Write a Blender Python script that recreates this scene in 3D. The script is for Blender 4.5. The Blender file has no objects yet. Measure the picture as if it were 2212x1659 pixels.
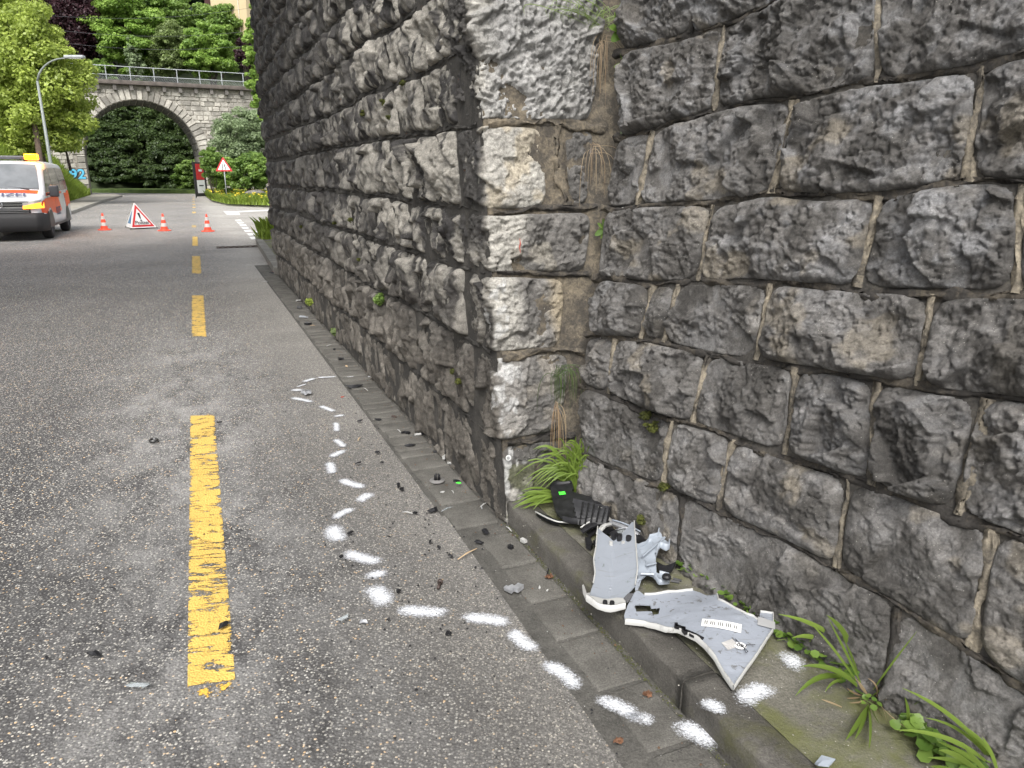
import bpy, bmesh, math, random
import numpy as np
from mathutils import Vector, Matrix
random.seed(7)
rng = np.random.default_rng(11)
SC = bpy.context.scene
COL = SC.collection
PI = math.pi

# ------------------------------------------------------------------ camera
FPX, HOR, EYE = 1600.0, 380.0, 1.6
PITCH = math.atan((829.5-HOR)/FPX)
cd = bpy.data.cameras.new('camera'); cam = bpy.data.objects.new('camera', cd); COL.objects.link(cam)
cd.sensor_width = 36; cd.lens = 36*FPX/2212.0; cd.clip_start = .05; cd.clip_end = 1500
cam.location = (0, 0, EYE); cam.rotation_euler = (PI/2-PITCH, 0, 0)
SC.camera = cam

# ------------------------------------------------------------------ light
SUN_EL, SUN_AZ = math.radians(50), math.radians(184)     # compass azimuth, soft overcast light from behind-left
w = bpy.data.worlds.new('World'); SC.world = w; w.use_nodes = True
nt = w.node_tree; nt.nodes.clear()
sky = nt.nodes.new('ShaderNodeTexSky'); sky.sky_type = 'NISHITA'; sky.sun_disc = False
sky.sun_elevation = SUN_EL; sky.sun_rotation = SUN_AZ; sky.air_density = 1.0; sky.dust_density = 4.0; sky.ozone_density = 1.0
hs = nt.nodes.new('ShaderNodeHueSaturation'); hs.inputs['Saturation'].default_value = .22
bg = nt.nodes.new('ShaderNodeBackground'); bg.inputs['Strength'].default_value = .15
wo = nt.nodes.new('ShaderNodeOutputWorld')
nt.links.new(sky.outputs[0], hs.inputs['Color']); nt.links.new(hs.outputs[0], bg.inputs[0]); nt.links.new(bg.outputs[0], wo.inputs[0])
sl = bpy.data.lights.new('sun', 'SUN'); sl.energy = 1.5; sl.angle = math.radians(25); sl.color = (1, .97, .93)
so = bpy.data.objects.new('sun', sl); COL.objects.link(so)
sd = Vector((math.sin(SUN_AZ)*math.cos(SUN_EL), math.cos(SUN_AZ)*math.cos(SUN_EL), math.sin(SUN_EL)))
so.rotation_euler = sd.to_track_quat('Z', 'Y').to_euler(); so.location = (0, 0, 60)
vs = SC.view_settings; vs.view_transform = 'Standard'; vs.look = 'None'; vs.gamma = 1; vs.use_curve_mapping = False
vs.exposure = 1.0

# ------------------------------------------------------------------ survey helpers (photo measurements -> metres)
_F = np.array([0, math.cos(PITCH), -math.sin(PITCH)]); _U = np.array([0, math.sin(PITCH), math.cos(PITCH)])
_X = np.array([1., 0, 0]); _O = np.array([0, 0, EYE]); Zv = np.array([0, 0, 1.])
def ray(x, y): return (x-1106)/FPX*_X + _F + (829.5-y)/FPX*_U
def G(x, y, z=0.0):
    d = ray(x, y); return _O + d*(z-EYE)/d[2]
def onplane(x, y, P0, N):
    d = ray(x, y); return _O + d*((P0-_O)@N)/(d@N)
def at(x, y, fwd):
    d = ray(x, y); return _O + d*(fwd/d[1])
def proj(P):
    v = P-_O; c = v@_F; c = np.where(c < .01, .01, c)
    return 1106+FPX*(v@_X)/c, 829.5-FPX*(v@_U)/c

# ------------------------------------------------------------------ numpy noise
def _h(ix, iy, s):
    n = (ix.astype(np.int64)*374761393 + iy.astype(np.int64)*668265263 + int(s)*1442695041) & 0xffffffff
    n = ((n ^ (n >> 13))*1274126177) & 0xffffffff
    n = ((n ^ (n >> 16))*2246822519) & 0xffffffff
    return ((n ^ (n >> 15)) & 0xffffff)/float(0xffffff)
def vn(x, y, s=0):
    ix = np.floor(x); iy = np.floor(y); fx = x-ix; fy = y-iy
    fx = fx*fx*fx*(fx*(fx*6-15)+10); fy = fy*fy*fy*(fy*(fy*6-15)+10)
    a = _h(ix, iy, s); b = _h(ix+1, iy, s); c = _h(ix, iy+1, s); d = _h(ix+1, iy+1, s)
    return (a*(1-fx)+b*fx)*(1-fy)+(c*(1-fx)+d*fx)*fy
def fbm(x, y, s=0, o=4, g=.5):
    r = 0; a = 1; t = 0
    for k in range(o):
        r = r+a*vn(x*2**k+k*17.3, y*2**k-k*9.1, s+k); t += a; a *= g
    return r/t
def facet(x, y, cell, s, slope, off):
    X_ = x/cell; Y_ = y/cell; ix = np.floor(X_); iy = np.floor(Y_)
    best = np.full(X_.shape, 9e9); out = np.zeros(X_.shape)
    for dx in (-1, 0, 1):
        for dy in (-1, 0, 1):
            cx = ix+dx; cy = iy+dy
            px = cx+.1+.8*_h(cx, cy, s); py = cy+.1+.8*_h(cx, cy, s+1)
            d = (X_-px)**2+(Y_-py)**2
            hgt = ((_h(cx, cy, s+2)-.5)*2*(X_-px)+(_h(cx, cy, s+3)-.5)*2*(Y_-py))*cell*slope+(_h(cx, cy, s+4)-.5)*2*off
            m = d < best; best = np.where(m, d, best); out = np.where(m, hgt, out)
    return out
def sst(a, b, x):
    t = np.clip((x-a)/(b-a), 0, 1); return t*t*(3-2*t)

# ------------------------------------------------------------------ object helpers
def tag(o, label=None, cat=None, group=None, kind=None):
    if label: o['label'] = label
    if cat: o['category'] = cat
    if group: o['group'] = group
    if kind: o['kind'] = kind
    return o
def empty(name, loc=(0, 0, 0), rz=0.0, label=None, cat=None, group=None):
    o = bpy.data.objects.new(name, None); o.empty_display_size = .2
    COL.objects.link(o); o.location = tuple(loc); o.rotation_euler = (0, 0, rz)
    return tag(o, label, cat, group)
def mesh_np(name, V, Q, mat, parent=None, smooth=True, col=None, uv=None):
    """V (n,3), Q (m,k) faces all of k corners; vertices given in world metres when the parent has no rotation"""
    me = bpy.data.meshes.new(name)
    V = np.asarray(V, float); Q = np.asarray(Q, np.int32)
    k = Q.shape[1]
    me.vertices.add(len(V)); me.vertices.foreach_set('co', V.ravel())
    me.loops.add(Q.size); me.loops.foreach_set('vertex_index', Q.ravel())
    me.polygons.add(len(Q)); me.polygons.foreach_set('loop_start', np.arange(0, Q.size, k, dtype=np.int32))
    if smooth: me.polygons.foreach_set('use_smooth', np.ones(len(Q), bool))
    me.update(calc_edges=True)
    if col is not None:
        a = me.color_attributes.new('tone', 'FLOAT_COLOR', 'POINT')
        c = np.ones((len(V), 4)); c[:, :3] = col; a.data.foreach_set('color', c.ravel())
    if mat: me.materials.append(mat)
    o = bpy.data.objects.new(name, me); COL.objects.link(o)
    if parent: o.parent = parent
    return o
def mesh_py(name, V, Fc, mat, parent=None, smooth=False):
    me = bpy.data.meshes.new(name); me.from_pydata([tuple(v) for v in V], [], Fc)
    if smooth: me.polygons.foreach_set('use_smooth', [True]*len(me.polygons))
    me.update()
    if mat: me.materials.append(mat)
    o = bpy.data.objects.new(name, me); COL.objects.link(o)
    if parent: o.parent = parent
    return o
def rel(parent, V):
    return np.asarray(V, float)-np.array(parent.location)
def gridq(nu, nv):
    i = np.arange(nu-1)[:, None]*nv+np.arange(nv-1)[None, :]
    return np.stack([i, i+nv, i+nv+1, i+1], -1).reshape(-1, 4)

class MB:
    def __init__(s): s.v = []; s.f = []
    def add(s, V, Fc):
        n = len(s.v); s.v += [tuple(map(float, v)) for v in V]; s.f += [tuple(i+n for i in f) for f in Fc]; return s
    def box(s, c, d, R=None):
        V = []
        for x in (-1, 1):
            for y in (-1, 1):
                for z in (-1, 1):
                    q = Vector((x*d[0]/2, y*d[1]/2, z*d[2]/2))
                    if R is not None: q = R @ q
                    V.append((q.x+c[0], q.y+c[1], q.z+c[2]))
        return s.add(V, [(0, 1, 3, 2), (4, 6, 7, 5), (0, 4, 5, 1), (2, 3, 7, 6), (0, 2, 6, 4), (1, 5, 7, 3)])
    def tube(s, pts, r, n=8, cap=True):
        pts = [Vector(p) for p in pts]; rs = r if isinstance(r, (list, tuple)) else [r]*len(pts)
        rings = []
        for i, p in enumerate(pts):
            d = (pts[min(i+1, len(pts)-1)]-pts[max(i-1, 0)])
            if d.length < 1e-9: d = Vector((0, 0, 1))
            d.normalize()
            a = d.cross(Vector((0, 0, 1)))
            if a.length < .05: a = d.cross(Vector((0, 1, 0)))
            a.normalize(); b = d.cross(a)
            rings.append([p+(a*math.cos(t)+b*math.sin(t))*rs[i] for t in [2*PI*k/n for k in range(n)]])
        V = [q for R_ in rings for q in R_]; Fc = []
        for i in range(len(rings)-1):
            for k in range(n): Fc.append((i*n+k, i*n+(k+1) % n, (i+1)*n+(k+1) % n, (i+1)*n+k))
        if cap: Fc += [tuple(range(n))[::-1], tuple(range((len(rings)-1)*n, len(rings)*n))]
        return s.add(V, Fc)
    def lathe(s, prof, c=(0, 0, 0), n=20, ax='z'):
        V = []; Fc = []
        for r, z in prof:
            for k in range(n):
                a = 2*PI*k/n
                p = (r*math.cos(a), r*math.sin(a), z)
                if ax == 'y': p = (p[0], z, p[1])
                V.append((p[0]+c[0], p[1]+c[1], p[2]+c[2]))
        for i in range(len(prof)-1):
            for k in range(n): Fc.append((i*n+k, i*n+(k+1) % n, (i+1)*n+(k+1) % n, (i+1)*n+k))
        return s.add(V, Fc)
    def prism(s, pts, th):
        """closed polygon of 3-D points, thickened by vector th"""
        n = len(pts); th = np.asarray(th, float); P = [np.asarray(p, float) for p in pts]
        V = P+[p+th for p in P]
        return s.add(V, [tuple(range(n))[::-1], tuple(range(n, 2*n))]+[(i, (i+1) % n, n+(i+1) % n, n+i) for i in range(n)])
    def build(s, name, mat, parent=None, smooth=False, world=False):
        V = s.v
        if world and parent is not None: V = rel(parent, V)
        o = mesh_py(name, V, s.f, mat, parent, smooth)
        return o
def fix(o):
    bm = bmesh.new(); bm.from_mesh(o.data); bmesh.ops.recalc_face_normals(bm, faces=bm.faces); bm.to_mesh(o.data); bm.free(); return o
def bevel(o, w=.01, seg=2, smooth=True):
    bm = bmesh.new(); bm.from_mesh(o.data); bmesh.ops.recalc_face_normals(bm, faces=bm.faces)
    ed = [e for e in bm.edges if len(e.link_faces) == 2 and e.calc_face_angle(0) > .5]
    bmesh.ops.bevel(bm, geom=ed, offset=w, segments=seg, affect='EDGES', profile=.6)
    bm.to_mesh(o.data); bm.free()
    if smooth: o.data.polygons.foreach_set('use_smooth', [True]*len(o.data.polygons))
    return o
def copy_tree(o, parent=None):
    c = o.copy(); COL.objects.link(c)
    if parent is not None: c.parent = parent
    for ch in [k for k in bpy.data.objects if k.parent == o]: copy_tree(ch, c)
    return c
def text_mesh(name, body, size, mat, parent, loc, rot, ext=.002, align='CENTER', sx=1.0, bold=0.0):
    cu = bpy.data.curves.new(name, 'FONT'); cu.body = body; cu.size = size; cu.extrude = ext; cu.align_x = align; cu.align_y = 'CENTER'; cu.offset = bold
    t = bpy.data.objects.new('tmp', cu); COL.objects.link(t)
    dg = bpy.context.evaluated_depsgraph_get(); me = bpy.data.meshes.new_from_object(t.evaluated_get(dg))
    bpy.data.objects.remove(t); me.name = name
    me.materials.clear(); me.materials.append(mat)
    o = bpy.data.objects.new(name, me); COL.objects.link(o); o.parent = parent
    o.location = loc; o.rotation_euler = rot; o.scale = (sx, 1, 1)
    return o

# ------------------------------------------------------------------ materials
class NM:
    def __init__(s, name, rough=.8, spec=.5):
        s.m = bpy.data.materials.new(name); s.m.use_nodes = True; s.t = s.m.node_tree; s.t.nodes.clear()
        s.out = s.t.nodes.new('ShaderNodeOutputMaterial'); s.b = s.t.nodes.new('ShaderNodeBsdfPrincipled')
        s.l(s.b.outputs[0], s.out.inputs[0]); s.b.inputs['Roughness'].default_value = rough
        s.b.inputs['Specular IOR Level'].default_value = spec; s._p = None
    def l(s, a, b): s.t.links.new(a, b)
    def n(s, t, **k):
        x = s.t.nodes.new(t)
        for a, b in k.items(): setattr(x, a, b)
        return x
    def pos(s):
        if s._p is None: s._p = s.n('ShaderNodeNewGeometry').outputs['Position']
        return s._p
    def obj(s): return s.n('ShaderNodeTexCoord').outputs['Object']
    def mapv(s, v, scale=(1, 1, 1), rot=(0, 0, 0)):
        m = s.n('ShaderNodeMapping'); m.inputs['Scale'].default_value = scale; m.inputs['Rotation'].default_value = rot
        s.l(v, m.inputs['Vector']); return m.outputs[0]
    def noise(s, v, sc, det=4, rough=.55, dist=0):
        x = s.n('ShaderNodeTexNoise'); x.inputs['Scale'].default_value = sc; x.inputs['Detail'].default_value = det
        x.inputs['Roughness'].default_value = rough; x.inputs['Distortion'].default_value = dist; s.l(v, x.inputs['Vector']); return x.outputs['Fac']
    def voro(s, v, sc, feat='F1', rnd=1.0):
        x = s.n('ShaderNodeTexVoronoi', feature=feat); x.inputs['Scale'].default_value = sc; x.inputs['Randomness'].default_value = rnd
        s.l(v, x.inputs['Vector']); return x
    def ramp(s, fac, stops, interp='LINEAR'):
        x = s.n('ShaderNodeValToRGB'); x.color_ramp.interpolation = interp; e = x.color_ramp.elements
        while len(e) < len(stops): e.new(.5)
        for i, (p, c) in enumerate(stops):
            e[i].position = p; e[i].color = (c, c, c, 1) if isinstance(c, (int, float)) else (*c, 1)
        s.l(fac, x.inputs[0]); return x.outputs[0]
    def mix(s, f, a, b, mode='MIX'):
        x = s.n('ShaderNodeMix', data_type='RGBA', blend_type=mode)
        for sock, v in ((x.inputs[0], f), (x.inputs[6], a), (x.inputs[7], b)):
            if hasattr(v, 'node'): s.l(v, sock)
            elif isinstance(v, (int, float)): sock.default_value = v if sock == x.inputs[0] else (v, v, v, 1)
            else: sock.default_value = (*v, 1)
        return x.outputs[2]
    def math(s, op, a, b=0.0, clamp=False):
        x = s.n('ShaderNodeMath', operation=op, use_clamp=clamp)
        for sock, v in ((x.inputs[0], a), (x.inputs[1], b)):
            if hasattr(v, 'node'): s.l(v, sock)
            else: sock.default_value = v
        return x.outputs[0]
    def mr(s, v, a, b, c=0., d=1.):
        x = s.n('ShaderNodeMapRange'); s.l(v, x.inputs[0])
        for i, k in enumerate((a, b, c, d)): x.inputs[i+1].default_value = k
        return x.outputs[0]
    def attr(s, name='tone'): return s.n('ShaderNodeAttribute', attribute_name=name).outputs['Color']
    def color(s, c):
        if hasattr(c, 'node'): s.l(c, s.b.inputs['Base Color'])
        else: s.b.inputs['Base Color'].default_value = (*c, 1)
    def bump(s, h, dist=.01, strength=1.0):
        x = s.n('ShaderNodeBump'); x.inputs['Distance'].default_value = dist; x.inputs['Strength'].default_value = strength
        s.l(h, x.inputs['Height'])
        if s.b.inputs['Normal'].is_linked: s.l(s.b.inputs['Normal'].links[0].from_socket, x.inputs['Normal'])
        s.l(x.outputs[0], s.b.inputs['Normal'])
    def alpha(s, a): s.l(a, s.b.inputs['Alpha'])
    def rnd(s): return s.n('ShaderNodeObjectInfo').outputs['Random']

def simple(name, c, rough=.6, var=.15, sc=8, metal=0., spec=.5, bump=0.0, bsc=60):
    m = NM(name, rough, spec); v = m.obj(); n = m.noise(v, sc, 5)
    a = tuple(max(0, k*(1-var)) for k in c); b = tuple(min(1, k*(1+var)) for k in c)
    m.color(m.ramp(n, [(.3, a), (.7, b)])); m.b.inputs['Metallic'].default_value = metal
    if bump: m.bump(m.noise(v, bsc, 6), bump)
    return m.m
def emit(name, c, strength, base=(.8, .3, .02)):
    m = NM(name, .3); m.color(base); m.b.inputs['Emission Color'].default_value = (*c, 1); m.b.inputs['Emission Strength'].default_value = strength
    return m.m

def rock_mat(name, rough=.72, fine=.004, gain=1.0):
    m = NM(name, rough, .45); p = m.pos()
    n1 = m.noise(p, 30, 10, .72, .6); n2 = m.noise(p, 150, 4, .6); n3 = m.noise(p, 6, 6, .6, .4)
    f = m.math('MULTIPLY', m.mr(n1, .32, .68, .55, 1.5), m.mr(n2, .3, .7, .72, 1.3))
    f = m.math('MULTIPLY', f, m.mr(n3, .3, .7, .8*gain, 1.22*gain))
    c = m.mix(1.0, m.attr(), f, 'MULTIPLY')
    v = m.voro(p, 90); sp = m.math('LESS_THAN', v.outputs['Distance'], .13)
    gate = m.math('GREATER_THAN', m.noise(p, 9, 3), .56)
    c = m.mix(m.math('MULTIPLY', sp, m.math('MULTIPLY', gate, .75)), c, (.42, .40, .36))
    m.color(c)
    m.bump(m.noise(m.mapv(p, (1, 1, .8)), 40, 10, .74, .5), fine*3.2)
    m.bump(m.noise(p, 190, 4, .7), fine*.7)
    m.l(m.mr(n3, .35, .65, rough-.14, rough+.1), m.b.inputs['Roughness'])
    return m.m
ROCK = rock_mat('rock_face', .70, .0042)
def mortar_mat(name, lo, hi, thr=.5):
    m = NM(name, .9, .3); p = m.pos()
    c = m.ramp(m.math('ADD', m.math('MULTIPLY', m.noise(p, 7, 8, .65), .55), m.math('MULTIPLY', m.noise(p, 38, 8, .72, .8), .45)), [(thr-.09, lo), (thr+.11, hi)])
    f = m.mr(m.noise(p, 120, 4), .3, .7, .75, 1.2); m.color(m.mix(1., c, f, 'MULTIPLY'))
    m.bump(m.noise(p, 60, 8, .65), .006); return m.m
MORTAR = mortar_mat('old_mortar', (.046, .043, .039), (.11, .10, .085), .54)
MORTAR_L = mortar_mat('pale_mortar', (.060, .054, .046), (.31, .27, .205), .51)
MORTAR_D = mortar_mat('sooty_mortar', (.035, .032, .029), (.13, .11, .082), .57)
PLASTER = mortar_mat('tan_plaster', (.060, .053, .044), (.21, .175, .125), .54)
MORTAR_S = mortar_mat('soot_black_mortar', (.038, .036, .033), (.085, .079, .070), .55)

# road asphalt: exposed aggregate, smoother strip by the gutter, worn pale bitumen along the centre line
UDIR = np.array([-.38864, .92138, 0]); NDIR = np.array([.92138, .38864, 0])
RZ = math.atan2(-UDIR[0], UDIR[1])           # rotation turning +Y to the road direction
def asphalt_mat():
    m = NM('asphalt', .78, .35); p = m.pos()
    rot = m.mapv(p, (1, 1, 1), (0, 0, -RZ))              # x = across, y = along the road
    sx = m.n('ShaderNodeSeparateXYZ'); m.l(rot, sx.inputs[0]); ax = sx.outputs[0]
    warp = m.math('MULTIPLY', m.math('SUBTRACT', m.noise(p, 1.6, 5), .5), .9)
    axw = m.math('ADD', ax, warp)
    gut = m.mr(axw, .12, .95, 0, 1)                        # 1 close to the gutter
    cen = m.math('SUBTRACT', 1.25, m.math('MULTIPLY', m.math('ABSOLUTE', m.math('ADD', axw, .16)), 1.5), True)
    va = m.voro(p, 112); vb = m.voro(p, 205)
    sep = m.n('ShaderNodeSeparateColor'); m.l(va.outputs['Color'], sep.inputs[0])
    stone = m.ramp(sep.outputs[0], [(0, (.036, .035, .036)), (.40, (.070, .068, .067)), (.68, (.125, .122, .116)), (.86, (.22, .21, .185)), (.955, (.36, .35, .32)), (.985, (.42, .29, .16))])
    sep2 = m.n('ShaderNodeSeparateColor'); m.l(vb.outputs['Color'], sep2.inputs[0])
    small = m.ramp(sep2.outputs[1], [(0, (.056, .053, .049)), (.6, (.094, .090, .083)), (.93, (.135, .128, .118)), (.99, (.28, .26, .22))])
    edge = m.math('LESS_THAN', va.outputs['Distance'], .47)
    col = m.mix(edge, (.030, .029, .029), stone)
    fc = m.math('MULTIPLY', m.mr(gut, .0, 1, .0, .96), m.mr(m.noise(p, 40, 4), .35, .6, .75, 1), True)
    col = m.mix(fc, col, small)
    pale = m.math('MULTIPLY', m.math('MULTIPLY', m.mr(m.noise(m.mapv(rot, (1, .5, 1)), 3.4, 12, .80), .41, .62, 0, .72), m.mr(sx.outputs[1], 5.5, 9.5, 1, 0)), cen)
    dusty = m.ramp(m.noise(p, 150, 4), [(.3, (.125, .122, .118)), (.7, (.215, .211, .203))])
    dark = m.math('LESS_THAN', sep.outputs[1], .2)
    col = m.mix(pale, col, m.mix(m.math('MULTIPLY', dark, edge), dusty, (.05, .049, .05)))
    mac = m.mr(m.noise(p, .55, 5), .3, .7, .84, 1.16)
    # asphalt colour raised with distance to offset vault shade and mimic brighter far daylight
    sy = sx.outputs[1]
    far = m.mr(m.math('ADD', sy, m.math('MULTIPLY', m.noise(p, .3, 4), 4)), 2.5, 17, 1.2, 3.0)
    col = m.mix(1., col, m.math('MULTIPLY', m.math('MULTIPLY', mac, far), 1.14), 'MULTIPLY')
    m.color(col)
    hgt = m.math('MULTIPLY', m.math('SUBTRACT', .8, va.outputs['Distance']), m.mr(fc, 0, 1, 1, .25))
    m.bump(hgt, .0045, .8); m.bump(m.noise(p, 300, 3), .0012)
    return m.m
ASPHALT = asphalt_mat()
def concrete(name, lo, hi, moss=None, mthr=.55):
    m = NM(name, .85, .3); p = m.pos()
    c = m.ramp(m.noise(p, 5, 9, .65), [(.35, lo), (.65, hi)])
    g = m.math('MULTIPLY', m.mr(m.noise(p, 160, 5), .3, .7, .72, 1.28), m.mr(m.noise(p, 1.3, 4), .3, .7, .85, 1.15))
    c = m.mix(1., c, g, 'MULTIPLY')
    if moss: c = m.mix(m.mr(m.noise(p, 4.5, 8, .65, .3), mthr-.08, mthr+.1, 0, .85), c, moss)
    v = m.voro(p, 150); c = m.mix(m.math('LESS_THAN', v.outputs['Distance'], .1), c, (.24, .23, .21))
    m.color(c); m.bump(m.noise(p, 45, 8, .7), .007); m.bump(m.noise(p, 220, 3), .0015); return m.m
PAVE = concrete('mossy_concrete', (.095, .09, .073), (.155, .147, .123), (.115, .12, .045), .50)
KERB = concrete('kerb_stone', (.060, .056, .049), (.115, .108, .096), (.085, .085, .035), .60)
SETT = concrete('sett_stone', (.078, .074, .066), (.135, .129, .116))
SETT2 = concrete('gutter_cement', (.06, .058, .052), (.105, .10, .09))
SIDEWALK = concrete('pale_sidewalk', (.24, .22, .19), (.33, .31, .27))
FKERB = concrete('far_kerb', (.22, .21, .19), (.34, .33, .30))

def paint_mat(name, c, worn=.5, sc=30, dirt=.25, along=(1, 1, 1)):
    m = NM(name, .6, .4); p = m.pos()
    r = m.mapv(p, along, (0, 0, -RZ)); n = m.noise(r, sc, 9, .68); n0 = m.noise(p, 130, 3)
    m.color(m.mix(m.mr(m.noise(p, 5, 6), .4, .7, 0, dirt), c, tuple(k*.55 for k in c)))
    a = m.math('ADD', m.math('MULTIPLY', n, .75), m.math('MULTIPLY', n0, .25))
    cr = m.math('ABSOLUTE', m.math('SUBTRACT', m.noise(m.mapv(r, (.55, 3.2, 1)), 2.6, 7, .62), .5)); gate = m.mr(m.noise(r, 3.5, 4), .42, .58, .2, 1)
    es = m.n('ShaderNodeSeparateColor'); m.l(m.attr(), es.inputs[0]); a = m.math('SUBTRACT', a, m.mr(es.outputs[0], 0, 1, .075, 0))
    a = m.math('SUBTRACT', a, m.math('MULTIPLY', m.math('MULTIPLY', m.mr(cr, .0, .022, 1, 0), gate), .16 if worn > .42 else 0))
    m.alpha(m.mr(a, worn-.02, worn+.02)); m.bump(m.voro(p, 112).outputs['Distance'], -.003)
    return m.m
YELLOW = paint_mat('yellow_road_paint', (.66, .44, .11), .432, 12, .3, (.8, 1.5, 1))
YELLOW_W = paint_mat('worn_yellow_road_paint', (.62, .42, .12), .47, 18, .3)
WHITE_R = paint_mat('white_road_paint', (.72, .72, .70), .40, 12, .2)
def spray_mat():
    m = NM('white_spray_paint', .45, .5); p = m.pos()
    at_ = m.n('ShaderNodeAttribute', attribute_name='tone'); s_ = m.n('ShaderNodeSeparateColor'); m.l(at_.outputs['Color'], s_.inputs[0])
    m.color((.70, .72, .76))
    n = m.math('ADD', m.math('MULTIPLY', m.noise(p, 190, 4, .7), .75), m.math('MULTIPLY', m.noise(p, 45, 4), .25))
    a = m.math('ADD', s_.outputs[0], m.math('MULTIPLY', m.math('SUBTRACT', n, .5), 1.5)); a = m.math('ADD', a, m.math('MULTIPLY', m.math('SUBTRACT', .42, m.voro(p, 112).outputs['Distance']), .35))
    m.alpha(m.mr(a, .20, .85, 0, .95)); m.bump(m.voro(p, 112).outputs['Distance'], -.004); return m.m
SPRAY = spray_mat()

def leaf_mat(name, dark, light, trans=.35, gloss=.45):
    m = NM(name, gloss, .4)
    c = m.mix(m.attr(), dark, light); m.color(c)
    tr = m.n('ShaderNodeBsdfTranslucent'); m.l(m.mix(.5, c, tuple(min(1, k*1.5) for k in light)), tr.inputs[0])
    mx = m.n('ShaderNodeMixShader'); mx.inputs[0].default_value = trans
    m.l(m.b.outputs[0], mx.inputs[1]); m.l(tr.outputs[0], mx.inputs[2]); m.l(mx.outputs[0], m.out.inputs[0])
    return m.m
L_YG = leaf_mat('yellow_green_leaf', (.19, .25, .045), (.45, .54, .12))
L_GR = leaf_mat('green_leaf', (.075, .14, .028), (.26, .38, .09))
L_BR = leaf_mat('bright_leaf', (.11, .20, .035), (.35, .50, .11))
L_MID = leaf_mat('mid_leaf', (.09, .13, .04), (.24, .31, .11))
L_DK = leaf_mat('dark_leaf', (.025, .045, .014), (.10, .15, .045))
L_CU = leaf_mat('copper_leaf', (.022, .008, .012), (.065, .028, .035), .2)
L_SI = leaf_mat('silver_leaf', (.13, .18, .09), (.33, .41, .23))
L_CON = leaf_mat('conifer_leaf', (.014, .030, .014), (.045, .08, .035), .15)
L_GRASS = leaf_mat('meadow_leaf', (.15, .24, .035), (.40, .52, .09))
BARK = simple('bark', (.07, .055, .045), .9, .4, 6, bump=.03, bsc=20)
GRASSY = NM('grass_ground', .95); _p = GRASSY.pos(); GRASSY.color(GRASSY.ramp(GRASSY.noise(_p, 1.5, 8), [(.3, (.05, .09, .02)), (.7, (.12, .18, .04))])); GRASSY.bump(GRASSY.noise(_p, 12, 6), .2); GRASSY = GRASSY.m
SOIL = NM('wood_floor', .95); _p = SOIL.pos(); SOIL.color(SOIL.ramp(SOIL.noise(_p, 1.0, 8), [(.3, (.015, .025, .008)), (.7, (.04, .055, .018))])); SOIL = SOIL.m

# ------------------------------------------------------------------ ground, road
NX = 70
gr = MB(); gr.add([(-450, -60, -.02), (450, -60, -.02), (450, 700, -.02), (-450, 700, -.02)], [(0, 1, 2, 3)])
tag(gr.build('ground', GRASSY), kind='structure')
# road sheet with a slight camber far away
C0 = np.array([-.020, 3.228, 0.]); PLEN = 9.9
xs = np.linspace(-75, 45, 61); ys = np.linspace(-12, 110, 62)
XX, YY = np.meshgrid(xs, ys, indexing='ij'); V = np.stack([XX.ravel(), YY.ravel(), np.zeros(XX.size)], -1)
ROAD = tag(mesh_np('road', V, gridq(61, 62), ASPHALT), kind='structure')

def strip_px(pts, z): return [G(x, y, z) for x, y in pts]
# yellow centre dashes (three metres of paint, three of gap)
Z1 = .004
def quad_grid(name, P, n, m_, mat, parent, zoff=0.0):
    P = [np.asarray(p, float) for p in P]; la = np.linalg.norm(P[1]-P[0]); lb = np.linalg.norm(P[3]-P[0]); ea = min(.3, .018/la); eb = min(.3, .03/lb)
    a = np.array([0, ea, 1-ea, 1])[:, None, None]; b = np.array([0, eb, 1-eb, 1])[None, :, None]; n = m_ = 4
    ed = np.zeros((4, 4)); ed[1:3, 1:3] = 1; ecol = np.repeat(ed.reshape(-1, 1), 3, 1)
    Q = (P[0]*(1-a)+P[1]*a)*(1-b)+(P[3]*(1-a)+P[2]*a)*b; V = Q.reshape(-1, 3)+[0, 0, zoff]
    return mesh_np(name, V, gridq(n, m_), mat, parent, False, ecol)
dashes = [((405, 1482), (508, 1468), (463, 895), (411, 898)), ((414, 727), (446, 727), (440, 638), (414, 638)), ((414.5, 591), (435, 591), (433, 553), (414.5, 553)), ((415, 531), (428, 531), (427, 511), (415.5, 511))]
for i, q in enumerate(dashes):
    o = quad_grid('lane_dash', [G(x, y, Z1) for x, y in q], 2, 2, YELLOW, ROAD)
    if i == 0: o['label'] = 'nearest long yellow lane dash with cracked worn edges'
for y, h_, w_ in ((489, 2.2, 5.0), (459, 1.5, 4.0), (448, 1.1, 3.4), (442, .9, 3.1), (436, .8, 2.8), (430.5, .6, 2.5), (426, .45, 2.2)):
    xc = 419-(y < 440)*1.0
    quad_grid('lane_dash', [G(xc-w_, y+h_, Z1), G(xc+w_, y+h_, Z1), G(xc+w_, y-h_, Z1), G(xc-w_, y-h_, Z1)], 2, 2, YELLOW_W if y > 480 else YELLOW, ROAD)
quad_grid('lane_dash', [G(x, y, Z1) for x, y in ((404, 1512), (510, 1500), (508, 1468), (405, 1482))], 2, 2, paint_mat('flaked_yellow_paint', (.70, .42, .07), .52, 30, .3), ROAD)
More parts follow.
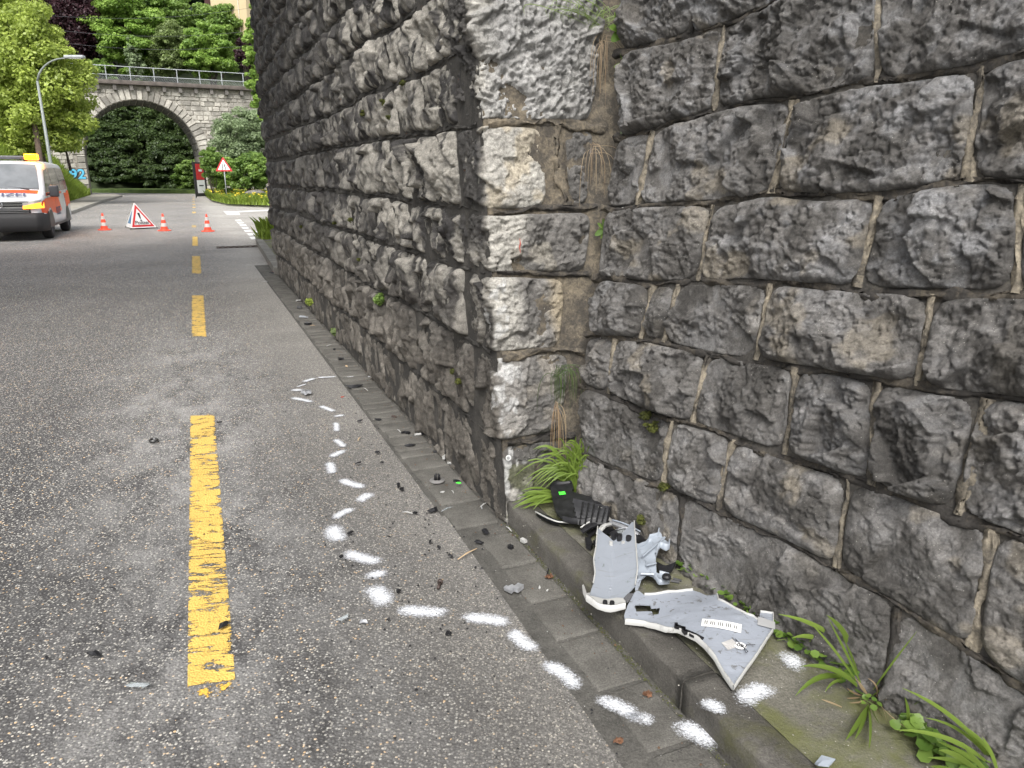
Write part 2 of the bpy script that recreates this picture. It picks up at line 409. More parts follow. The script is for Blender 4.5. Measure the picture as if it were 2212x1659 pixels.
# white give-way markings of the side road
for a, b, c, d in [((482, 456), (514, 457), (519, 464), (491, 464)), ((514, 456), (596, 452), (596, 454.3), (516, 458.3)),
                   ((507, 475), (519, 474), (523, 477), (511, 478)), ((511, 480), (524, 479), (528, 482), (515, 483)), ((516, 485), (530, 484), (534, 487.5), (520, 488.5)), ((521, 491), (535, 490), (539, 493.5), (525, 494.5)),
                   ((526, 497), (541, 496), (545, 500), (530, 501)), ((532, 504), (548, 503.5), (553, 507.5), (538, 509)), ((538, 511.5), (556, 511), (561, 516), (543, 517)), ((550, 499), (594, 496), (594, 498.5), (556, 502))]:
    quad_grid('white_marking', [G(*q, Z1) for q in (d, c, b, a)], 2, 2, WHITE_R, ROAD)

# sprayed accident outline: dashes of white paint
spray = [(740, 813, 762, 814, 5), (765, 815, 798, 814, 5), (689, 815.5, 723, 813, 5), (657, 823.5, 679, 818, 8), (644, 835, 658, 830, 9), (633.5, 843, 649, 842.6, 8), (636, 859, 669, 868, 8), (692, 878, 721, 887, 8), (726, 898, 739, 898, 8),
         (723, 914, 729, 930, 15), (728, 950, 739, 964, 18), (716, 985, 742, 975, 14), (708, 1001, 719, 1020, 23), (742, 1037, 781, 1051, 15), (778, 1080, 800, 1069, 20), (726, 1117, 759, 1100, 17), (716, 1141, 736, 1162, 30),
         (757, 1193, 808, 1214, 24), (804, 1245, 820, 1235, 26), (802, 1276, 832, 1298, 36), (876, 1314, 950, 1325, 27), (1014, 1330, 1086, 1346, 26), (1113, 1366, 1148, 1400, 30), (1185, 1437, 1242, 1478, 30), (1306, 1512, 1365, 1545, 30), (1367, 1546, 1398, 1558, 26), (1474, 1574, 1530, 1600, 38)]
def spray_dash(x0, y0, x1, y1, wpx, z, parent, lab=None, prof=None):
    a = G(x0, y0, z); b = G(x1, y1, z); c = (a+b)/2; d = b-a; L = np.linalg.norm(d); d /= L; e = np.array([-d[1], d[0], 0])
    W = wpx*np.linalg.norm(c-_O)/FPX*1.0
    if abs(e[1]) > .5: W *= 1+.9*(np.linalg.norm(c[:2])/3.5)*abs(e[1])
    n, k = 25, 13; core_ = max(L/2-W*.28, 0); hl = core_+W*.85; hw = W*.66
    U_, V_ = np.meshgrid(np.linspace(-1, 1, n), np.linspace(-1, 1, k), indexing='ij')
    lx = np.abs(U_)*hl-core_; r = np.sqrt((np.maximum(lx, 0)*.8)**2+(V_*hw)**2)/(W*.66)
    t = 1-np.clip(r, 0, 1)
    bend = .12*W*np.sin(U_*2+random.random()*6)
    P = c+U_[..., None]*hl*d+(V_[..., None]*hw+bend[..., None])*e
    if prof is not None: P[..., 2] = prof(P)
    col = np.repeat((t**.8*.98).reshape(-1, 1), 3, 1)
    o = mesh_np('spray_mark', P.reshape(-1, 3), gridq(n, k), SPRAY, parent, False, col)
    if lab: o['label'] = lab
    return o
for s in spray: spray_dash(*s, .0075 if s[0] < 1290 else .026, ROAD)

# ------------------------------------------------------------------ gutter, kerb, pavement
def road_pt(s, a, z=0.0): return C0+UDIR*s+NDIR*a+np.array([0, 0, z])     # s along the road from the pier corner, a to the right
def slab(name, P4, z0, z1, mat, parent, rough=.004, seed=0, bev=.01, n=5):
    """one worn stone: four ground corners, top at z1, rounded edges and uneven top"""
    P4 = [np.asarray(p, float)[:2] for p in P4]
    L = max(np.linalg.norm(P4[1]-P4[0]), np.linalg.norm(P4[3]-P4[0]))
    tt = np.array([0, .0, bev/np.linalg.norm(P4[1]-P4[0])]); 
    def axis(l):
        e = min(.25, bev/max(l, .01)); core = np.linspace(e, 1-e, n); return np.concatenate([[0, 0.0], core, [1.0, 1]]), np.concatenate([[1, .35], np.zeros(n), [.35, 1]])
    a, da = axis(np.linalg.norm(P4[1]-P4[0])); b, db = axis(np.linalg.norm(P4[3]-P4[0]))
    A, B = np.meshgrid(a, b, indexing='ij'); DA, DB = np.meshgrid(da, db, indexing='ij'); D = np.maximum(DA, DB)
    A_ = A[..., None]; B_ = B[..., None]
    P = (P4[0]*(1-A_)+P4[1]*A_)*(1-B_)+(P4[3]*(1-A_)+P4[2]*A_)*B_
    z = np.where(D >= 1, z0, z1-D*bev)+np.where(D < 1, (fbm(P[..., 0]*9, P[..., 1]*9, seed, 4)-.5)*2*rough+(vn(P[..., 0]*2.3, P[..., 1]*2.3, seed+5)-.5)*rough*2, 0)
    e = (fbm(P[..., 0]*25, P[..., 1]*25, seed+7, 3)-.5)*.014*(D > 0)
    P = P+e[..., None]
    V = np.concatenate([P, z[..., None]], -1).reshape(-1, 3)
    if parent is not None: V = rel(parent, V)
    return mesh_np(name, V, gridq(len(a), len(b)), mat, parent)
GUT = tag(empty('gutter', (0, 0, 0)), 'row of flat stone setts between the asphalt and the kerb', 'gutter', None, 'structure')
del GUT['category']
GUT['label'] = 'row of flat stone setts between asphalt and kerb'
base = MB()
p_ = [road_pt(s, a, .003) for s, a in [(-4.2, -.33), (-4.2, .01), (.2, .01), (.2, -.25)]]
base.add(p_, [(0, 1, 2, 3)])
p_ = [road_pt(s, a, .0035) for s, a in [(.2, -.27), (.2, .05), (11.6, .05), (11.6, -.27)]]
base.add(p_, [(0, 1, 2, 3)]); base.build('bedding', SETT2, GUT)
s = -.10; i = 0
while s > -4.0:
    l = random.uniform(.24, .31); w_ = -.180+random.uniform(-.012, .012)
    slab('sett', [road_pt(s-l+.008, w_-.02*i*.15), road_pt(s-.008, w_-.02*(i-1)*.15), road_pt(s-.008, -.028), road_pt(s-l+.008, -.028)], -.03, .012+random.uniform(-.002, .003), SETT, GUT, .004, i, .006)
    s -= l+.006; i += 1
s = .02
while s < 11.4:
    l = random.uniform(.10, .155) if s > 1.0 else random.uniform(.2, .3); a0 = -.245+random.uniform(-.01, .01)
    hgt = .012+random.uniform(-.002, .003)
    slab('sett', [road_pt(s+.005, a0), road_pt(s+l-.005, a0), road_pt(s+l-.005, -.035), road_pt(s+.005, -.035)], -.03, hgt, SETT, GUT, .002, i, .007, 3)
    s += l+.005; i += 1
# kerb stones in front of the pier
KB = empty('kerb', (0, 0, 0)); tag(KB, 'worn stone kerb along the raised pavement before the wall', None, None, 'structure')
def kerb_stone(s0, s1, a0=0.0, a1=.125, z=.11, mat=KERB, seed=0):
    n, prof = max(6, int(abs(s1-s0)/.035)), [(a0-.004, -.05), (a0-.003, .0), (a0, z*.5), (a0+.000, z-.010), (a0+.004, z-.002), (a0+.012, z), (a0+.06, z+.001), (a1-.012, z), (a1, z-.006), (a1, -.05)]
    S = np.linspace(s0, s1, n); PA = np.array(prof)
    P = np.zeros((n, len(prof), 3))
    for j, (a, zz) in enumerate(prof):
        q = C0+UDIR*S[:, None]+NDIR*a; q[:, 2] = zz
        nz = (fbm(S*12, np.full(n, j*.7), seed, 4)-.5)*.010*(zz > 0)
        q += NDIR*nz[:, None]*(1 if j < 5 else .2); q[:, 2] += (fbm(S*6, np.full(n, j*.5), seed+3, 4)-.5)*.008*(zz > .05)
        if j < 5:
            wear = -.010*sst(.62, .8, fbm(S*4, np.full(n, 1.), seed+9, 3)); q[:, 2] += wear*(zz > .08)
        P[:, j] = q
    V = P.reshape(-1, 3); Q = gridq(n, len(prof)); m = len(prof)
    caps = []
    o = mesh_np('kerb_stone', V, Q, mat, KB)
    bm = bmesh.new(); bm.from_mesh(o.data); bm.verts.ensure_lookup_table()
    for k in (0, n-1):
        f = bm.faces.new([bm.verts[k*m+j] for j in range(m)]); 
    bm.to_mesh(o.data); bm.free()
    return o
ks = [.01, -1.02, -1.345, -2.35, -3.35, -4.35]
kerbsplit = [.02, -1.4, -2.4, -3.4, -4.4]
for i in range(len(kerbsplit)-1): kerb_stone(kerbsplit[i]-.004, kerbsplit[i+1]+.004, seed=i*5)
# raised pavement wedge up to the wing wall
A0 = G(1463, 1229, .11); B0 = G(1873, 1497, .11); D2 = (A0-B0); D2[2] = 0; D2 /= np.linalg.norm(D2); N2 = np.array([D2[1], -D2[0], 0])
ns, na = 260, 60
S_, A_ = np.meshgrid(np.linspace(.1, -4.3, ns), np.linspace(0, 1, na), indexing='ij')
P0_ = C0+UDIR*S_[..., None]+NDIR*.12
q = (A0-P0_)@N2; wdt = q/(NDIR@N2)+.10
P_ = P0_+NDIR*(A_*wdt)[..., None]
P_[..., 2] = .106+(fbm(P_[..., 0]*5, P_[..., 1]*5, 3, 5)-.5)*.012+(fbm(P_[..., 0]*40, P_[..., 1]*40, 8, 3)-.5)*.004+.012*sst(.75, 1, A_)
PAVEO = tag(mesh_np('pavement', P_.reshape(-1, 3), gridq(ns, na), PAVE), None, None, None, 'structure')
for i, (x0, y0, x1, y1, wpx, L) in enumerate([(1524, 1521, 1556, 1532, 26, 'white spray dash on the kerb top'), (1608, 1509, 1656, 1491, 34, 'white spray dash on the mossy pavement'), (1703, 1425, 1711, 1432, 46, 'round white spray spot by the wall foot')]):
    spray_dash(x0, y0, x1, y1, wpx, .122, PAVEO, L)

# ------------------------------------------------------------------ stone walls
BETA1, BETA2 = .15, .18
fn = np.array([-UDIR[0], -UDIR[1], BETA1]); fn /= np.linalg.norm(fn)
class Pier:
    def P(s, S, T):
        Cc = C0+UDIR*(BETA1*T)[..., None]+Zv*T[..., None]
        return Cc+np.where(S < 0, -S, 0)[..., None]*UDIR+np.where(S > 0, S, 0)[..., None]*NDIR
    def N(s, S, T):
        w_ = sst(-.05, .05, S)[..., None]; n = -NDIR*(1-w_)+fn*w_
        return n/np.linalg.norm(n, axis=-1, keepdims=True)
WN = -N2+Zv*BETA2; WN /= np.linalg.norm(WN)
WT = N2*BETA2+Zv
WA = A0.copy(); WA[2] = 0; WA = WA - N2*0.0        # base line at t=0, s measured from here towards the camera
class Wing:
    def P(s, S, T): return WA-D2*S[..., None]+WT*T[..., None]
    def N(s, S, T): return np.broadcast_to(WN, S.shape+(3,))
WPLN = WA.copy()
def wing_st(x, y):
    p = onplane(x, y, WPLN, WN); t = p[2]; q = p-WA-WT*t; return -(q@D2), t
def line_st(pts): return np.array([wing_st(x, y) for x, y in pts])
pier, wing = Pier(), Wing()
def stone(surf, sl, sr, tb, tt, parent, colf, seed, res, gap=.011, bulge=.05, rx=.05, relief=1.0, base=-.02, mat=ROCK, offn=0.0, name='stone', fine=0.0, vs=1.0):
    """sl, sr: functions s(t) of the left and right joints; tb, tt: functions t(s) of the bottom and top joints"""
    sm = (sl(0)+sr(0))/2
    tm0, tm1 = tb(sl((tb(sm)+tt(sm))/2)*.5+sr((tb(sm)+tt(sm))/2)*.5), tt(sm)
    W = abs(sr((tm0+tm1)/2)-sl((tm0+tm1)/2)); Hh = abs(tm1-tm0)
    nu = int(np.clip(W/res, 8, 190)); nv = int(np.clip(Hh/res, 8, 150))
    u = np.linspace(0, 1, nu); v = np.linspace(0, 1, nv)
    Uu, Vv = np.meshgrid(u, v, indexing='ij')
    S = np.empty_like(Uu); T = np.full_like(Uu, (tm0+tm1)/2)
    for it in range(3):
        SL = sl(T); SR = sr(T); S = SL+(SR-SL)*Uu
        T = tb(S)+(tt(S)-tb(S))*Vv
    # irregular outline
    dl, dr, db, dt = Uu*W, (1-Uu)*W, Vv*Hh, (1-Vv)*Hh
    cxn = (fbm(T*7+seed, T*0+seed*.37, seed, 3)-.5)*.035; cyn = (fbm(S*6+seed*.7, S*0+seed*.13, seed+1, 3)-.5)*.025
    g = gap
    S2 = S+(g*(1-2*Uu))+cxn*(1-np.abs(2*Uu-1))*0+cxn*.5*np.abs(2*Uu-1)
    T2 = T+(g*(1-2*Vv))+cyn*.5*np.abs(2*Vv-1)
    d = np.minimum(np.minimum(dl, dr), np.minimum(db, dt))
    db = db*vs; dt = dt*vs
    k = .03/vs; d = -k*np.log(np.exp(-dl/k)+np.exp(-dr/k)+np.exp(-db/k)+np.exp(-dt/k)); d = np.maximum(d, 0)
    q = np.clip(d/rx, 0, 1); prof = np.sqrt(np.maximum(1-(1-q)**2, 0))
    wx = S2+.035*(fbm(S2*9, T2*9, seed+2, 3)-.5); wy = T2+.035*(fbm(S2*9+5, T2*9+7, seed+3, 3)-.5)
    h = bulge*prof*(.62+.38*np.sin(PI*Uu)*np.sin(PI*Vv))*(.8+.5*vn(np.full_like(S, seed*3.1), T*0, 5))
    ramp = np.clip(d/.02, 0, 1)
    tiltx = (vn(np.array([seed*1.7]), np.array([.3]), 9)[0]-.5)*.10; tilty = (vn(np.array([seed*2.3]), np.array([.8]), 9)[0]-.5)*.10
    r = facet(wx, wy, .15, seed+10, .42, .006)+facet(wx, wy, .05, seed+20, .24, .002)+(fbm(S2*4, T2*4, seed+4, 4)-.5)*.05
    if res < .009:
        q1 = np.abs(fbm(S2*26+seed, T2*30, seed+6, 4)-.5); q2 = np.abs(fbm(wx*9, wy*13, seed+8, 4)-.5)
        r = r+facet(wx, wy*1.3, .028, seed+30, .42, .0016)+facet(S2+.01*fbm(S2*60, T2*60, 3, 2), T2*1.4, .011, seed+33, .55, .0010)-.006*sst(.035, .0, q1)-.012*sst(.03, .0, q2)
    else: r = r+facet(wx, wy*.7, .03, seed+30, .5, .003)
    if fine: r = r*.7+fine*(facet(wx, wy, .026, seed+50, .85, .004)+facet(wx*1.1+.3, wy, .045, seed+60, .45, .005))
    relief = relief*(.72+.5*vn(np.array([seed*.91]), np.array([.2]), 6)[0])
    h = h+ramp*relief*(r+tiltx*(Uu-.5)*W+tilty*(Vv-.5)*Hh)
    for _ in range(1):
        h[1:-1, 1:-1] = h[1:-1, 1:-1]*.64+(h[:-2, 1:-1]+h[2:, 1:-1]+h[1:-1, :-2]+h[1:-1, 2:])*.09
    h = np.where(d <= 1e-6, base, np.maximum(h, .001))
    ring = (Uu == 0) | (Uu == 1) | (Vv == 0) | (Vv == 1); h = np.where(ring, base, h)
    P = surf.P(S2, T2)+surf.N(S2, T2)*(h+offn)[..., None]
    col = colf(S2, T2, seed, h)
    V = rel(parent, P.reshape(-1, 3))
    o = mesh_np(name, V, gridq(nu, nv)[:, ::1], mat, parent, res >= .009, col.reshape(-1, 3))
    return o
def const(c): return lambda x: np.full_like(np.asarray(x, float), c)
def C3(*c): return np.array(c)
def mixc(a, b, m): return a*(1-m[..., None])+b*m[..., None]

# --- pier of the near viaduct
PR_ = empty('viaduct_pier', C0, 0, 'dark rusticated stone bridge pier with pale front corner beside the road', 'bridge pier')
def pier_col(S, T, seed, h):
    soot = C3(.027, .025, .024); mid = C3(.088, .083, .075); pale = C3(.26, .245, .215); brown = C3(.085, .075, .062)
    g = vn(np.array([seed*.73]), np.array([.5]), 3)[0]
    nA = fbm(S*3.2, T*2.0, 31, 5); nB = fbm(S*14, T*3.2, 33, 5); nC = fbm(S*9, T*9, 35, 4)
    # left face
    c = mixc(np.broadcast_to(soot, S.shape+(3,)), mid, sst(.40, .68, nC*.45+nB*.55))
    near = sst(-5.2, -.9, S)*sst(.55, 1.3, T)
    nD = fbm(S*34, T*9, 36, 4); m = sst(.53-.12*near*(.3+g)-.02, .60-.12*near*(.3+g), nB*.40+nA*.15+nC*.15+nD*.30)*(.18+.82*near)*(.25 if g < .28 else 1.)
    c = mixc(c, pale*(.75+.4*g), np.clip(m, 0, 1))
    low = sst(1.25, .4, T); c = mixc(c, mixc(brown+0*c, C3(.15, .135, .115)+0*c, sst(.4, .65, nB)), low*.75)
    dstrip = sst(-.36, -.3, S)*sst(1.1, 1.35, T)*sst(0.01, -.03, S+(nC-.5)*.04)
    c = mixc(c, mixc(soot*1.0+0*c, pale*.9+0*c, sst(.66, .70, fbm(S*16, T*12, 77, 3))), dstrip*.93)
    # front face
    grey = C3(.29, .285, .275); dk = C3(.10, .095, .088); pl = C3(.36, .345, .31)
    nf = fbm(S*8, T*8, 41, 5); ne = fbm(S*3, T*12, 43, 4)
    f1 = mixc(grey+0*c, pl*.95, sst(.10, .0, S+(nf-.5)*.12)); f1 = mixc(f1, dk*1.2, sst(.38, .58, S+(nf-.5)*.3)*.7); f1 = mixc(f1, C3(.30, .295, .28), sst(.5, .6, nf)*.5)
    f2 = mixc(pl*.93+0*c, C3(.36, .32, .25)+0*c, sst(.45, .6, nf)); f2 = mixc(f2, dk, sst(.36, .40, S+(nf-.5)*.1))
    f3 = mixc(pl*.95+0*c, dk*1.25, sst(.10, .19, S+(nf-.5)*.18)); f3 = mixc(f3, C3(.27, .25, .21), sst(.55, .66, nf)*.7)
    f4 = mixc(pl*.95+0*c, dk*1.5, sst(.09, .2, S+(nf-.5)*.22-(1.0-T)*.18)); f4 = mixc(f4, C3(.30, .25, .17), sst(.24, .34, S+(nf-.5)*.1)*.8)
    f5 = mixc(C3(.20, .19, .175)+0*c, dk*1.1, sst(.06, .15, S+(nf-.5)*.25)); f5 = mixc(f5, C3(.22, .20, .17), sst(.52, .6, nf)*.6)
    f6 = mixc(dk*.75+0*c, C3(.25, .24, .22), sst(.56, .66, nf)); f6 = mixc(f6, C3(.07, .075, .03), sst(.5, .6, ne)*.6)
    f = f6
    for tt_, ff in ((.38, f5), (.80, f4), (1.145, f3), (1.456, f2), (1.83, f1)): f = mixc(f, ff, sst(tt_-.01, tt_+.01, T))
    scr = sst(.65, .72, fbm(S*30, T*14, 51, 4)+.16*sst(.05, .0, np.abs(S-.03)))*sst(.10, .05, np.abs(S-.02))*sst(1.2, 1.1, T)*sst(.05, .2, T)
    c = mixc(c, f, sst(-.012, .012, S+(nC-.5)*.05))
    c = mixc(c, C3(.50, .50, .49), scr*.6)
    return c
JT = [-.02, .38, .80, 1.145, 1.456, 1.83, 2.13, 2.45, 2.78, 3.10, 3.45, 3.80, 4.15, 4.5, 4.85, 5.2]
def inner_w(t):
    t = np.asarray(t, float)[..., None]; q = (WA+WT*t-C0-UDIR*BETA1*t-Zv*t)@N2; return q/(NDIR@N2)
jw = [lambda s_, k=k: JT[k]+(fbm(np.asarray(s_, float)*.9, np.asarray(s_, float)*0+k*3.3, 61, 3)-.5)*(.0 if k == 0 else .07) for k in range(len(JT))]
visible_stones = 0
late = []
def front_stone(k0, k1, sL, sR, seed, **kw):
    tb, tt_ = jw[k0], jw[k1]
    stone(pier, const(sL), (sR if callable(sR) else const(sR)), tb, tt_, PR_, pier_col, seed, .0055, **kw)
W_in = lambda t: inner_w(np.asarray(t, float))
# quoins (turn the corner) and infill stones on the front
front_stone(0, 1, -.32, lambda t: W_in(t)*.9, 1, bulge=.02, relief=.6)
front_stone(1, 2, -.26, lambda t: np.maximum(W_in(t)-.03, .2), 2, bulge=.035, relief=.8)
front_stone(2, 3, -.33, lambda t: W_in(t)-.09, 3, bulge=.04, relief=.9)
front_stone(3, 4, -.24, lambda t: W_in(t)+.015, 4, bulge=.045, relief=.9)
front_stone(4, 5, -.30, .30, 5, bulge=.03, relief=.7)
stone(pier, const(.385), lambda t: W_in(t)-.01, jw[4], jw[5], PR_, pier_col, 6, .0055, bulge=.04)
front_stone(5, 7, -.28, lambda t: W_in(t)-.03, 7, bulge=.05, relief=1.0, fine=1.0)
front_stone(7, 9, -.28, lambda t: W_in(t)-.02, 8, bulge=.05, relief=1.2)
corner_ret = {0: -.32, 1: -.26, 2: -.33, 3: -.24, 4: -.30, 5: -.28, 6: -.28, 7: -.28, 8: -.28}
sid = 100
for k in range(len(JT)-1):
    s = corner_ret.get(k, 0.0); rr = random.Random(k*13+5)
    while s > -PLEN+.15:
        l = rr.uniform(.27, .56)
        if k == 0: l *= 1.3
        e = max(s-l, -PLEN)
        if e < -PLEN+.2: e = -PLEN
        cp = pier.P(np.array([(s+e)/2]), np.array([JT[k+1]+.0]))[0]; pb = pier.P(np.array([(s+e)/2]), np.array([JT[k]]))[0]
        x_, y_ = proj(pb); dist = np.linalg.norm(cp-_O)
        if y_ > -40:
            a_ = rr.uniform(-.06, .06); b_ = rr.uniform(-.06, .06)
            tm = (JT[k]+JT[k+1])/2
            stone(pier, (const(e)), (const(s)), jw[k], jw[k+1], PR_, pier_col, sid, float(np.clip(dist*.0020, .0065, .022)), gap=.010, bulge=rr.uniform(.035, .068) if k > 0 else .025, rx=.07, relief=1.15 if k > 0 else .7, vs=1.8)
            visible_stones += 1
        else: late.append((s, e, k))
        sid += 1; s = e
print('pier side stones', visible_stones)
# courses above the frame joined as one coarse part
Vs, Qs, Cs, n0 = [], [], [], 0
for (s, e, k) in late:
    S = np.array([e+.01, s-.01, s-.01, e+.01, e+.06, s-.06, s-.06, e+.06]); T = np.array([JT[k]+.01]*2+[JT[k+1]-.01]*2+[JT[k]+.06]*2+[JT[k+1]-.06]*2)
    Hh = np.array([0]*4+[.06]*4); P = pier.P(S, T)-NDIR*Hh[:, None]; Vs.append(P); Qs += [[n0+a for a in q] for q in ((4, 5, 6, 7), (0, 1, 5, 4), (1, 2, 6, 5), (2, 3, 7, 6), (3, 0, 4, 7))]; n0 += 8
if Vs:
    V = np.concatenate(Vs); o = mesh_np('upper_stones', rel(PR_, V), np.array(Qs), ROCK, PR_, False, np.tile([.06, .056, .05], (len(V), 1))); o['kind'] = 'stuff'
# mortar core of the pier
def sheet(name, surf, s0, s1, t0, t1, nS, nT, parent, mat, off=0.0, seed=0, amp=.01):
    S, T = np.meshgrid(np.linspace(s0, s1, nS), np.linspace(t0, t1, nT), indexing='ij')
    h = off+(fbm(S*6, T*6, seed, 5)-.5)*amp
    P = surf.P(S, T)+surf.N(S, T)*h[..., None]
    return mesh_np(name, rel(parent, P.reshape(-1, 3)), gridq(nS, nT), mat, parent)
sheet('mortar_bed', pier, -PLEN, .0, -.05, 5.3, 400, 180, PR_, MORTAR_S, .016, 4, .02)
S, T = np.meshgrid(np.linspace(-.01, 1, 90), np.linspace(-.05, 5.3, 400), indexing='ij')
SW = np.where(S > 0, S*(inner_w(T)+.12), S); hh = (fbm(SW*7, T*7, 5, 5)-.5)*.02+.004
P = pier.P(SW, T)+pier.N(SW, T)*hh[..., None]; mesh_np('mortar_bed', rel(PR_, P.reshape(-1, 3)), gridq(90, 400), PLASTER, PR_)
# far end and back of the pier plus the vault that bridges the road (above the frame)
far_end = MB(); q = [C0+UDIR*PLEN, C0+UDIR*PLEN+NDIR*3.5]
far_end.add([q[0]+[0, 0, -.05], q[1]+[0, 0, -.05], q[1]+[0, 0, 5.3], q[0]+UDIR*.0+[0, 0, 5.3]], [(0, 1, 2, 3)])
far_end.build('end_face', MORTAR_S, PR_, world=True)
vault = MB(); nA = 16; Wd = 9.6; ring = []
for i in range(nA+1):
    a = PI*i/nA; off_ = -Wd/2+Wd/2*math.cos(a); z_ = 5.2+5.6*math.sin(a); ring.append((off_, z_))
for i in range(nA):
    (o0, z0), (o1, z1) = ring[i], ring[i+1]
    vault.add([road_pt(.78, o0, z0), road_pt(.78, o1, z1), road_pt(PLEN, o1, z1), road_pt(PLEN, o0, z0)], [(0, 1, 2, 3)])
    vault.add([road_pt(.78, o0, z0), road_pt(.78, o1, z1), road_pt(.78, o1, 11.8), road_pt(.78, o0, 11.8)], [(0, 1, 2, 3)])
    vault.add([road_pt(PLEN, o0, z0), road_pt(PLEN, o1, z1), road_pt(PLEN, o1, 11.8), road_pt(PLEN, o0, 11.8)], [(0, 1, 2, 3)])
vault.add([road_pt(.78, 6, 11.8), road_pt(.78, -16, 11.8), road_pt(PLEN, -16, 11.8), road_pt(PLEN, 6, 11.8)], [(0, 1, 2, 3)])
for a0, a1, z0 in ((0, 6, 5.25),):
    vault.add([road_pt(.78, a0, z0), road_pt(.78, a1, z0), road_pt(.78, a1, 11.8), road_pt(.78, a0, 11.8)], [(0, 1, 2, 3)])
vault.add([road_pt(.6, -Wd, -.05), road_pt(PLEN, -Wd, -.05), road_pt(PLEN, -Wd, 5.3), road_pt(.6, -Wd, 5.3), road_pt(.6, -16, -.05), road_pt(.6, -16, 11.8)], [(0, 1, 2, 3)])
vault.add([road_pt(.6, -Wd, -.05), road_pt(.6, -16, -.05), road_pt(.6, -16, 11.8), road_pt(.6, -Wd, 11.8)], [(0, 1, 2, 3)])
vault.build('vault', simple('vault_stone', (.24, .22, .20), .9, .3, 2, bump=.03, bsc=6), PR_, world=True)

# --- wing wall
WG = empty('wing_wall', WA, 0, 'big-block grey stone retaining wall leaning back behind the pavement', 'retaining wall')
Lpx = {
 0: [(1381, 106), (1495, 83), (1601, 46.5), (1668, 17), (1702, 0), (1900, -95), (2212, -160)],
 1: [(1340, 300), (1381, 292), (1465, 267), (1550, 243), (1643, 222), (1719, 218), (1804, 201), (1901, 182), (1999, 169), (2100, 154), (2212, 123)],
 2: [(1320, 452), (1355, 449), (1465, 442), (1550, 442), (1626, 432), (1677, 421), (1804, 430), (1931, 421), (2058, 400), (2142, 394), (2212, 396)],
 3: [(1290, 603), (1317, 601), (1402, 614), (1533, 609), (1677, 611), (1846, 624), (2015, 635), (2212, 635)],
 4: [(1270, 727), (1290, 727), (1417, 736), (1540, 766), (1733, 793), (1900, 823), (2075, 850), (2212, 863)],
 5: [(1262, 832), (1277, 836), (1417, 893), (1593, 946), (1856, 1038), (2075, 1113), (2212, 1161)],
 6: [(1300, 997), (1325, 1007), (1487, 1073), (1619, 1130), (1724, 1178), (1856, 1253), (1987, 1332), (2129, 1420), (2212, 1480)]}
L = {}
for k, pts in Lpx.items():
    a = line_st(pts); a = a[np.argsort(a[:, 0])]; L[k] = a
def jl(k):
    if k in (-1, -2, -3, -4): base_ = L[0]; off_ = -.42*k
    else: base_ = L.get(k); off_ = 0
    if k == 7: return lambda s_: np.full_like(np.asarray(s_, float), .06)
    def f(s_):
        s_ = np.asarray(s_, float); r = 0
        for d_ in (-.04, 0, .04): r = r+np.interp(s_+d_, base_[:, 0], base_[:, 1])
        return r/3+off_
    return f
inn = line_st([(1395, -400), (1370, -160), (1345, 0), (1345, 250), (1314, 440), (1293, 605), (1272, 725), (1262, 835), (1256, 1000), (1250, 1065)])
inn = inn[np.argsort(inn[:, 1])]
inner_s = lambda t: np.interp(np.asarray(t, float), inn[:, 1], inn[:, 0])
verts_px = {
 0: [((1503, 0), (1499, 80))],
 1: [((1571, 80), (1554, 237)), ((1905, 0), (1901, 182))],
 2: [((1420, 280), (1386, 440)), ((1723, 237), (1677, 419)), ((2125, 169), (2100, 394))],
 3: [((1546, 453), (1512, 609)), ((1905, 440), (1863, 624)), ((2210, 499), (2197, 618))],
 4: [((1412, 630), (1393, 731)), ((1470, 620), (1437, 745)), ((1668, 625), (1637, 775)), ((2022, 640), (1992, 840))],
 5: [((1334, 745), (1321, 850)), ((1536, 770), (1505, 907)), ((1729, 800), (1702, 980)), ((1897, 830), (1889, 1040)), ((2123, 862), (2066, 1108))],
 6: [((1457, 915), (1439, 1050)), ((1588, 960), (1562, 1095)), ((1843, 1040), (1816, 1222)), ((2158, 1145), (2114, 1400))],
 7: [((1479, 1073), (1470, 1230)), ((1946, 1320), (1922, 1430))]}
def vline(a, b):
    (s0, t0), (s1, t1) = wing_st(*a), wing_st(*b); k = (s1-s0)/(t1-t0) if abs(t1-t0) > 1e-6 else 0
    return lambda t: s0+k*(np.asarray(t, float)-t0)
def wing_col(S, T, seed, h):
    g = vn(np.array([seed*.73]), np.array([.5]), 3)[0]; g2 = vn(np.array([seed*1.31]), np.array([.9]), 4)[0]
    n1 = fbm(S*5, T*5, 71, 5); n2 = fbm(S*12+3, T*12, 73, 5); n3 = fbm(S*2.5, T*2.5, 75, 4)
    dk = C3(.064, .060, .055); md = C3(.124, .118, .111); bl = C3(.232, .234, .240); tan_ = C3(.20, .175, .135)
    c = mixc(dk+0*S[..., None], md, sst(.36, .60, n2*.6+n1*.4))
    c = mixc(c, bl, sst(.46, .70, n1*.3+n2*.3+fbm(S*30, T*30, 74, 4)*.4+.10*(g-.5))*(.35+.6*sst(.3, 2.2, T))*(.35+.65*g))
    c = mixc(c, tan_, sst(.60, .70, fbm(S*7+9, T*7, 79, 4))*(.55 if g2 > .55 else .15))
    c = mixc(c, C3(.30, .29, .28), sst(.66, .72, fbm(S*20, T*20, 83, 4))*.25)
    return c*(.86+.30*g2)
ws = 0; wsid = 900
RIB = []
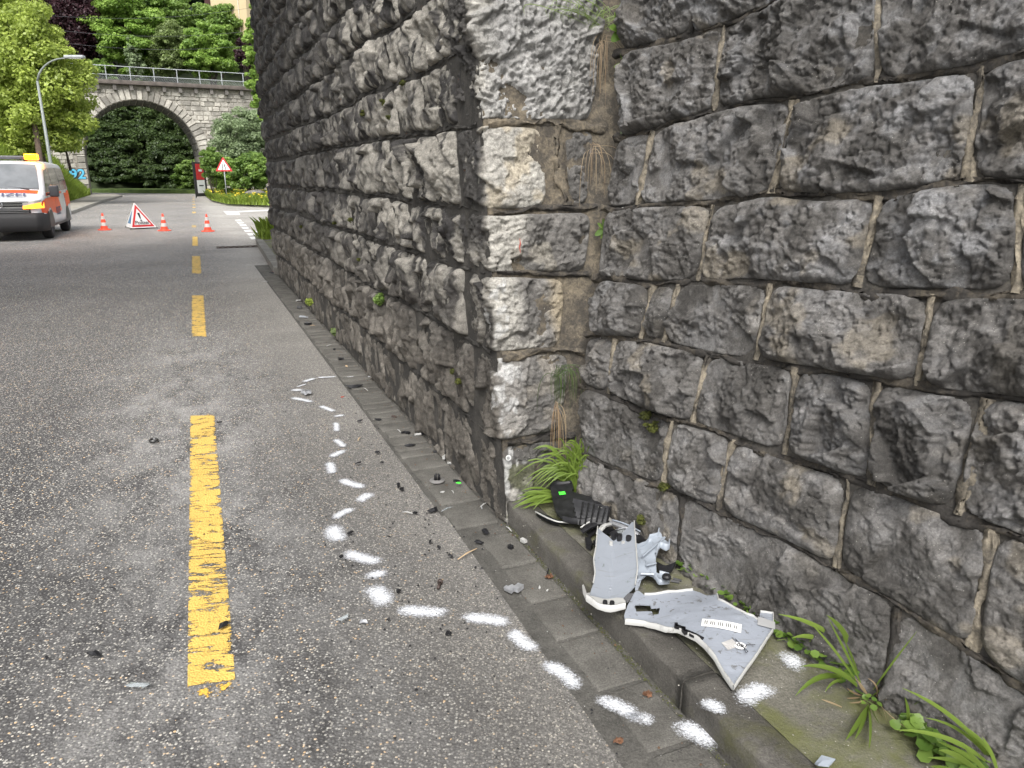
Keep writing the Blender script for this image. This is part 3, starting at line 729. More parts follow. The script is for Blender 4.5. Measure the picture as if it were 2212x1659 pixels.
for k in range(-3, 8):
    top, bot = jl(k-1), jl(k)
    vl = [inner_s]+[vline(a, b) for a, b in verts_px.get(k, [])]
    tm = float((top(1.0)+bot(1.0))/2); rr = random.Random(k+50)
    if k < 0: vl = [inner_s]+[const(float(inner_s(tm))+.5)]
    last = float(vl[-1](tm))
    while last < 4.2:
        last += rr.uniform(.42, .75); vl.append(const(last))
    for i in range(len(vl)-1):
        s_mid = float(vl[i](tm)+vl[i+1](tm))/2
        pm = wing.P(np.array([s_mid]), np.array([tm]))[0]; dist = max(1.0, np.linalg.norm(pm-_O)); x_, y_ = proj(pm)
        vis = pm[1] > .3 and x_ < 2700 and y_ > -300
        res = .0052 if vis else .03
        rough_ = 1.0 if k < 6 else .62
        stone(wing, vl[i], vl[i+1], bot, top, WG, wing_col, wsid, res, gap=.006 if k < 7 else .002, bulge=.036 if k < 6 else (.028 if k == 6 else .016), rx=.038, relief=rough_*1.08, offn=.014)
        if i > 0: RIB.append((vl[i], k, bot, top, vis, wsid))
        wsid += 1; ws += 1
print('wing stones', ws)
sheet('mortar_bed', wing, -.75, 4.4, -.05, 5.3, 500, 420, WG, MORTAR, .010, 9, .020)
# raised pointing ribbons in the joints
def ribbon(surf, sf, tf, lo, hi, vertical, width, hgt, mat, parent, seed, name='pointing'):
    n, k = max(6, int(abs(hi-lo)/.012)), 9
    a = np.linspace(lo, hi, n)
    if vertical: Sc, Tc = sf(a), a
    else: Sc, Tc = a, tf(a)
    o = np.linspace(-1, 1, k)
    A, B = np.meshgrid(a, o, indexing='ij')
    wv = width*(.2+1.7*fbm(A*7, A*0+seed, seed, 3)); e = (fbm(A*14, B*2+seed, seed+1, 4)-.5)*width*1.3+(fbm(A*4, A*0+seed, seed+5, 2)-.5)*width*1.2
    off = B*wv*.5+e
    if vertical: S = Sc[:, None]+off; T = Tc[:, None]+0*off
    else: S = Sc[:, None]+0*off; T = Tc[:, None]+off
    groove = np.exp(-((B-.15)/.13)**2)*.004
    h = hgt*np.sqrt(np.maximum(1-B**2*.9, 0))-groove+(fbm(A*24, B*2, seed+2, 4)-.5)*.016
    h = np.where(np.abs(B) > .99, .0, h)
    P = surf.P(S, T)+surf.N(S, T)*h[..., None]
    return mesh_np(name, rel(parent, P.reshape(-1, 3)), gridq(n, k), mat, parent)
for (vf, k, bot, top, vis, sd_) in RIB:
    if not vis: continue
    t_m = float((top(vf(1.0))+bot(vf(1.0)))/2); s_m = float(vf(t_m)); lo, hi = float(bot(s_m)), float(top(s_m))
    wd = .020 if k != 2 and k != 5 else .026
    big = (k, round(s_m, 1))
    ribbon(wing, vf, None, lo+.004, hi-.004, True, wd+random.uniform(0, .012), .024, MORTAR_L if k in (1, 2, 3, 4, 5, 6) else MORTAR_D, WG, sd_)
for k in range(0, 7):
    f = jl(k); s0 = float(inner_s(float(f(0.3))))-.02
    ribbon(wing, None, f, s0, 3.4, False, .030, .022, MORTAR_D, WG, 400+k)
    ribbon(pier, None, None, 0, 1, True, .001, .001, MORTAR_D, PR_, 1) if False else None
# pointing in the pier's front joints
for k, (sl_, w_) in {1: (.0, .03), 2: (.0, .03), 3: (.0, .026), 4: (.0, .03), 5: (.0, .04)}.items():
    ribbon(pier, None, lambda a, k=k: jw[k](a), .02, float(inner_w(JT[k]))+.03, False, w_, .022, PLASTER if k in (2, 5) else MORTAR_D, PR_, 500+k)
ribbon(pier, const(.342), None, JT[4]+.01, JT[5]-.01, True, .07, .030, PLASTER, PR_, 520)
# pointing in the pier's side joints, the course lines
for k in range(1, 9):
    ribbon(pier, None, lambda a, k=k: jw[k](a), -6.5, -.05, False, .02, .022, MORTAR_S, PR_, 540+k)

# ================================================================== background
def px2m(fwd): return fwd/1662.0
# far viaduct: face frame
FA = np.array([-34.8, 62.8, 0.]); FD = np.array([11.9, 6.2, 0.]); FD /= np.linalg.norm(FD); FQ = np.array([-FD[1], FD[0], 0.])   # FQ: away from the camera
def far_at(x, y):                       # photo point on the viaduct face -> (along, height)
    p = onplane(x, y, FA, FQ); return (p-FA)@FD, p[2]
def FP(a, z, q=0.0): return FA+FD*a+FQ*q+np.array([0, 0, z])
VD = empty('arch_viaduct', FP(5, 0), 0, 'pale stone railway viaduct with one round arch spanning the road far off', 'viaduct')
aL, _ = far_at(190, 380); aR, _ = far_at(437, 380); aC = (aL+aR)/2; RAD = (aR-aL)/2; ZSP = 7.6-RAD
DECK = 8.72; TH = 5.2
VST = NM('viaduct_stone', .9, .3); _p = VST.pos(); _c = VST.ramp(VST.noise(_p, 1.2, 8, .7), [(.25, (.16, .15, .135)), (.5, (.36, .34, .30)), (.75, (.50, .48, .43))])
_r = VST.rnd(); VST.color(VST.mix(1., _c, VST.mr(_r, 0, 1, .65, 1.3), 'MULTIPLY')); VST.bump(VST.noise(_p, 6, 6), .05); VST = VST.m
VMOR = mortar_mat('viaduct_mortar', (.16, .15, .13), (.42, .39, .34), .5)
core = MB(); nseg = 28
arc = [(aC-RAD*math.cos(PI*i/nseg), ZSP+RAD*math.sin(PI*i/nseg)) for i in range(nseg+1)]
A_L, A_R = -16.0, 30.0
for q in (0.0, TH):
    for i in range(nseg):
        (a0, z0), (a1, z1) = arc[i], arc[i+1]
        core.add([FP(a0, z0, q), FP(a1, z1, q), FP(a1, DECK, q), FP(a0, DECK, q)], [(0, 1, 2, 3)])
    core.add([FP(A_L, -.2, q), FP(aL-.5 if q == 0 else aL, -.2, q), FP(aL, ZSP, q), FP(aL, DECK, q), FP(A_L, DECK, q)], [(0, 1, 2, 3, 4)])
    core.add([FP(A_R, -.2, q), FP(aR, -.2, q), FP(aR, ZSP, q), FP(aR, DECK, q), FP(A_R, DECK, q)], [(0, 1, 2, 3, 4)])
for i in range(nseg):
    (a0, z0), (a1, z1) = arc[i], arc[i+1]
    core.add([FP(a0, z0, 0), FP(a1, z1, 0), FP(a1, z1, TH), FP(a0, z0, TH)], [(0, 1, 2, 3)])
core.add([FP(aL, -.2, 0), FP(aL, ZSP, 0), FP(aL, ZSP, TH), FP(aL, -.2, TH)], [(0, 1, 2, 3)])
core.add([FP(aR, -.2, 0), FP(aR, ZSP, 0), FP(aR, ZSP, TH), FP(aR, -.2, TH)], [(0, 1, 2, 3)])
core.add([FP(A_L, DECK, 0), FP(A_R, DECK, 0), FP(A_R, DECK, TH), FP(A_L, DECK, TH)], [(0, 1, 2, 3)])
core.build('masonry_core', VMOR, VD, world=True)
# rubble stones of the face, the arch ring and the barrel
def face_stone(name, P4, out, th, tint_parent):
    P4 = [np.asarray(p) for p in P4]; c = sum(P4)/4
    V = [p*1.0 for p in P4]+[c+(p-c)*.86+out*th for p in P4]
    return rel(tint_parent, V), [(4, 5, 6, 7), (0, 1, 5, 4), (1, 2, 6, 5), (2, 3, 7, 6), (3, 0, 4, 7)]
rr = random.Random(3); stones = []
z = -.1; row = 0
while z < DECK-.35:
    hh = rr.uniform(.24, .42); a = -9.0+rr.uniform(0, .4)
    while a < 16:
        l = rr.uniform(.3, .85); ac, zc = a+l/2, z+hh/2
        inside = (abs(ac-aC) < RAD+.45 and zc < ZSP) or math.hypot(ac-aC, zc-ZSP) < RAD+.85
        if abs(ac-aC) < RAD+.45 and zc < ZSP: inside = True
        if not inside:
            j = lambda: rr.uniform(-.03, .03); g = .025
            stones.append((ac, zc, [FP(a+g+j(), z+g+j(), -.004), FP(a+l-g+j(), z+g+j(), -.004), FP(a+l-g+j(), z+hh-g+j(), -.004), FP(a+g+j(), z+hh-g+j(), -.004)], rr.uniform(.03, .09)))
        a += l
    z += hh
    row += 1
stones.sort(key=lambda s_: abs(s_[0]-4)+abs(s_[1]-6)*.3)
allv, allf = [], []
for i, (ac, zc, P4, th) in enumerate(stones):
    V, Fc = face_stone('stone', P4, -FQ, th, VD)
    if i < 245: mesh_py('stone', V, Fc, VST, VD)
    else:
        n = len(allv); allv += list(V); allf += [tuple(k+n for k in f) for f in Fc]
o = mesh_py('rubble_stones', allv, allf, VST, VD); o['kind'] = 'stuff'
nv = 34
for i in range(nv):
    t0, t1 = PI*i/nv+.006, PI*(i+1)/nv-.006; r1 = RAD+rr.uniform(.72, .95)
    P4 = [FP(aC-RAD*math.cos(t), ZSP+RAD*math.sin(t), -.006) for t in (t0, t1)]+[FP(aC-r1*math.cos(t), ZSP+r1*math.sin(t), -.006) for t in (t1, t0)]
    V, Fc = face_stone('voussoir', P4, -FQ, rr.uniform(.07, .12), VD); mesh_py('voussoir', V, Fc, VST, VD)
for i in range(2):
    zz = 0.0
    while zz < ZSP-.1:
        hh = min(rr.uniform(.35, .5), ZSP-zz); bulge_ = .45*(1-zz/ZSP)
        a0, a1 = (aL-.6, aL+.0) if i == 0 else (aR, aR+.6)
        V, Fc = face_stone('jamb_stone', [FP(a0, zz+.01, -.006), FP(a1, zz+.01, -.006), FP(a1, zz+hh-.01, -.006), FP(a0, zz+hh-.01, -.006)], -FQ, .12, VD); mesh_py('jamb_stone', V, Fc, VST, VD); zz += hh
bar_v, bar_f = [], []
for i in range(26):
    t0, t1 = PI*i/26+.008, PI*(i+1)/26-.008; q = .1
    while q < TH-.1:
        l = rr.uniform(.4, .8); q1 = min(q+l, TH); tm = (t0+t1)/2; out = FD*math.cos(tm)*1.0-np.array([0, 0, 1])*math.sin(tm)
        P4 = [FP(aC-(RAD-.003)*math.cos(t), ZSP+(RAD-.003)*math.sin(t), qq) for t, qq in ((t0, q+.02), (t1, q+.02), (t1, q1-.02), (t0, q1-.02))]
        V, Fc = face_stone('s', P4, out, rr.uniform(.03, .07), VD); n = len(bar_v); bar_v += list(V); bar_f += [tuple(k+n for k in f) for f in Fc]; q = q1
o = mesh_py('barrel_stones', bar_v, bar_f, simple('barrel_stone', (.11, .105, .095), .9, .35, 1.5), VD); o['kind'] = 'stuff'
COP = simple('coping_stone', (.10, .085, .075), .9, .35, 2, bump=.02, bsc=8)
cp = MB(); c0 = FP((A_L+A_R)/2, DECK+.16, -.12); R_ = Matrix.Rotation(math.atan2(FD[1], FD[0]), 3, 'Z')
cp.box(c0, (A_R-A_L, .75, .32), R_); bevel(cp.build('coping', COP, VD, world=True), .03)
for i in range(22):
    k = MB(); c = FP(-8+i*1.22, DECK-.22, -.16); k.box(c, (.26, .42, .42), R_); k.build('corbel', simple('corbel_stone', (.13, .12, .11), .9, .3, 3) if i == 0 else bpy.data.materials['corbel_stone'], VD, world=True)
RAILM = simple('galvanised_rail', (.34, .36, .37), .5, .15, 5, metal=.3)
RL = empty('bridge_railing', FP(0, DECK+.32, -.1), 0, 'thin grey two-bar railing with mesh along the far viaduct', 'railing')
for i in range(19):
    k = MB(); k.tube([FP(-8+i*1.75, DECK+.32, -.1), FP(-8+i*1.75, DECK+1.42, -.1)], .04, 6); k.build('post', RAILM, RL, world=True)
for hz in (.72, 1.38):
    k = MB(); k.tube([FP(-9, DECK+hz, -.1), FP(24, DECK+hz, -.1)], .032, 6); k.build('rail', RAILM, RL, world=True)
k = MB()
for i in range(260): k.tube([FP(-9+i*.127, DECK+.34, -.08), FP(-9+i*.127+.25, DECK+.72, -.08)], .006, 3, False); k.tube([FP(-9+i*.127+.25, DECK+.34, -.08), FP(-9+i*.127, DECK+.72, -.08)], .006, 3, False)
k.build('wire_mesh', RAILM, RL, world=True)
# blue graffiti on the left pier
GB = simple('blue_spray', (.10, .45, .68), .6, .2, 3); GK = simple('black_spray', (.02, .02, .03), .6, .2, 3)
a_, z_ = far_at(166, 377); rz_ = math.atan2(FD[1], FD[0])
for mat_, b_, q_ in ((GK, .07, -.128), (GB, .025, -.134)):
    t = text_mesh('graffiti', '92', 1.05, mat_, VD, tuple(FP(a_+.05, z_, q_)-np.array(VD.location)), (PI/2, 0, rz_), .002, 'CENTER', 1.1, b_)
    t['label'] = 'blue graffiti digits with black outline' if mat_ == GB else 'black outline of the blue graffiti'
# hillside behind and wooded bank
XX, YY = np.meshgrid(np.linspace(-150, 90, 90), np.linspace(38, 240, 80), indexing='ij')
qd = (XX-FA[0])*FQ[0]+(YY-FA[1])*FQ[1]; ad = (XX-FA[0])*FD[0]+(YY-FA[1])*FD[1]
zz = np.clip((qd-17)*.62, -1, 46)+(fbm(XX*.06, YY*.06, 5, 4)-.5)*3*sst(16, 30, qd)
emb = sst(aL-1.5, aL-13, ad)*sst(-14, 0, qd)*9.0; embR = sst(aR+3, aR+16, ad)*sst(-16, 0, qd)*sst(60, 30, qd)*9.0
zz = np.maximum(zz, np.maximum(emb, embR)-.6)
zz = np.where(np.abs(zz+.6) < 1e-6, -1, zz)
tag(mesh_np('hillside', np.stack([XX, YY, zz], -1).reshape(-1, 3), gridq(90, 80), SOIL), None, None, None, 'structure')
def hill_z(x, y):
    q_ = (x-FA[0])*FQ[0]+(y-FA[1])*FQ[1]; return float(np.clip((q_-17)*.62, 0, 46))
# left grass bank with its slope, pale sidewalk and kerb
sw = [(0, 510), (60, 491), (100, 479), (160, 460), (215, 439), (240, 431.5), (258, 426.5), (262, 425), (254, 423), (225, 421.8), (196, 421.5), (186, 424), (150, 437), (100, 452), (60, 462), (0, 478)]
m = MB(); m.prism([G(x, y, 0.0) for x, y in sw], (0, 0, .12)); tag(fix(m.build('sidewalk', SIDEWALK)), kind='structure')
m = MB(); kp = [G(x, y, .0) for x, y in [(0, 510), (60, 491), (100, 479), (160, 460), (215, 439), (240, 431.5), (258, 426.5), (262, 425)]]
KL = empty('far_kerb', kp[0]); tag(KL, kind='structure')
def kerb_run(pts, parent, mat, w_=.15, z=.14):
    for i in range(len(pts)-1):
        a, b = np.array(pts[i]), np.array(pts[i+1]); L_ = np.linalg.norm(b-a); n_ = max(1, int(L_/1.0))
        for j in range(n_):
            p, q = a+(b-a)*(j/n_+.004), a+(b-a)*((j+1)/n_-.004); d = (q-p)/np.linalg.norm(q-p); e = np.array([-d[1], d[0], 0])*w_/2
            k = MB(); k.prism([p-e, q-e, q+e, p+e], (0, 0, z)); fix(k.build('kerb_stone', mat, parent, world=True))
kerb_run(kp, KL, FKERB)
def bank(name, pts, h_, mat, seed=0):
    """pts: list of rows, each row (near to far) of 3-D points"""
    V = np.array(pts); n, k = V.shape[:2]; return mesh_np(name, V.reshape(-1, 3), gridq(n, k), mat)
rows = []
for x, y in [(0, 478), (100, 451), (150, 436), (178, 427), (196, 421.3)]:
    p = G(x, y, .1); rows.append([p, p+np.array([-1.6, 1.0, .9]), p+np.array([-3.4, 2.2, 2.6]), p+np.array([-6, 4, 4.2]), p+np.array([-16, 10, 6.0])])
tag(bank('grass_bank', rows, 0, GRASSY), None, None, None, 'structure')
# right-hand grass island
isl = [(440, 421.5), (448, 426), (458, 434), (472, 438.5), (490, 441.5), (540, 444.5), (620, 447), (760, 452), (760, 426), (560, 420), (450, 418)]
m = MB(); m.prism([G(x, y, -.01) for x, y in isl], (0, 0, .14)); tag(fix(m.build('grass_island', GRASSY)), kind='structure')
KR = empty('island_kerb', G(458, 434)); tag(KR, kind='structure')
kerb_run([G(x, y, 0) for x, y in [(440, 421.5), (448, 426), (458, 434), (472, 438.5), (490, 441.5), (540, 444.5), (620, 447), (760, 452)]], KR, simple('island_kerb_stone', (.17, .16, .14), .9))
m = MB(); m.prism([G(x, y, 0.0) for x, y in [(520, 443.2), (540, 444.5), (620, 447), (760, 452), (760, 446), (560, 441.5)]], (0, 0, .15)); tag(fix(m.build('island_footpath', SIDEWALK)), kind='structure')
# pavement beyond the pier with its curved kerb
fk = [(604, 594), (590, 573), (577, 552), (566, 536), (560, 526), (562, 519), (575, 513), (600, 510)]
m = MB(); m.prism([G(x, y, 0) for x, y in fk]+[G(760, 512, 0), G(760, 594, 0)], (0, 0, .115)); tag(fix(m.build('corner_pavement', PAVE)), kind='structure')
KC = empty('corner_kerb', G(577, 552)); tag(KC, kind='structure')
kerb_run([G(x, y, 0) for x, y in fk], KC, concrete('corner_kerb_stone', (.13, .125, .11), (.22, .21, .19)), .16, .13)
# drain grate
DG = empty('drain_grate', G(535, 533, .004), RZ, 'rusty slotted drain grate in the asphalt by the far kerb corner', 'drain')
RUST = simple('rusty_iron', (.05, .032, .025), .8, .4, 30, metal=.4)
for i in range(10):
    k = MB(); k.box((-.6+i*.12, 0, .006), (.045, .30, .014)); k.build('bar', RUST, DG)
for y_ in (-.16, .16): k = MB(); k.box((-.06, y_, .006), (1.24, .03, .014)); k.build('frame', RUST, DG)

# ------------------------------------------------------------------ foliage
def leaf_cloud(centers, radii, n, size, seed, up=.5, elong=1.6, flat=.6):
    r = np.random.default_rng(seed); centers = np.asarray(centers, float); radii = np.asarray(radii, float)
    wgt = radii**2; idx = r.choice(len(centers), n, p=wgt/wgt.sum())
    d = r.normal(size=(n, 3)); d /= np.linalg.norm(d, axis=1, keepdims=True)
    rad = radii[idx]*r.uniform(.2, 1, n)**.45
    P = centers[idx]+d*rad[:, None]*np.array([1, 1, flat])
    nn = d*.7+r.normal(size=(n, 3))*.55+np.array([0, 0, up]); nn /= np.linalg.norm(nn, axis=1, keepdims=True)
    t = np.cross(nn, r.normal(size=(n, 3))); t /= np.linalg.norm(t, axis=1, keepdims=True)+1e-9; b = np.cross(nn, t)
    s_ = size*r.uniform(.6, 1.35, n)[:, None]
    V = np.stack([P-t*s_*elong*.5, P+b*s_*.5-nn*s_*.08, P+t*s_*elong*.5, P-b*s_*.5-nn*s_*.08], 1).reshape(-1, 3)
    cr = r.uniform(0, 1, len(centers))[idx]; tone = np.clip(.15+.5*cr+r.normal(size=n)*.2, 0, 1)
    return V, np.arange(4*n).reshape(-1, 4), np.repeat(np.repeat(tone[:, None], 4, 0), 3, 1)
def clumps(c, rx, ry, rz, m_, seed, rc=.28, surf=.5, lo=-1.0):
    r = np.random.default_rng(seed); out = []; rad = []
    while len(out) < m_:
        d = r.normal(size=3); d /= np.linalg.norm(d)
        if d[2] < lo: continue
        k = r.uniform(.15, 1)**surf; wob = .72+.42*r.random()
        out.append(np.array(c)+d*k*wob*np.array([rx, ry, rz])*(1-.5*rc)); rad.append(rc*min(rx, rz)*r.uniform(.5, 1.75))
    return np.array(out), np.array(rad)
def tree(name, cx, cy, wpx, hpx, fwd, mat, n, leaf, label, cat='tree', seed=0, m_=70, rc=.27, base_z=None, group=None, trunk=True, flat=.6, up=.5, bark=None, parts=True, depth=.8, elong=1.6, lo=-1.0):
    c = at(cx, cy, fwd); k = px2m(fwd); rx, rz = wpx/2*k, hpx/2*k; ry = rx*depth
    bz = hill_z(c[0], c[1]) if base_z is None else base_z
    bz = min(bz, c[2]-rz*.3)
    root = empty(name, (c[0], c[1], bz), 0, label, cat, group)
    cc, rad = clumps(c, rx, ry, rz, int(m_*2.2), seed, rc*.72, .5, lo)
    V, Q, col = leaf_cloud(cc, rad, int(n*1.6), leaf*.74, seed+1, up, elong, flat)
    keep = V.reshape(-1, 4, 3)[:, :, 2].min(1) > bz+.02; V = V.reshape(-1, 4, 3)[keep].reshape(-1, 3); col = col.reshape(-1, 4, 3)[keep].reshape(-1, 3); Q = np.arange(len(V)).reshape(-1, 4)
    mesh_np('crown', rel(root, V), Q, mat, root, False, col)
    mb = MB(); r = random.Random(seed); tr = max(.05, rx*.05)
    top = c+np.array([0, 0, rz*.55]); b0 = np.array([c[0], c[1], bz-.1])
    if trunk:
        pts = [b0+(top-b0)*t_+np.array([math.sin(t_*5+seed)*rx*.04, math.cos(t_*4)*rx*.03, 0]) for t_ in np.linspace(0, 1, 7)]
        mb.tube(pts, [tr*(1-.8*i/6) for i in range(7)], 7)
        mb.build('trunk', bark or BARK, root, True, world=True)
    for i in range(9 if trunk else 7):
        e = cc[r.randrange(len(cc))]; s0 = b0+(top-b0)*r.uniform(.35, .9) if trunk else b0
        mid = (s0+e)/2+np.array([0, 0, .1*rz]); lb = MB(); lb.tube([s0, mid, e], [tr*.42, tr*.25, tr*.08], 5); lb.build('limb', bark or BARK, root, True, world=True)
    return root
G1 = 'trees on the slope above the viaduct'
tree('broadleaf_tree', 62, 175, 245, 320, 43, L_YG, 52000, .16, 'tall yellow-green tree at the left edge behind the street lamp', seed=1, m_=170, rc=.2, base_z=0, flat=.8)
tree('broadleaf_tree', -40, 90, 230, 330, 47, L_YG, 26000, .18, 'pale yellow-green tree cut off by the upper left corner', seed=2, m_=90, base_z=0)
tree('broadleaf_tree', 135, 262, 125, 120, 46, L_BR, 15000, .17, 'lower leafy tree drooping over the viaduct left pier', seed=3, m_=60, base_z=2)
tree('copper_beech', 150, 42, 215, 240, 96, L_CU, 30000, .26, 'dark purple copper beech above the left end of the viaduct', seed=4, m_=110, group=G1)
tree('broadleaf_tree', 282, 78, 165, 185, 95, L_BR, 26000, .30, 'bright layered green tree right of the copper beech', seed=5, m_=75, group=G1, flat=.38, up=.9)
tree('broadleaf_tree', 372, 108, 110, 130, 94, L_MID, 15000, .24, 'mid green feathery tree above the arch crown', seed=6, m_=60, group=G1)
tree('young_conifer', 292, 130, 46, 90, 92, L_SI, 5000, .18, 'slim pale green pointed tree just above the railing', seed=7, m_=34, group=G1)
tree('broadleaf_tree', 455, 112, 130, 110, 94, L_BR, 20000, .26, 'round bright green tree below the beige house', seed=8, m_=65, group=G1)
tree('broadleaf_tree', 350, 30, 130, 120, 102, L_GR, 16000, .30, 'fresh green tree on the slope left of the beige house', seed=9, m_=60, group=G1, flat=.45)
tree('copper_shrub', 530, 115, 50, 70, 90, L_CU, 5000, .2, 'small purple leaved tree by the railing on the right', seed=10, m_=30, group=G1)
tree('broadleaf_tree', 215, 150, 80, 60, 92, L_GR, 8000, .24, 'low green tree behind the railing under the copper beech', seed=40, m_=30, group=G1)
for i, (cx, cy, w_, h_, fw, lab) in enumerate([(205, -30, 110, 200, 112, 'dark conifer behind the copper beech'), (330, -40, 120, 170, 116, 'dark conifer at the top above the bright layered tree'), (420, -10, 100, 170, 118, 'dark conifer directly left of the beige house'), (90, -60, 140, 200, 118, 'dark conifer behind the copper beech on its left'), (560, -20, 120, 200, 120, 'dark conifer behind the beige house'), (470, 60, 120, 110, 106, 'dark bushy tree in front of the beige house foot')]):
    tree('conifer', cx, cy, w_, h_, fw, L_CON if i < 5 else L_GR, 13000, .34, lab, seed=20+i, m_=60, group='dark trees high on the slope')
tree('broadleaf_tree', 560, 145, 62, 265, 34, L_BR, 20000, .13, 'light green tree peeping out beside the dark pier edge', seed=30, m_=70, base_z=.1, rc=.3)
tree('willow_shrub', 530, 300, 150, 150, 52, L_SI, 24000, .13, 'silvery grey-green shrub against the viaduct right of the arch', 'shrub', seed=31, m_=90, rc=.22, base_z=.1, trunk=False)
for i, (cx, cy, w_, h_, lab) in enumerate([(480, 372, 80, 80, 'bright green bush behind the triangular road sign'), (540, 368, 90, 90, 'green bush right of the triangular road sign'), (598, 360, 90, 110, 'green bush touching the dark pier edge'), (456, 355, 50, 70, 'small green bush at the right foot of the arch')]):
    tree('bush', cx, cy, w_, h_, 49.5-i*.3, L_GR if i != 0 else L_BR, 11000, .15, lab, 'bush', seed=33+i, m_=45, base_z=.1, trunk=False, group='bushes behind the grass island')
k_ = 0
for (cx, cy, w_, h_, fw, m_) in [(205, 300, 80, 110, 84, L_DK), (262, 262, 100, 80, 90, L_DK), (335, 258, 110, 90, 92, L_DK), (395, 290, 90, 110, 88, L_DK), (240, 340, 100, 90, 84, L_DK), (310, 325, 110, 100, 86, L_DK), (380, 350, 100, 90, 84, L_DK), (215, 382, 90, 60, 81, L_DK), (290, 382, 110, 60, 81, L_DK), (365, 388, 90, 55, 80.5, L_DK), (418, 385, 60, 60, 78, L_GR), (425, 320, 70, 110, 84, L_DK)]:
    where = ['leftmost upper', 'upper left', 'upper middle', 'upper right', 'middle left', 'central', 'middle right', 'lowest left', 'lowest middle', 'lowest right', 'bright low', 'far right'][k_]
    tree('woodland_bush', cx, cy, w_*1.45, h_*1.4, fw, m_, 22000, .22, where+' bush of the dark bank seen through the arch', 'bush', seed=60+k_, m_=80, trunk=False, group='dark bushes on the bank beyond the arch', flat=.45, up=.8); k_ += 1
# verge in front of the wooded bank
m = MB(); m.prism([G(x, y, 0) for x, y in [(195, 416.5), (300, 417.5), (436, 418.5), (445, 413), (300, 411), (180, 410)]], (0, 0, .35)); tag(fix(m.build('road_verge', GRASSY)), kind='structure')
# ground cover
def cover(name, poly, n, z, hgt, mat, seed, label):
    r = np.random.default_rng(seed); P = np.array([G(x, y, z) for x, y in poly]); lo, hi = P.min(0), P.max(0); pts = []
    while len(pts) < n:
        q = r.uniform(lo, hi); c = False; j = len(P)-1
        for i in range(len(P)):
            if (P[i][1] > q[1]) != (P[j][1] > q[1]) and q[0] < (P[j][0]-P[i][0])*(q[1]-P[i][1])/(P[j][1]-P[i][1])+P[i][0]: c = not c
            j = i
        if c: pts.append((q[0], q[1], z))
    return np.array(pts)
def blades(P, hgt, width, seed, slope=None):
    n = len(P); r = np.random.default_rng(seed); a = r.uniform(0, 2*PI, n); lean = r.uniform(.1, .8, n); hh = hgt*r.uniform(.5, 1.3, n)
    d = np.stack([np.cos(a), np.sin(a), 0*a], 1); e = np.stack([-np.sin(a), np.cos(a), 0*a], 1)*width
    top = P+d*(lean*hh)[:, None]+np.array([0, 0, 1])*hh[:, None]; mid = P+d*(lean*hh*.3)[:, None]+np.array([0, 0, 1])*(hh*.6)[:, None]
    V = np.stack([P-e, P+e, mid+e*.8, top, mid-e*.8], 1).reshape(-1, 3)
    tone = np.clip(r.normal(.5, .25, n), 0, 1); return V, np.arange(5*n).reshape(-1, 5), np.repeat(np.repeat(tone[:, None], 5, 0), 3, 1)
Pg = cover('g', [(446, 425), (458, 433), (490, 440.5), (560, 443), (620, 445), (620, 424), (450, 419)], 20000, .12, .4, L_GRASS, 3, '')
V, Q, c_ = blades(Pg, .40, .022, 5); tag(mesh_np('meadow_grass', V, Q, L_GRASS, None, False, c_), kind='stuff')
fl = Pg[np.random.default_rng(4).choice(len(Pg), 320)]+np.array([0, 0, .42]); fl[:, 2] += np.random.default_rng(5).uniform(-.1, .15, 320)
V, Q, c_ = leaf_cloud(fl, np.full(320, .05), 1500, .06, 6); tag(mesh_np('yellow_meadow_flowers', V, Q, simple('yellow_petals', (.62, .50, .04), .7), None, False), kind='stuff')
r0 = np.array(rows); Pb = []
r = np.random.default_rng(8)
for _ in range(24000):
    i = r.integers(0, 4); j = r.integers(0, 3); u, v = r.random(2)
    Pb.append((r0[i, j]*(1-u)+r0[i+1, j]*u)*(1-v)+(r0[i, j+1]*(1-u)+r0[i+1, j+1]*u)*v)
V, Q, c_ = blades(np.array(Pb), .38, .02, 9); tag(mesh_np('bank_grass', V, Q, L_GRASS, None, False, c_), kind='stuff')
# weeds
def weed(name, x, y, z, size, n, mat, label, seed, hgt=None, cat='plant', flower=None, fwd=None):
    p = G(x, y, z) if fwd is None else at(x, y, fwd)
    root = empty(name, p, 0, label, cat); P = np.tile(p, (n, 1))+np.random.default_rng(seed).normal(size=(n, 3))*np.array([size*.3, size*.3, 0])
    V, Q, c_ = blades(P, hgt or size, size*.035, seed); mesh_np('stems', rel(root, V), Q, mat, root, False, c_)
    cc, rd = clumps(p+np.array([0, 0, (hgt or size)*.6]), size*.4, size*.4, (hgt or size)*.45, 12, seed, .3)
    V, Q, c_ = leaf_cloud(cc, rd, n*3, size*.06, seed+1, .6); mesh_np('leaves', rel(root, V), Q, mat, root, False, c_)
    if flower: V, Q, c_ = leaf_cloud(cc[cc[:, 2] > p[2]+.5*(hgt or size)], rd[cc[:, 2] > p[2]+.5*(hgt or size)]*.7, 60, size*.06, seed+2); mesh_np('flowers', rel(root, V), Q, bpy.data.materials['yellow_petals'], root, False)
    return root
weed('roadside_weed', 588, 513, .12, .42, 300, L_GRASS, 'yellow flowering weed on the corner pavement beside the dark wall', 3, .42, flower=1)
weed('roadside_weed', 573, 516, .12, .3, 120, L_GRASS, 'small low weed at the far kerb corner', 4, .2)
weed('roadside_weed', 598, 416, .12, 1.0, 300, L_GRASS, 'clump of yellow flowers at the right end of the grass island', 5, .9, flower=1)
BD = simple('boulder_stone', (.16, .15, .14), .9, .3, 4, bump=.05, bsc=8)
bm = bmesh.new(); bmesh.ops.create_icosphere(bm, subdivisions=3, radius=.62)
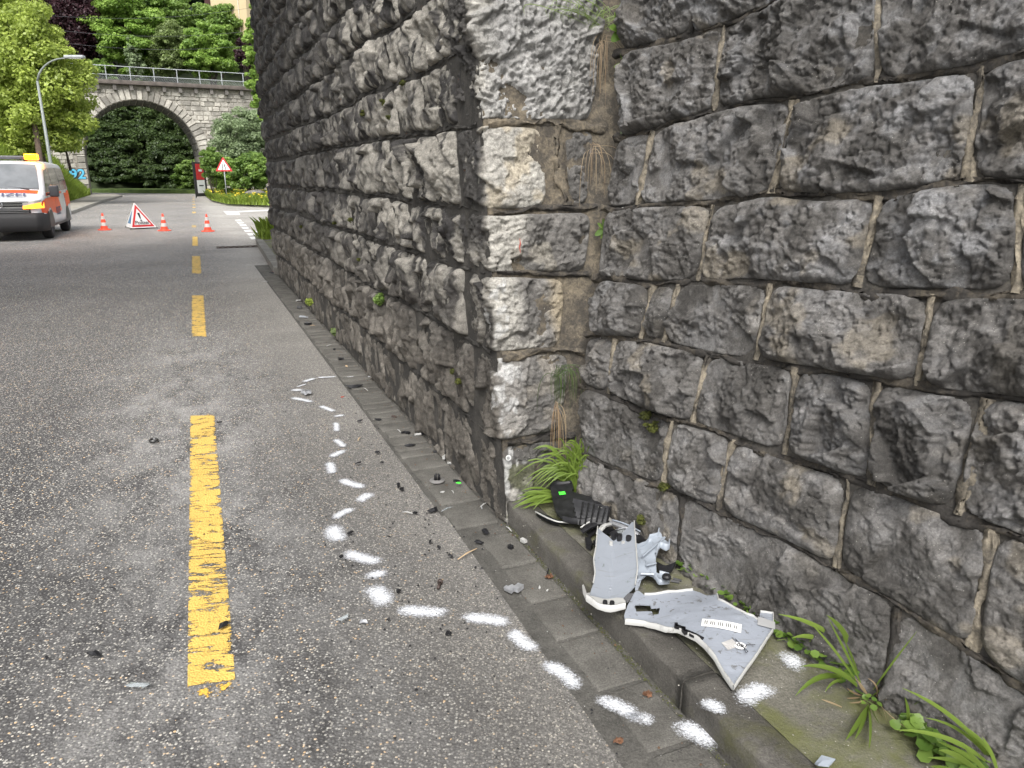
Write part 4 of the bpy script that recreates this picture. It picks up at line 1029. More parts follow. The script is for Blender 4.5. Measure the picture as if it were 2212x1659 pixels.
for v in bm.verts:
    k = .8+.4*float(fbm(np.array([v.co.x*1.6+3]), np.array([v.co.y*1.6+v.co.z]), 3, 3)[0]); v.co = Vector((v.co.x*k*1.25, v.co.y*k, v.co.z*k*.62))
me = bpy.data.meshes.new('boulder'); bm.to_mesh(me); bm.free(); me.materials.append(BD); me.polygons.foreach_set('use_smooth', [True]*len(me.polygons))
o = bpy.data.objects.new('boulder', me); COL.objects.link(o); o.location = tuple(G(551, 424, .35)); tag(o, 'grey boulder lying in the grass island by the bushes', 'boulder')

# house on the hill
HO = empty('house', at(540, 56, 110), -.45, 'beige plastered house with brown tiled roof at the top edge', 'house')
BEI = simple('beige_plaster', (.52, .42, .26), .9, .06, 1); TILE = NM('roof_tiles', .85); _p = TILE.obj(); TILE.color(TILE.mix(1., TILE.ramp(TILE.noise(_p, 3, 6), [(.3, (.10, .055, .045)), (.7, (.19, .11, .09))]), TILE.mr(TILE.rnd(), 0, 1, .75, 1.25), 'MULTIPLY')); TILE = TILE.m
EAV = simple('dark_eaves_wood', (.055, .022, .018), .8, .2, 4)
hx, hy, hz = 3.1, 3.6, 6.6
m = MB(); m.box((0, 0, hz/2-2), (2*hx, 2*hy, hz+4)); m.add([(-hx, -hy, hz), (hx, -hy, hz), (0, -hy, hz+4.2), (-hx, hy, hz), (hx, hy, hz), (0, hy, hz+4.2)], [(0, 1, 2), (4, 3, 5)]); m.build('wall', BEI, HO)
for sx in (-1, 1):
    m = MB(); sl_ = math.atan2(4.2, hx); n_ = Vector((sx*math.sin(sl_), 0, math.cos(sl_)))
    e0 = Vector((sx*(hx+.9), 0, hz-1.2)); e1 = Vector((0, 0, hz+4.25))
    m.add([(e0.x, -hy-.8, e0.z), (e0.x, hy+.8, e0.z), (0, hy+.8, e1.z), (0, -hy-.8, e1.z)]+[(e0.x+n_.x*.15, -hy-.8, e0.z+.15*n_.z), (e0.x+n_.x*.15, hy+.8, e0.z+.15*n_.z), (n_.x*.15, hy+.8, e1.z+.15), (n_.x*.15, -hy-.8, e1.z+.15)], [(0, 1, 2, 3), (4, 7, 6, 5), (0, 4, 5, 1), (0, 3, 7, 4), (1, 5, 6, 2)])
    rf = m.build('roof', TILE, HO)
    for k in range(12):
        t0 = k/12; p0 = e0+(e1-e0)*t0; p1 = e0+(e1-e0)*(t0+1/12); m = MB()
        m.add([(p0.x+n_.x*.22, -hy-.8, p0.z+n_.z*.22), (p0.x+n_.x*.22, hy+.8, p0.z+n_.z*.22), (p1.x+n_.x*.16, hy+.8, p1.z+n_.z*.16), (p1.x+n_.x*.16, -hy-.8, p1.z+n_.z*.16)], [(0, 1, 2, 3)]); m.build('tile_course', TILE, rf)
m = MB(); m.box((-hx-.55, -hy+.2, 3.2), (.9, .5, 9)); m.build('timber_porch', EAV, HO)
m = MB(); m.tube([(hx-1.3, -hy-.08, -2), (hx-1.3, -hy-.08, hz)], .07, 8); m.build('downpipe', simple('pale_pipe', (.55, .5, .4), .6), HO)
GLS = simple('dark_window_glass', (.02, .025, .03), .1, .1, 2)
for (wx, wz) in ((-2.3, .6), (-2.5, 4.2), (1.2, 4.4), (-.2, 3.6)):
    m = MB(); m.box((wx, -hy-.03, wz), (.5, .08, .95)); wf = m.build('window', simple('window_frame_white', (.5, .45, .36), .6) if 'window_frame_white' not in bpy.data.materials else bpy.data.materials['window_frame_white'], HO)
    m = MB(); m.box((wx, -hy-.06, wz), (.38, .06, .82)); m.build('pane', GLS, wf)
# overhead wires crossing the upper left
WIR = simple('cable_grey', (.10, .10, .11), .6)
for i, (y0, y1) in enumerate([(30, 18), (52, 72), (76, 104)]):
    a, b = at(-60, y0-10, 74), at(620, y1-14, 92); m = MB(); pts = [a+(b-a)*t-np.array([0, 0, 1.2*math.sin(PI*t)]) for t in np.linspace(0, 1, 14)]
    m.tube(pts, .012, 4); o = m.build('overhead_wire', WIR); o.location = (0, 0, 0)
    tag(o, ['highest of the three thin overhead wires before the copper beech', 'middle one of the three thin overhead wires', 'lowest of the three thin overhead wires above the railing'][i], 'wire', 'overhead wires')

# street lamp and pole
LMM = simple('grey_lamp_paint', (.20, .22, .21), .5, .12, 5)
FL = 40.0; lb = at(117, 400, FL); lb[2] = 0; LP = empty('street_lamp', lb, 0, 'tall grey street lamp with a curved arm over the road', 'street lamp')
top = at(93, 175, FL); m = MB(); b = np.array(lb)
m.tube([b, b+(0, 0, 1.0), (b[0], b[1], top[2])], [.10, .095, .055], 10); m.build('pole', LMM, LP, True, world=True)
hz_ = top[2]; pts = [(b[0], b[1], hz_)]; tgt = at(150, 127, FL+.2)
for t in np.linspace(.15, 1, 8):
    pts.append((b[0]+(tgt[0]-b[0])*t**1.3, b[1], hz_+(tgt[2]-hz_)*(1-(1-t)**2.2)))
m = MB(); m.tube(pts, [.055-.003*i for i in range(len(pts))], 8); m.build('arm', LMM, LP, True, world=True)
m = MB(); m.box((tgt[0]+.38, b[1], tgt[2]+.06), (.95, .3, .14)); bevel(m.build('lamp_head', simple('lamp_head_grey', (.35, .37, .38), .45), LP, world=True), .04)
m = MB(); m.box((tgt[0]+.42, b[1], tgt[2]-.02), (.6, .22, .03)); m.build('glass', simple('lamp_glass', (.6, .6, .58), .2), LP, world=True)
m = MB(); p = at(96, 400, 41.5); p[2] = 0; PO = empty('wooden_post', p, 0, 'weathered brown wooden pole standing left of the street lamp foot', 'post')
m.tube([p, p+(0, 0, 4.6)], [.16, .13], 10); m.build('shaft', simple('weathered_wood', (.12, .085, .065), .9, .3, 8), PO, True, world=True)
m = MB(); m.lathe([(.001, .0), (.15, .0), (.15, .04), (.001, .07)], (p[0], p[1], 4.6), 10); m.build('cap', simple('zinc_cap', (.3, .3, .3), .6), PO, world=True)

# triangular warning sign
RED = simple('sign_red', (.55, .03, .035), .4, .08, 5); WHT = simple('sign_white', (.78, .78, .78), .4, .04, 5); BLK = simple('black_print', (.015, .015, .017), .6, .1, 5); GALV = simple('galvanised_pole', (.36, .38, .38), .45, .15, 6, metal=.3)
fs = 46.0; cs = at(483, 356.5, fs); SG = empty('road_sign', (cs[0], cs[1], .1), math.atan2(cs[0], -cs[1])*0-.0+math.radians(16), 'red bordered triangular road narrows sign on a grey pole', 'road sign')
cz = cs[2]-.1
def tri(r_, y, rnd_=.0):
    pts = []
    for k in range(3):
        a = PI/2+k*2*PI/3
        cxx, czz = (r_-rnd_*2)*math.cos(a), (r_-rnd_*2)*math.sin(a)
        for j in range(5):
            b_ = a-PI/3+j*PI/6; pts.append((cxx+rnd_*math.cos(b_), y, cz-.08+czz+rnd_*math.sin(b_)))
    return pts
m = MB(); m.prism(tri(.56, .0, .04), (0, -.02, 0)); fix(m.build('border', RED, SG))
m = MB(); m.prism(tri(.565, .006, .04), (0, -.004, 0)); fix(m.build('backing', GALV, SG))
m = MB(); m.prism(tri(.40, -.022, .02), (0, -.004, 0)); fix(m.build('panel', WHT, SG))
for sx in (-1, 1):
    m = MB(); xs_ = [.105, .10, .05, .05]; zs_ = [-.19, -.07, .03, .15]; o_ = cz-.1
    L_ = [(sx*x, z) for x, z in zip(xs_, zs_)]; W_ = .022
    pts = [(x-W_, -.028, o_+z) for x, z in L_]+[(x+W_, -.028, o_+z) for x, z in L_[::-1]]; m.prism(pts, (0, -.003, 0)); fix(m.build('symbol', BLK, SG))
m = MB(); m.tube([(0, .035, 0), (0, .035, cz+.35)], .032, 8); m.build('pole', GALV, SG, True)
for dz in (-.15, .2): m = MB(); m.box((0, .02, cz-.08+dz), (.16, .03, .04)); m.build('clamp', GALV, SG)
# fence panel with poster at the right foot of the arch
p = at(433, 395, 58); p[2] = .0; PB = empty('poster_board', p, math.radians(82), 'red and white poster on a dark board by the right foot of the arch', 'poster')
m = MB(); m.box((0, 0, 1.35), (1.5, .07, 2.5)); m.build('board', simple('dark_board', (.03, .03, .032), .7), PB)
m = MB(); m.box((0, -.045, 1.9), (1.05, .02, 1.15)); m.build('red_sheet', RED, PB)
m = MB(); m.box((0, -.045, .82), (1.05, .02, .95)); m.build('white_sheet', WHT, PB)
m = MB(); m.box((.05, -.06, 2.0), (.42, .01, .16)); m.build('print_bar', WHT, PB)
m = MB(); m.box((.0, -.06, .9), (.6, .01, .08)); m.build('print_bar', BLK, PB)
for sx in (-.8, .8): m = MB(); m.tube([(sx, 0, 0), (sx, 0, 2.7)], .04, 6); m.build('post', BLK, PB)

# ------------------------------------------------------------------ cones
ORG = simple('cone_orange', (.78, .07, .03), .5, .08, 6); REF = simple('reflective_grey', (.48, .48, .46), .4, .06, 20); 
def cone(label):
    r0 = empty('traffic_cone', (0, 0, 0), 0, label, 'traffic cone', 'traffic cones across the road')
    m = MB(); m.lathe([(.001, 0), (.19, 0), (.195, .012), (.18, .028), (.12, .034), (.115, .05)], n=24); fix(m.build('foot', ORG, r0, True))
    rad = lambda z: .108-.085*(z-.04)/.46
    zs = [(.04, .13, ORG, 'sleeve'), (.13, .23, REF, 'reflective_band'), (.23, .325, ORG, 'sleeve'), (.325, .42, REF, 'reflective_band'), (.42, .50, ORG, 'tip')]
    for a, b, mt, nm in zs:
        m = MB(); prof = [(rad(a), a), (rad(b), b)]
        if nm == 'tip': prof += [(rad(b)*.8, b+.008), (.001, b+.008)]
        m.lathe(prof, n=24); m.build(nm, mt, r0, True)
    return r0
cn = cone('leftmost traffic cone beside the police van'); cn.location = tuple(G(226, 497, .0))
c2 = copy_tree(cn); c2.location = tuple(G(355.5, 498.5)); c2['label'] = 'middle traffic cone right beside the folding triangle'
c3 = copy_tree(cn); c3.location = tuple(G(449.5, 500)); c3['label'] = 'rightmost traffic cone right of the yellow dashes'
# folding warning triangle
TS = empty('folding_warning_sign', G(300, 491), 0, 'folding three-sided police warning triangle standing between the cones', 'warning sign')
A = G(283.5, 492.6, .045); B = G(337, 490.3, .045); Cc = G(273, 490.5, .045); Cc = Cc+(Cc-_O)*np.array([.02, .02, 0]); D = (A+B)/2*0
mid = (A+B+Cc)/3; apx = at(289.5, 438, A[1]+.12)
BLU = simple('blue_print', (.08, .2, .36), .5)
def tri_on(nm, P, k0, off, mat, parent):
    P = [np.asarray(p) for p in P]; c = sum(P)/3; nrm = np.cross(P[1]-P[0], P[2]-P[0]); nrm /= np.linalg.norm(nrm)
    if nrm@(_O-c) < 0: nrm = -nrm
    return fix(MB().prism([c+(p-c)*k0+nrm*off for p in P], nrm*.004).build(nm, mat, parent, world=True)), c, nrm
f1 = [A, B, apx]; f2 = [Cc, A, apx]
_, c1, n1 = tri_on('fabric_face', f1, 1.0, 0, WHT, TS); tri_on('red_border', f1, .90, .006, RED, TS); tri_on('white_field', f1, .66, .012, WHT, TS)
_, c2_, n2_ = tri_on('fabric_face', f2, 1.0, 0, WHT, TS); tri_on('blue_panel', f2, .55, .006, BLU, TS)
BK = np.array([A[0]*.5+B[0]*.5-.05, A[1]*.5+B[1]*.5+.75, .045]); tri_on('fabric_face', [B, BK, apx], 1, 0, WHT, TS); tri_on('fabric_face', [Cc, BK, apx], 1, 0, WHT, TS)
dx = (B-A)/np.linalg.norm(B-A); up_ = np.cross(n1, dx); 
if up_[2] < 0: up_ = -up_
Rm = Matrix(((dx[0], up_[0], n1[0]), (dx[1], up_[1], n1[1]), (dx[2], up_[2], n1[2])))
fb = (A+B)/2; hgt_ = (apx-fb)@up_; skew = (apx-fb)@dx
def on_face(u, v): return fb+dx*(u+skew*v)+up_*(v*hgt_)+n1*.019
t = text_mesh('lettering', 'Polizei', .155, BLK, TS, tuple(on_face(0, .20)-np.array(TS.location)), Rm.to_euler(), .001, 'CENTER', 1.0, .003)
m = MB(); q = [(-.018, .36), (.018, .36), (.034, .60), (-.034, .60)]; m.prism([on_face(u, v) for u, v in q], n1*.003); fix(m.build('exclamation_bar', BLK, TS, world=True))
m = MB(); m.prism([on_face(.026*math.cos(a), .30+.030*math.sin(a)) for a in np.linspace(0, 2*PI, 13)[:-1]], n1*.003); fix(m.build('exclamation_dot', BLK, TS, world=True))
for a, b in ((A, apx), (B, apx), (Cc, apx), (BK, apx), (A, B), (Cc, A), (B, BK), (Cc, BK)): m = MB(); m.tube([a, b], .011, 6); m.build('edge_rod', WHT, TS, world=True)
for q in (A, B, Cc, BK): m = MB(); e = (q-mid); e[2] = 0; e /= np.linalg.norm(e); m.tube([q, q+e*.06-np.array([0, 0, .035])], .012, 6); m.build('foot', BLK, TS, world=True)
m = MB(); m.tube([apx, apx+(0, 0, .05)], .012, 6); m.build('knob', BLK, TS, world=True)

# ------------------------------------------------------------------ police van
vl_ = np.array([.92138, .38864, 0]); fx_ = np.array([.38864, -.92138, 0])
vp = G(118, 514)-vl_*.94
VN = empty('police_van', vp, math.atan2(fx_[1], fx_[0]), 'white and orange police van with amber flashing lights parked at the left edge', 'van')
WB = simple('white_paintwork', (.60, .61, .63), .25, .02, 2); OR = simple('orange_film', (.80, .085, .012), .35, .05, 2); DKP = simple('dark_bumper_plastic', (.020, .019, .020), .65, .1, 20)
BLP = simple('black_trim', (.012, .012, .013), .4, .1, 10); CHR = simple('chrome', (.6, .6, .6), .15, .05, 5, metal=.9); GLA = simple('van_glass', (.035, .04, .045), .06, .2, 3, spec=.8); WGL = NM('windscreen_glass', .08, .8); _p = WGL.obj(); WGL.color(WGL.ramp(WGL.noise(_p, 2.2, 3), [(.35, (.13, .14, .145)), (.65, (.20, .21, .22))])); WGL = WGL.m
TYR = simple('tyre_rubber', (.022, .021, .021), .85, .15, 20); STL = simple('wheel_steel', (.20, .20, .21), .4, .1, 5, metal=.5); DB = simple('grey_blue_print', (.09, .10, .17), .5, .1, 5)
AMB = emit('amber_lamp', (1, .22, .004), 3.2); AMB2 = emit('amber_headlamp', (1, .30, .02), 1.7); HLG = simple('headlamp_glass', (.45, .42, .38), .15, .1, 8)
TXS = [(-4.02, 1.10), (-4.0, 1.84), (-3.93, 1.93), (-3.7, 1.96), (-2.5, 1.985), (-1.2, 1.985), (-.62, 1.955), (-.38, 1.90), (.36, 1.235), (.45, 1.20), (.70, 1.10), (.84, 1.0), (.90, .86), (.93, .6)]
def ztop(x): return float(np.interp(x, [a for a, b in TXS], [b for a, b in TXS]))
def wid(x, z):
    b = .95*(1-.13*max(0, (z-1.02)/.95)**1.25); b *= 1-.035*max(0, (.42-z)/.14)*.5
    if x > .45: b *= 1-.16*((x-.45)/.48)**2.2
    if x < -3.7: b *= 1-.06*((-3.7-x)/.32)**2
    return b
stx = [-4.02, -4.0, -3.93, -3.7, -3.2, -2.5, -1.8, -1.2, -.62, -.38, -.2, 0, .2, .36, .45, .58, .70, .78, .84, .88, .91, .93]
fr = [0, .12, .25, .38, .5, .62, .72, .82, .90, .955, .985, 1.0]
V = []; nr = 0
for x in stx:
    zt, zb = ztop(x), .30+.0*x
    ring_ = [(0, zb)]
    for f_ in fr:
        z_ = zb+(zt-zb)*f_; y_ = wid(x, z_)
        if f_ > .9: y_ *= {.955: .975, .985: .91, 1.0: .80}.get(f_, 1)
        ring_.append((y_, z_))
    ring_.append((.4, zt+.02)); ring_.append((0, zt+.025))
    full = [(y, z) for y, z in ring_]+[(-y, z) for y, z in ring_[-2:0:-1]]
    nr = len(full); V += [(x, y, z) for y, z in full]
Fc = [(i*nr+k, i*nr+(k+1) % nr, (i+1)*nr+(k+1) % nr, (i+1)*nr+k) for i in range(len(stx)-1) for k in range(nr)]
Fc += [tuple(range(nr)), tuple(range((len(stx)-1)*nr, len(stx)*nr))]
fix(mesh_py('body', V, Fc, WB, VN, True))
def side_panel(nm, pts, mat, off=.006, sgn=1, n=7):
    """polygon (x,z) laid on the van's side, subdivided so that it follows the flank"""
    bm = bmesh.new(); vs_ = [bm.verts.new((x, 0, z)) for x, z in pts]; bm.faces.new(vs_)
    for k in np.linspace(-4, 1, 41): bmesh.ops.bisect_plane(bm, geom=bm.verts[:]+bm.edges[:]+bm.faces[:], plane_co=(k, 0, 0), plane_no=(1, 0, 0))
    for k in np.linspace(.3, 2, 18): bmesh.ops.bisect_plane(bm, geom=bm.verts[:]+bm.edges[:]+bm.faces[:], plane_co=(0, 0, k), plane_no=(0, 0, 1))
    for v in bm.verts: v.co.y = sgn*(wid(v.co.x, v.co.z)+off)
    me = bpy.data.meshes.new(nm); bm.to_mesh(me); bm.free(); me.materials.append(mat); o = bpy.data.objects.new(nm, me); COL.objects.link(o); o.parent = VN; return o
for sg in (1, -1):
    side_panel('side_window', [(-.98, 1.20), (.18, 1.20), (.02, 1.34), (-.40, 1.74), (-.98, 1.80)], GLA, .006, sg)
    side_panel('side_window', [(-2.38, 1.20), (-1.08, 1.20), (-1.08, 1.81), (-2.38, 1.82)], GLA, .006, sg)
    side_panel('side_window', [(-3.78, 1.22), (-2.44, 1.20), (-2.44, 1.82), (-3.66, 1.80)], GLA, .006, sg)
    side_panel('orange_panel', [(.50, 1.04), (.74, .98), (.84, .82), (.80, .70), (.50, .66), (.40, .62), (.30, .72), (.0, .82), (-.36, .66), (-1.15, .60), (-1.95, .66), (-1.6, 1.04), (-.6, 1.07)], OR, .005, sg)
    side_panel('orange_panel', [(.3, 1.10), (-2.3, 1.12), (-2.3, 1.18), (.2, 1.18)], OR, .005, sg)
    side_panel('orange_panel', [(-2.25, 1.18), (-3.3, 1.18), (-3.6, .80), (-3.95, .80), (-3.98, 1.75), (-3.80, 1.82), (-3.86, 1.18), (-3.3, 1.18), (-3.5, 1.10), (-2.9, .68), (-2.6, .68)][:3]+[(-3.9, .70), (-3.98, 1.0), (-3.97, 1.18)], OR, .005, sg)
    side_panel('orange_panel', [(-2.75, 1.12), (-3.45, 1.12), (-3.95, 1.12), (-3.95, .76), (-3.5, .80), (-2.9, .66)], OR, .0055, sg)
    side_panel('orange_panel', [(-3.97, 1.0), (-3.97, 1.70), (-3.84, 1.82), (-3.84, 1.0)], OR, .007, sg)
    for xx in (-1.03, -2.42): side_panel('door_seam', [(xx, .45), (xx+.012, .45), (xx+.012, 1.85), (xx, 1.85)], BLP, .0075, sg)
    side_panel('sill_trim', [(-3.3, .30), (-.45, .30), (-.45, .36), (-3.3, .36)], BLP, .008, sg)
    for xx in (-.85, -1.2): m = MB(); m.box((xx, sg*(wid(xx, 1.08)+.02), 1.07), (.16, .03, .03)); bevel(m.build('door_handle', BLP, VN), .006)
    # mirrors
    m = MB(); m.box((.12, sg*1.12, 1.22), (.13, .22, .30)); bevel(m.build('mirror', simple('mirror_grey', (.05, .05, .055), .4) if sg == 1 else bpy.data.materials['mirror_grey'], VN), .045, 3)
    m = MB(); m.box((.08, sg*1.0, 1.14), (.08, .16, .05)); m.build('mirror_arm', BLP, VN)
    # wheels
    for wx in (0.0, -3.0):
        yy = sg*.83
        m = MB(); m.lathe([(.20, -.11), (.30, -.115), (.335, -.09), (.345, -.05), (.345, .05), (.335, .09), (.30, .115), (.20, .11)], (wx, yy, .345), 28, 'y'); w_ = fix(m.build('tyre', TYR, VN, True))
        m = MB(); m.lathe([(.001, .05), (.05, .055), (.07, .03), (.16, .015), (.19, .05), (.215, .105), (.205, .112)] if sg == 1 else [(.001, -.05), (.05, -.055), (.07, -.03), (.16, -.015), (.19, -.05), (.215, -.105), (.205, -.112)], (wx, yy, .345), 24, 'y'); m.build('rim', STL, VN, True)
        for k in range(8):
            a = k*PI/4; m = MB(); m.box((wx+.13*math.cos(a), yy+sg*.04, .345+.13*math.sin(a)), (.04, .012, .05)); m.build('rim_slot', BLP, VN)
        m = MB()   # dark wheel arch as a raised ring plus its dark well
        arc_ = [(.40*math.cos(a), .345+.40*math.sin(a)) for a in np.linspace(-.15, PI+.15, 15)]
        side_panel('wheel_arch', [(wx+x, max(z, .30)) for x, z in arc_], BLP, .009, sg)
    m = MB(); m.box((-2.95, sg*1.0, 2.0), (.001, .001, .001))
def xfront(y): return .45+.48*min(1.0, (max(0.0, 1-abs(y)/.95)/.16)**(1/2.2))
# windscreen and bonnet panels follow the loft's top
def top_panel(nm, x0, x1, y0, y1, mat, off, n=8, taper=0.0):
    xs_ = np.linspace(x0, x1, n); ys_ = np.linspace(y0, y1, 9); V = []
    for i, x in enumerate(xs_):
        for y in ys_:
            yy = y*(1+taper*(i/(n-1))); V.append((x+off*.7, yy, ztop(x)+.024-.03*(abs(yy)/.9)**3+off))
    return mesh_np(nm, V, gridq(n, 9), mat, VN, True)
top_panel('windscreen', -.345, .33, -.73, .73, WGL, .012, 10, .12)
top_panel('bonnet_stripe', .375, .55, -.80, .80, OR, .006, 4)
m = MB(); m.tube([(.36, -.1, 1.27), (.25, -.55, 1.36)], .012, 5); m.tube([(.36, .6, 1.27), (.27, .1, 1.345)], .012, 5); m.build('wiper', BLP, VN)
sl_b = math.atan2(1.20-1.0, .84-.45)
text_mesh('bonnet_lettering', 'POLIZEI', .215, DB, VN, (.72, .0, 1.148), (0, -0.0, PI/2), .002, 'CENTER', 1.55, .004).rotation_euler = Matrix(((0, -.87, .46), (1, 0, 0), (0, .46, .87))).to_euler()
tm_ = text_mesh('door_lettering', 'POLIZEI', .30, DB, VN, (-1.28, wid(-1.3, .68)+.011, .66), (PI/2, 0, PI), .001, 'CENTER', .72, .004)
# front: grille, bumper, lamps, plate
m = MB(); m.box((.875, 0, .90), (.10, 1.28, .17)); bevel(m.build('grille', BLP, VN), .02)
for zz_, w_ in ((.955, 1.26), (.90, 1.26), (.835, 1.52)): m = MB(); m.box((.93, 0, zz_), (.02, w_, .014 if zz_ > .84 else .028)); m.build('grille_bar', CHR, VN)
m = MB(); m.box((.90, 0, .74), (.09, 1.3, .12)); bevel(m.build('lower_grille', BLP, VN), .02)
for zz_ in (.76, .72): m = MB(); m.box((.95, 0, zz_), (.012, 1.24, .012)); m.build('grille_bar', simple('satin_bar', (.2, .2, .2), .4) if 'satin_bar' not in bpy.data.materials else bpy.data.materials['satin_bar'], VN)
# bumper wraps round the corners
V = []; ys_ = np.linspace(-1, 1, 25)
pr = [(.0, .24), (.07, .27), (.09, .40), (.08, .56), (.03, .69), (-.03, .70)]
for y in ys_:
    yy = y*.955; xf = xfront(yy)+.01
    for dx_, z_ in pr: V.append((xf+dx_*(1-.0*abs(y)), yy*(1+.02*(dx_ > .05)), z_))
fix(mesh_np('bumper', V, gridq(25, 6), DKP, VN, True))
for sg in (1, -1):
    V = []
    for x_, z0_, z1_ in ((.52, .30, .72), (.40, .30, .71), (.34, .34, .66)): V += [(x_, sg*(wid(x_, z0_)+.018), z0_), (x_, sg*(wid(x_, z1_)+.018), z1_)]
    mesh_np('bumper_corner', V, gridq(3, 2), DKP, VN, True)
    for zz_ in (.50, .44): m = MB(); m.box((.985-.06, sg*.62, zz_), (.03, .42, .015)); m.build('bumper_slot', BLP, VN)
    # headlamps
    def lamp(nm, y0, y1, z0a, z1a, z0b, z1b, mat, off):
        V = []
        for t in np.linspace(0, 1, 7):
            y = y0+(y1-y0)*t; xf = xfront(y)-.012
            for s_ in (0, 1):
                z_ = (z0a+(z0b-z0a)*t)*(1-s_)+(z1a+(z1b-z1a)*t)*s_; V.append((xf+off-.05*s_*.5, sg*y, z_))
        return mesh_np(nm, V, gridq(7, 2), mat, VN, True)
    lamp('headlamp', .50, .93, .80, .96, .80, 1.02, HLG, .035)
    lamp('indicator_lamp', .50, .93, .795, .87, .81, .96, AMB2, .050)
m = MB(); m.box((1.012, 0, .50), (.012, .52, .115)); PLT = m.build('number_plate', WHT, VN)
text_mesh('plate_text', '27 310', .105, BLK, VN, (1.020, .06, .50), (PI/2, 0, PI/2), .001, 'CENTER', .85, .002)
RG = MB(); RG.tube([(.955, .075*math.cos(a), .905+.075*math.sin(a)) for a in np.linspace(0, 2*PI, 21)], .010, 6, False); lg = RG.build('emblem_ring', CHR, VN, True)
m = MB(); m.tube([(.955, -.035, .96), (.955, 0, .915), (.955, .035, .96)], .008, 5); m.tube([(.955, -.062, .935), (.955, -.03, .855), (.955, 0, .905), (.955, .03, .855), (.955, .062, .935)], .008, 5); m.build('emblem_letters', CHR, VN)
# light bar
m = MB(); m.box((-.78, 0, 2.07), (.34, 1.36, .09)); bevel(m.build('light_bar', simple('light_bar_grey', (.10, .10, .11), .35), VN), .03, 3)
for sg, mt in ((1, AMB), (-1, simple('dark_lens', (.12, .05, .02), .2))): m = MB(); m.box((-.74, sg*.60, 2.09), (.34, .30, .16)); bevel(m.build('beacon', mt, VN), .04, 3)
bl_ = bpy.data.lights.new('amber_glow', 'POINT'); bl_.energy = 28; bl_.color = (1, .38, .04); bl_.shadow_soft_size = .12; bo_ = bpy.data.objects.new('amber_glow', bl_); COL.objects.link(bo_); bo_.parent = VN; bo_.location = (-.62, .85, 2.12)
for y_ in (-.45, .45): m = MB(); m.box((-.78, y_, 2.01), (.12, .08, .07)); m.build('bar_foot', BLP, VN)
m = MB(); m.box((.55, .0, 1.15), (.03, .16, .02)); m.build('front_flash', CHR, VN)
m = MB(); m.tube([(-3.4, .3, 1.99), (-3.4, .3, 2.12)], .012, 5); m.build('aerial', BLP, VN)
m = MB(); m.box((-1.6, 0, .27), (4.2, 1.5, .06)); m.build('underbody', BLP, VN)
# ================================================================== broken car parts
def dirty(name, c, dirt, thr=.55, rough=.4, sc=14):
    m = NM(name, rough, .45); p = m.pos(); n = m.noise(p, sc, 8, .68, .6)
    c0 = m.mix(m.mr(n, thr, thr+.06, 0, .85), c, dirt); c0 = m.mix(m.mr(m.noise(m.mapv(p, (1, 9, 1), (0, 0, .6)), 9, 6), .62, .66, 0, .35), c0, (.16, .16, .16))
    m.color(c0); m.bump(m.noise(p, 40, 5), .002); return m.m
GREYP = dirty('grey_bumper_plastic', (.23, .25, .28), (.11, .13, .125), .60)
GREYP2 = dirty('scuffed_bumper_plastic', (.24, .26, .295), (.09, .088, .085), .565, sc=34)
WPAINT = dirty('white_painted_edge', (.38, .38, .365), (.12, .11, .09), .60, .45, 22)
LIGHTP = dirty('pale_blue_plastic', (.26, .29, .33), (.15, .15, .14), .66)
BLACKP = NM('black_car_plastic', .42, .3); _p = BLACKP.pos(); BLACKP.color(BLACKP.ramp(BLACKP.noise(_p, 30, 5), [(.3, (.008, .008, .009)), (.7, (.022, .022, .024))])); BLACKP = BLACKP.m
SILV = simple('silver_plastic', (.42, .43, .45), .3, .2, 40, metal=.5); CLEAR = NM('clear_plastic', .08, .6); CLEAR.color((.75, .8, .82)); CLEAR.b.inputs['Transmission Weight'].default_value = .75; CLEAR = CLEAR.m
GREENS = simple('green_sticker', (.08, .75, .06), .5, .05); TANC = simple('tan_chip', (.45, .33, .2), .7, .2, 40); REDC = simple('red_chip', (.35, .04, .02), .6, .2, 40)
BROWNB = simple('brown_bolt', (.045, .03, .025), .6, .2, 40)
def Z_(x, y): return (1080+.3580*x, 918+.3580*y)
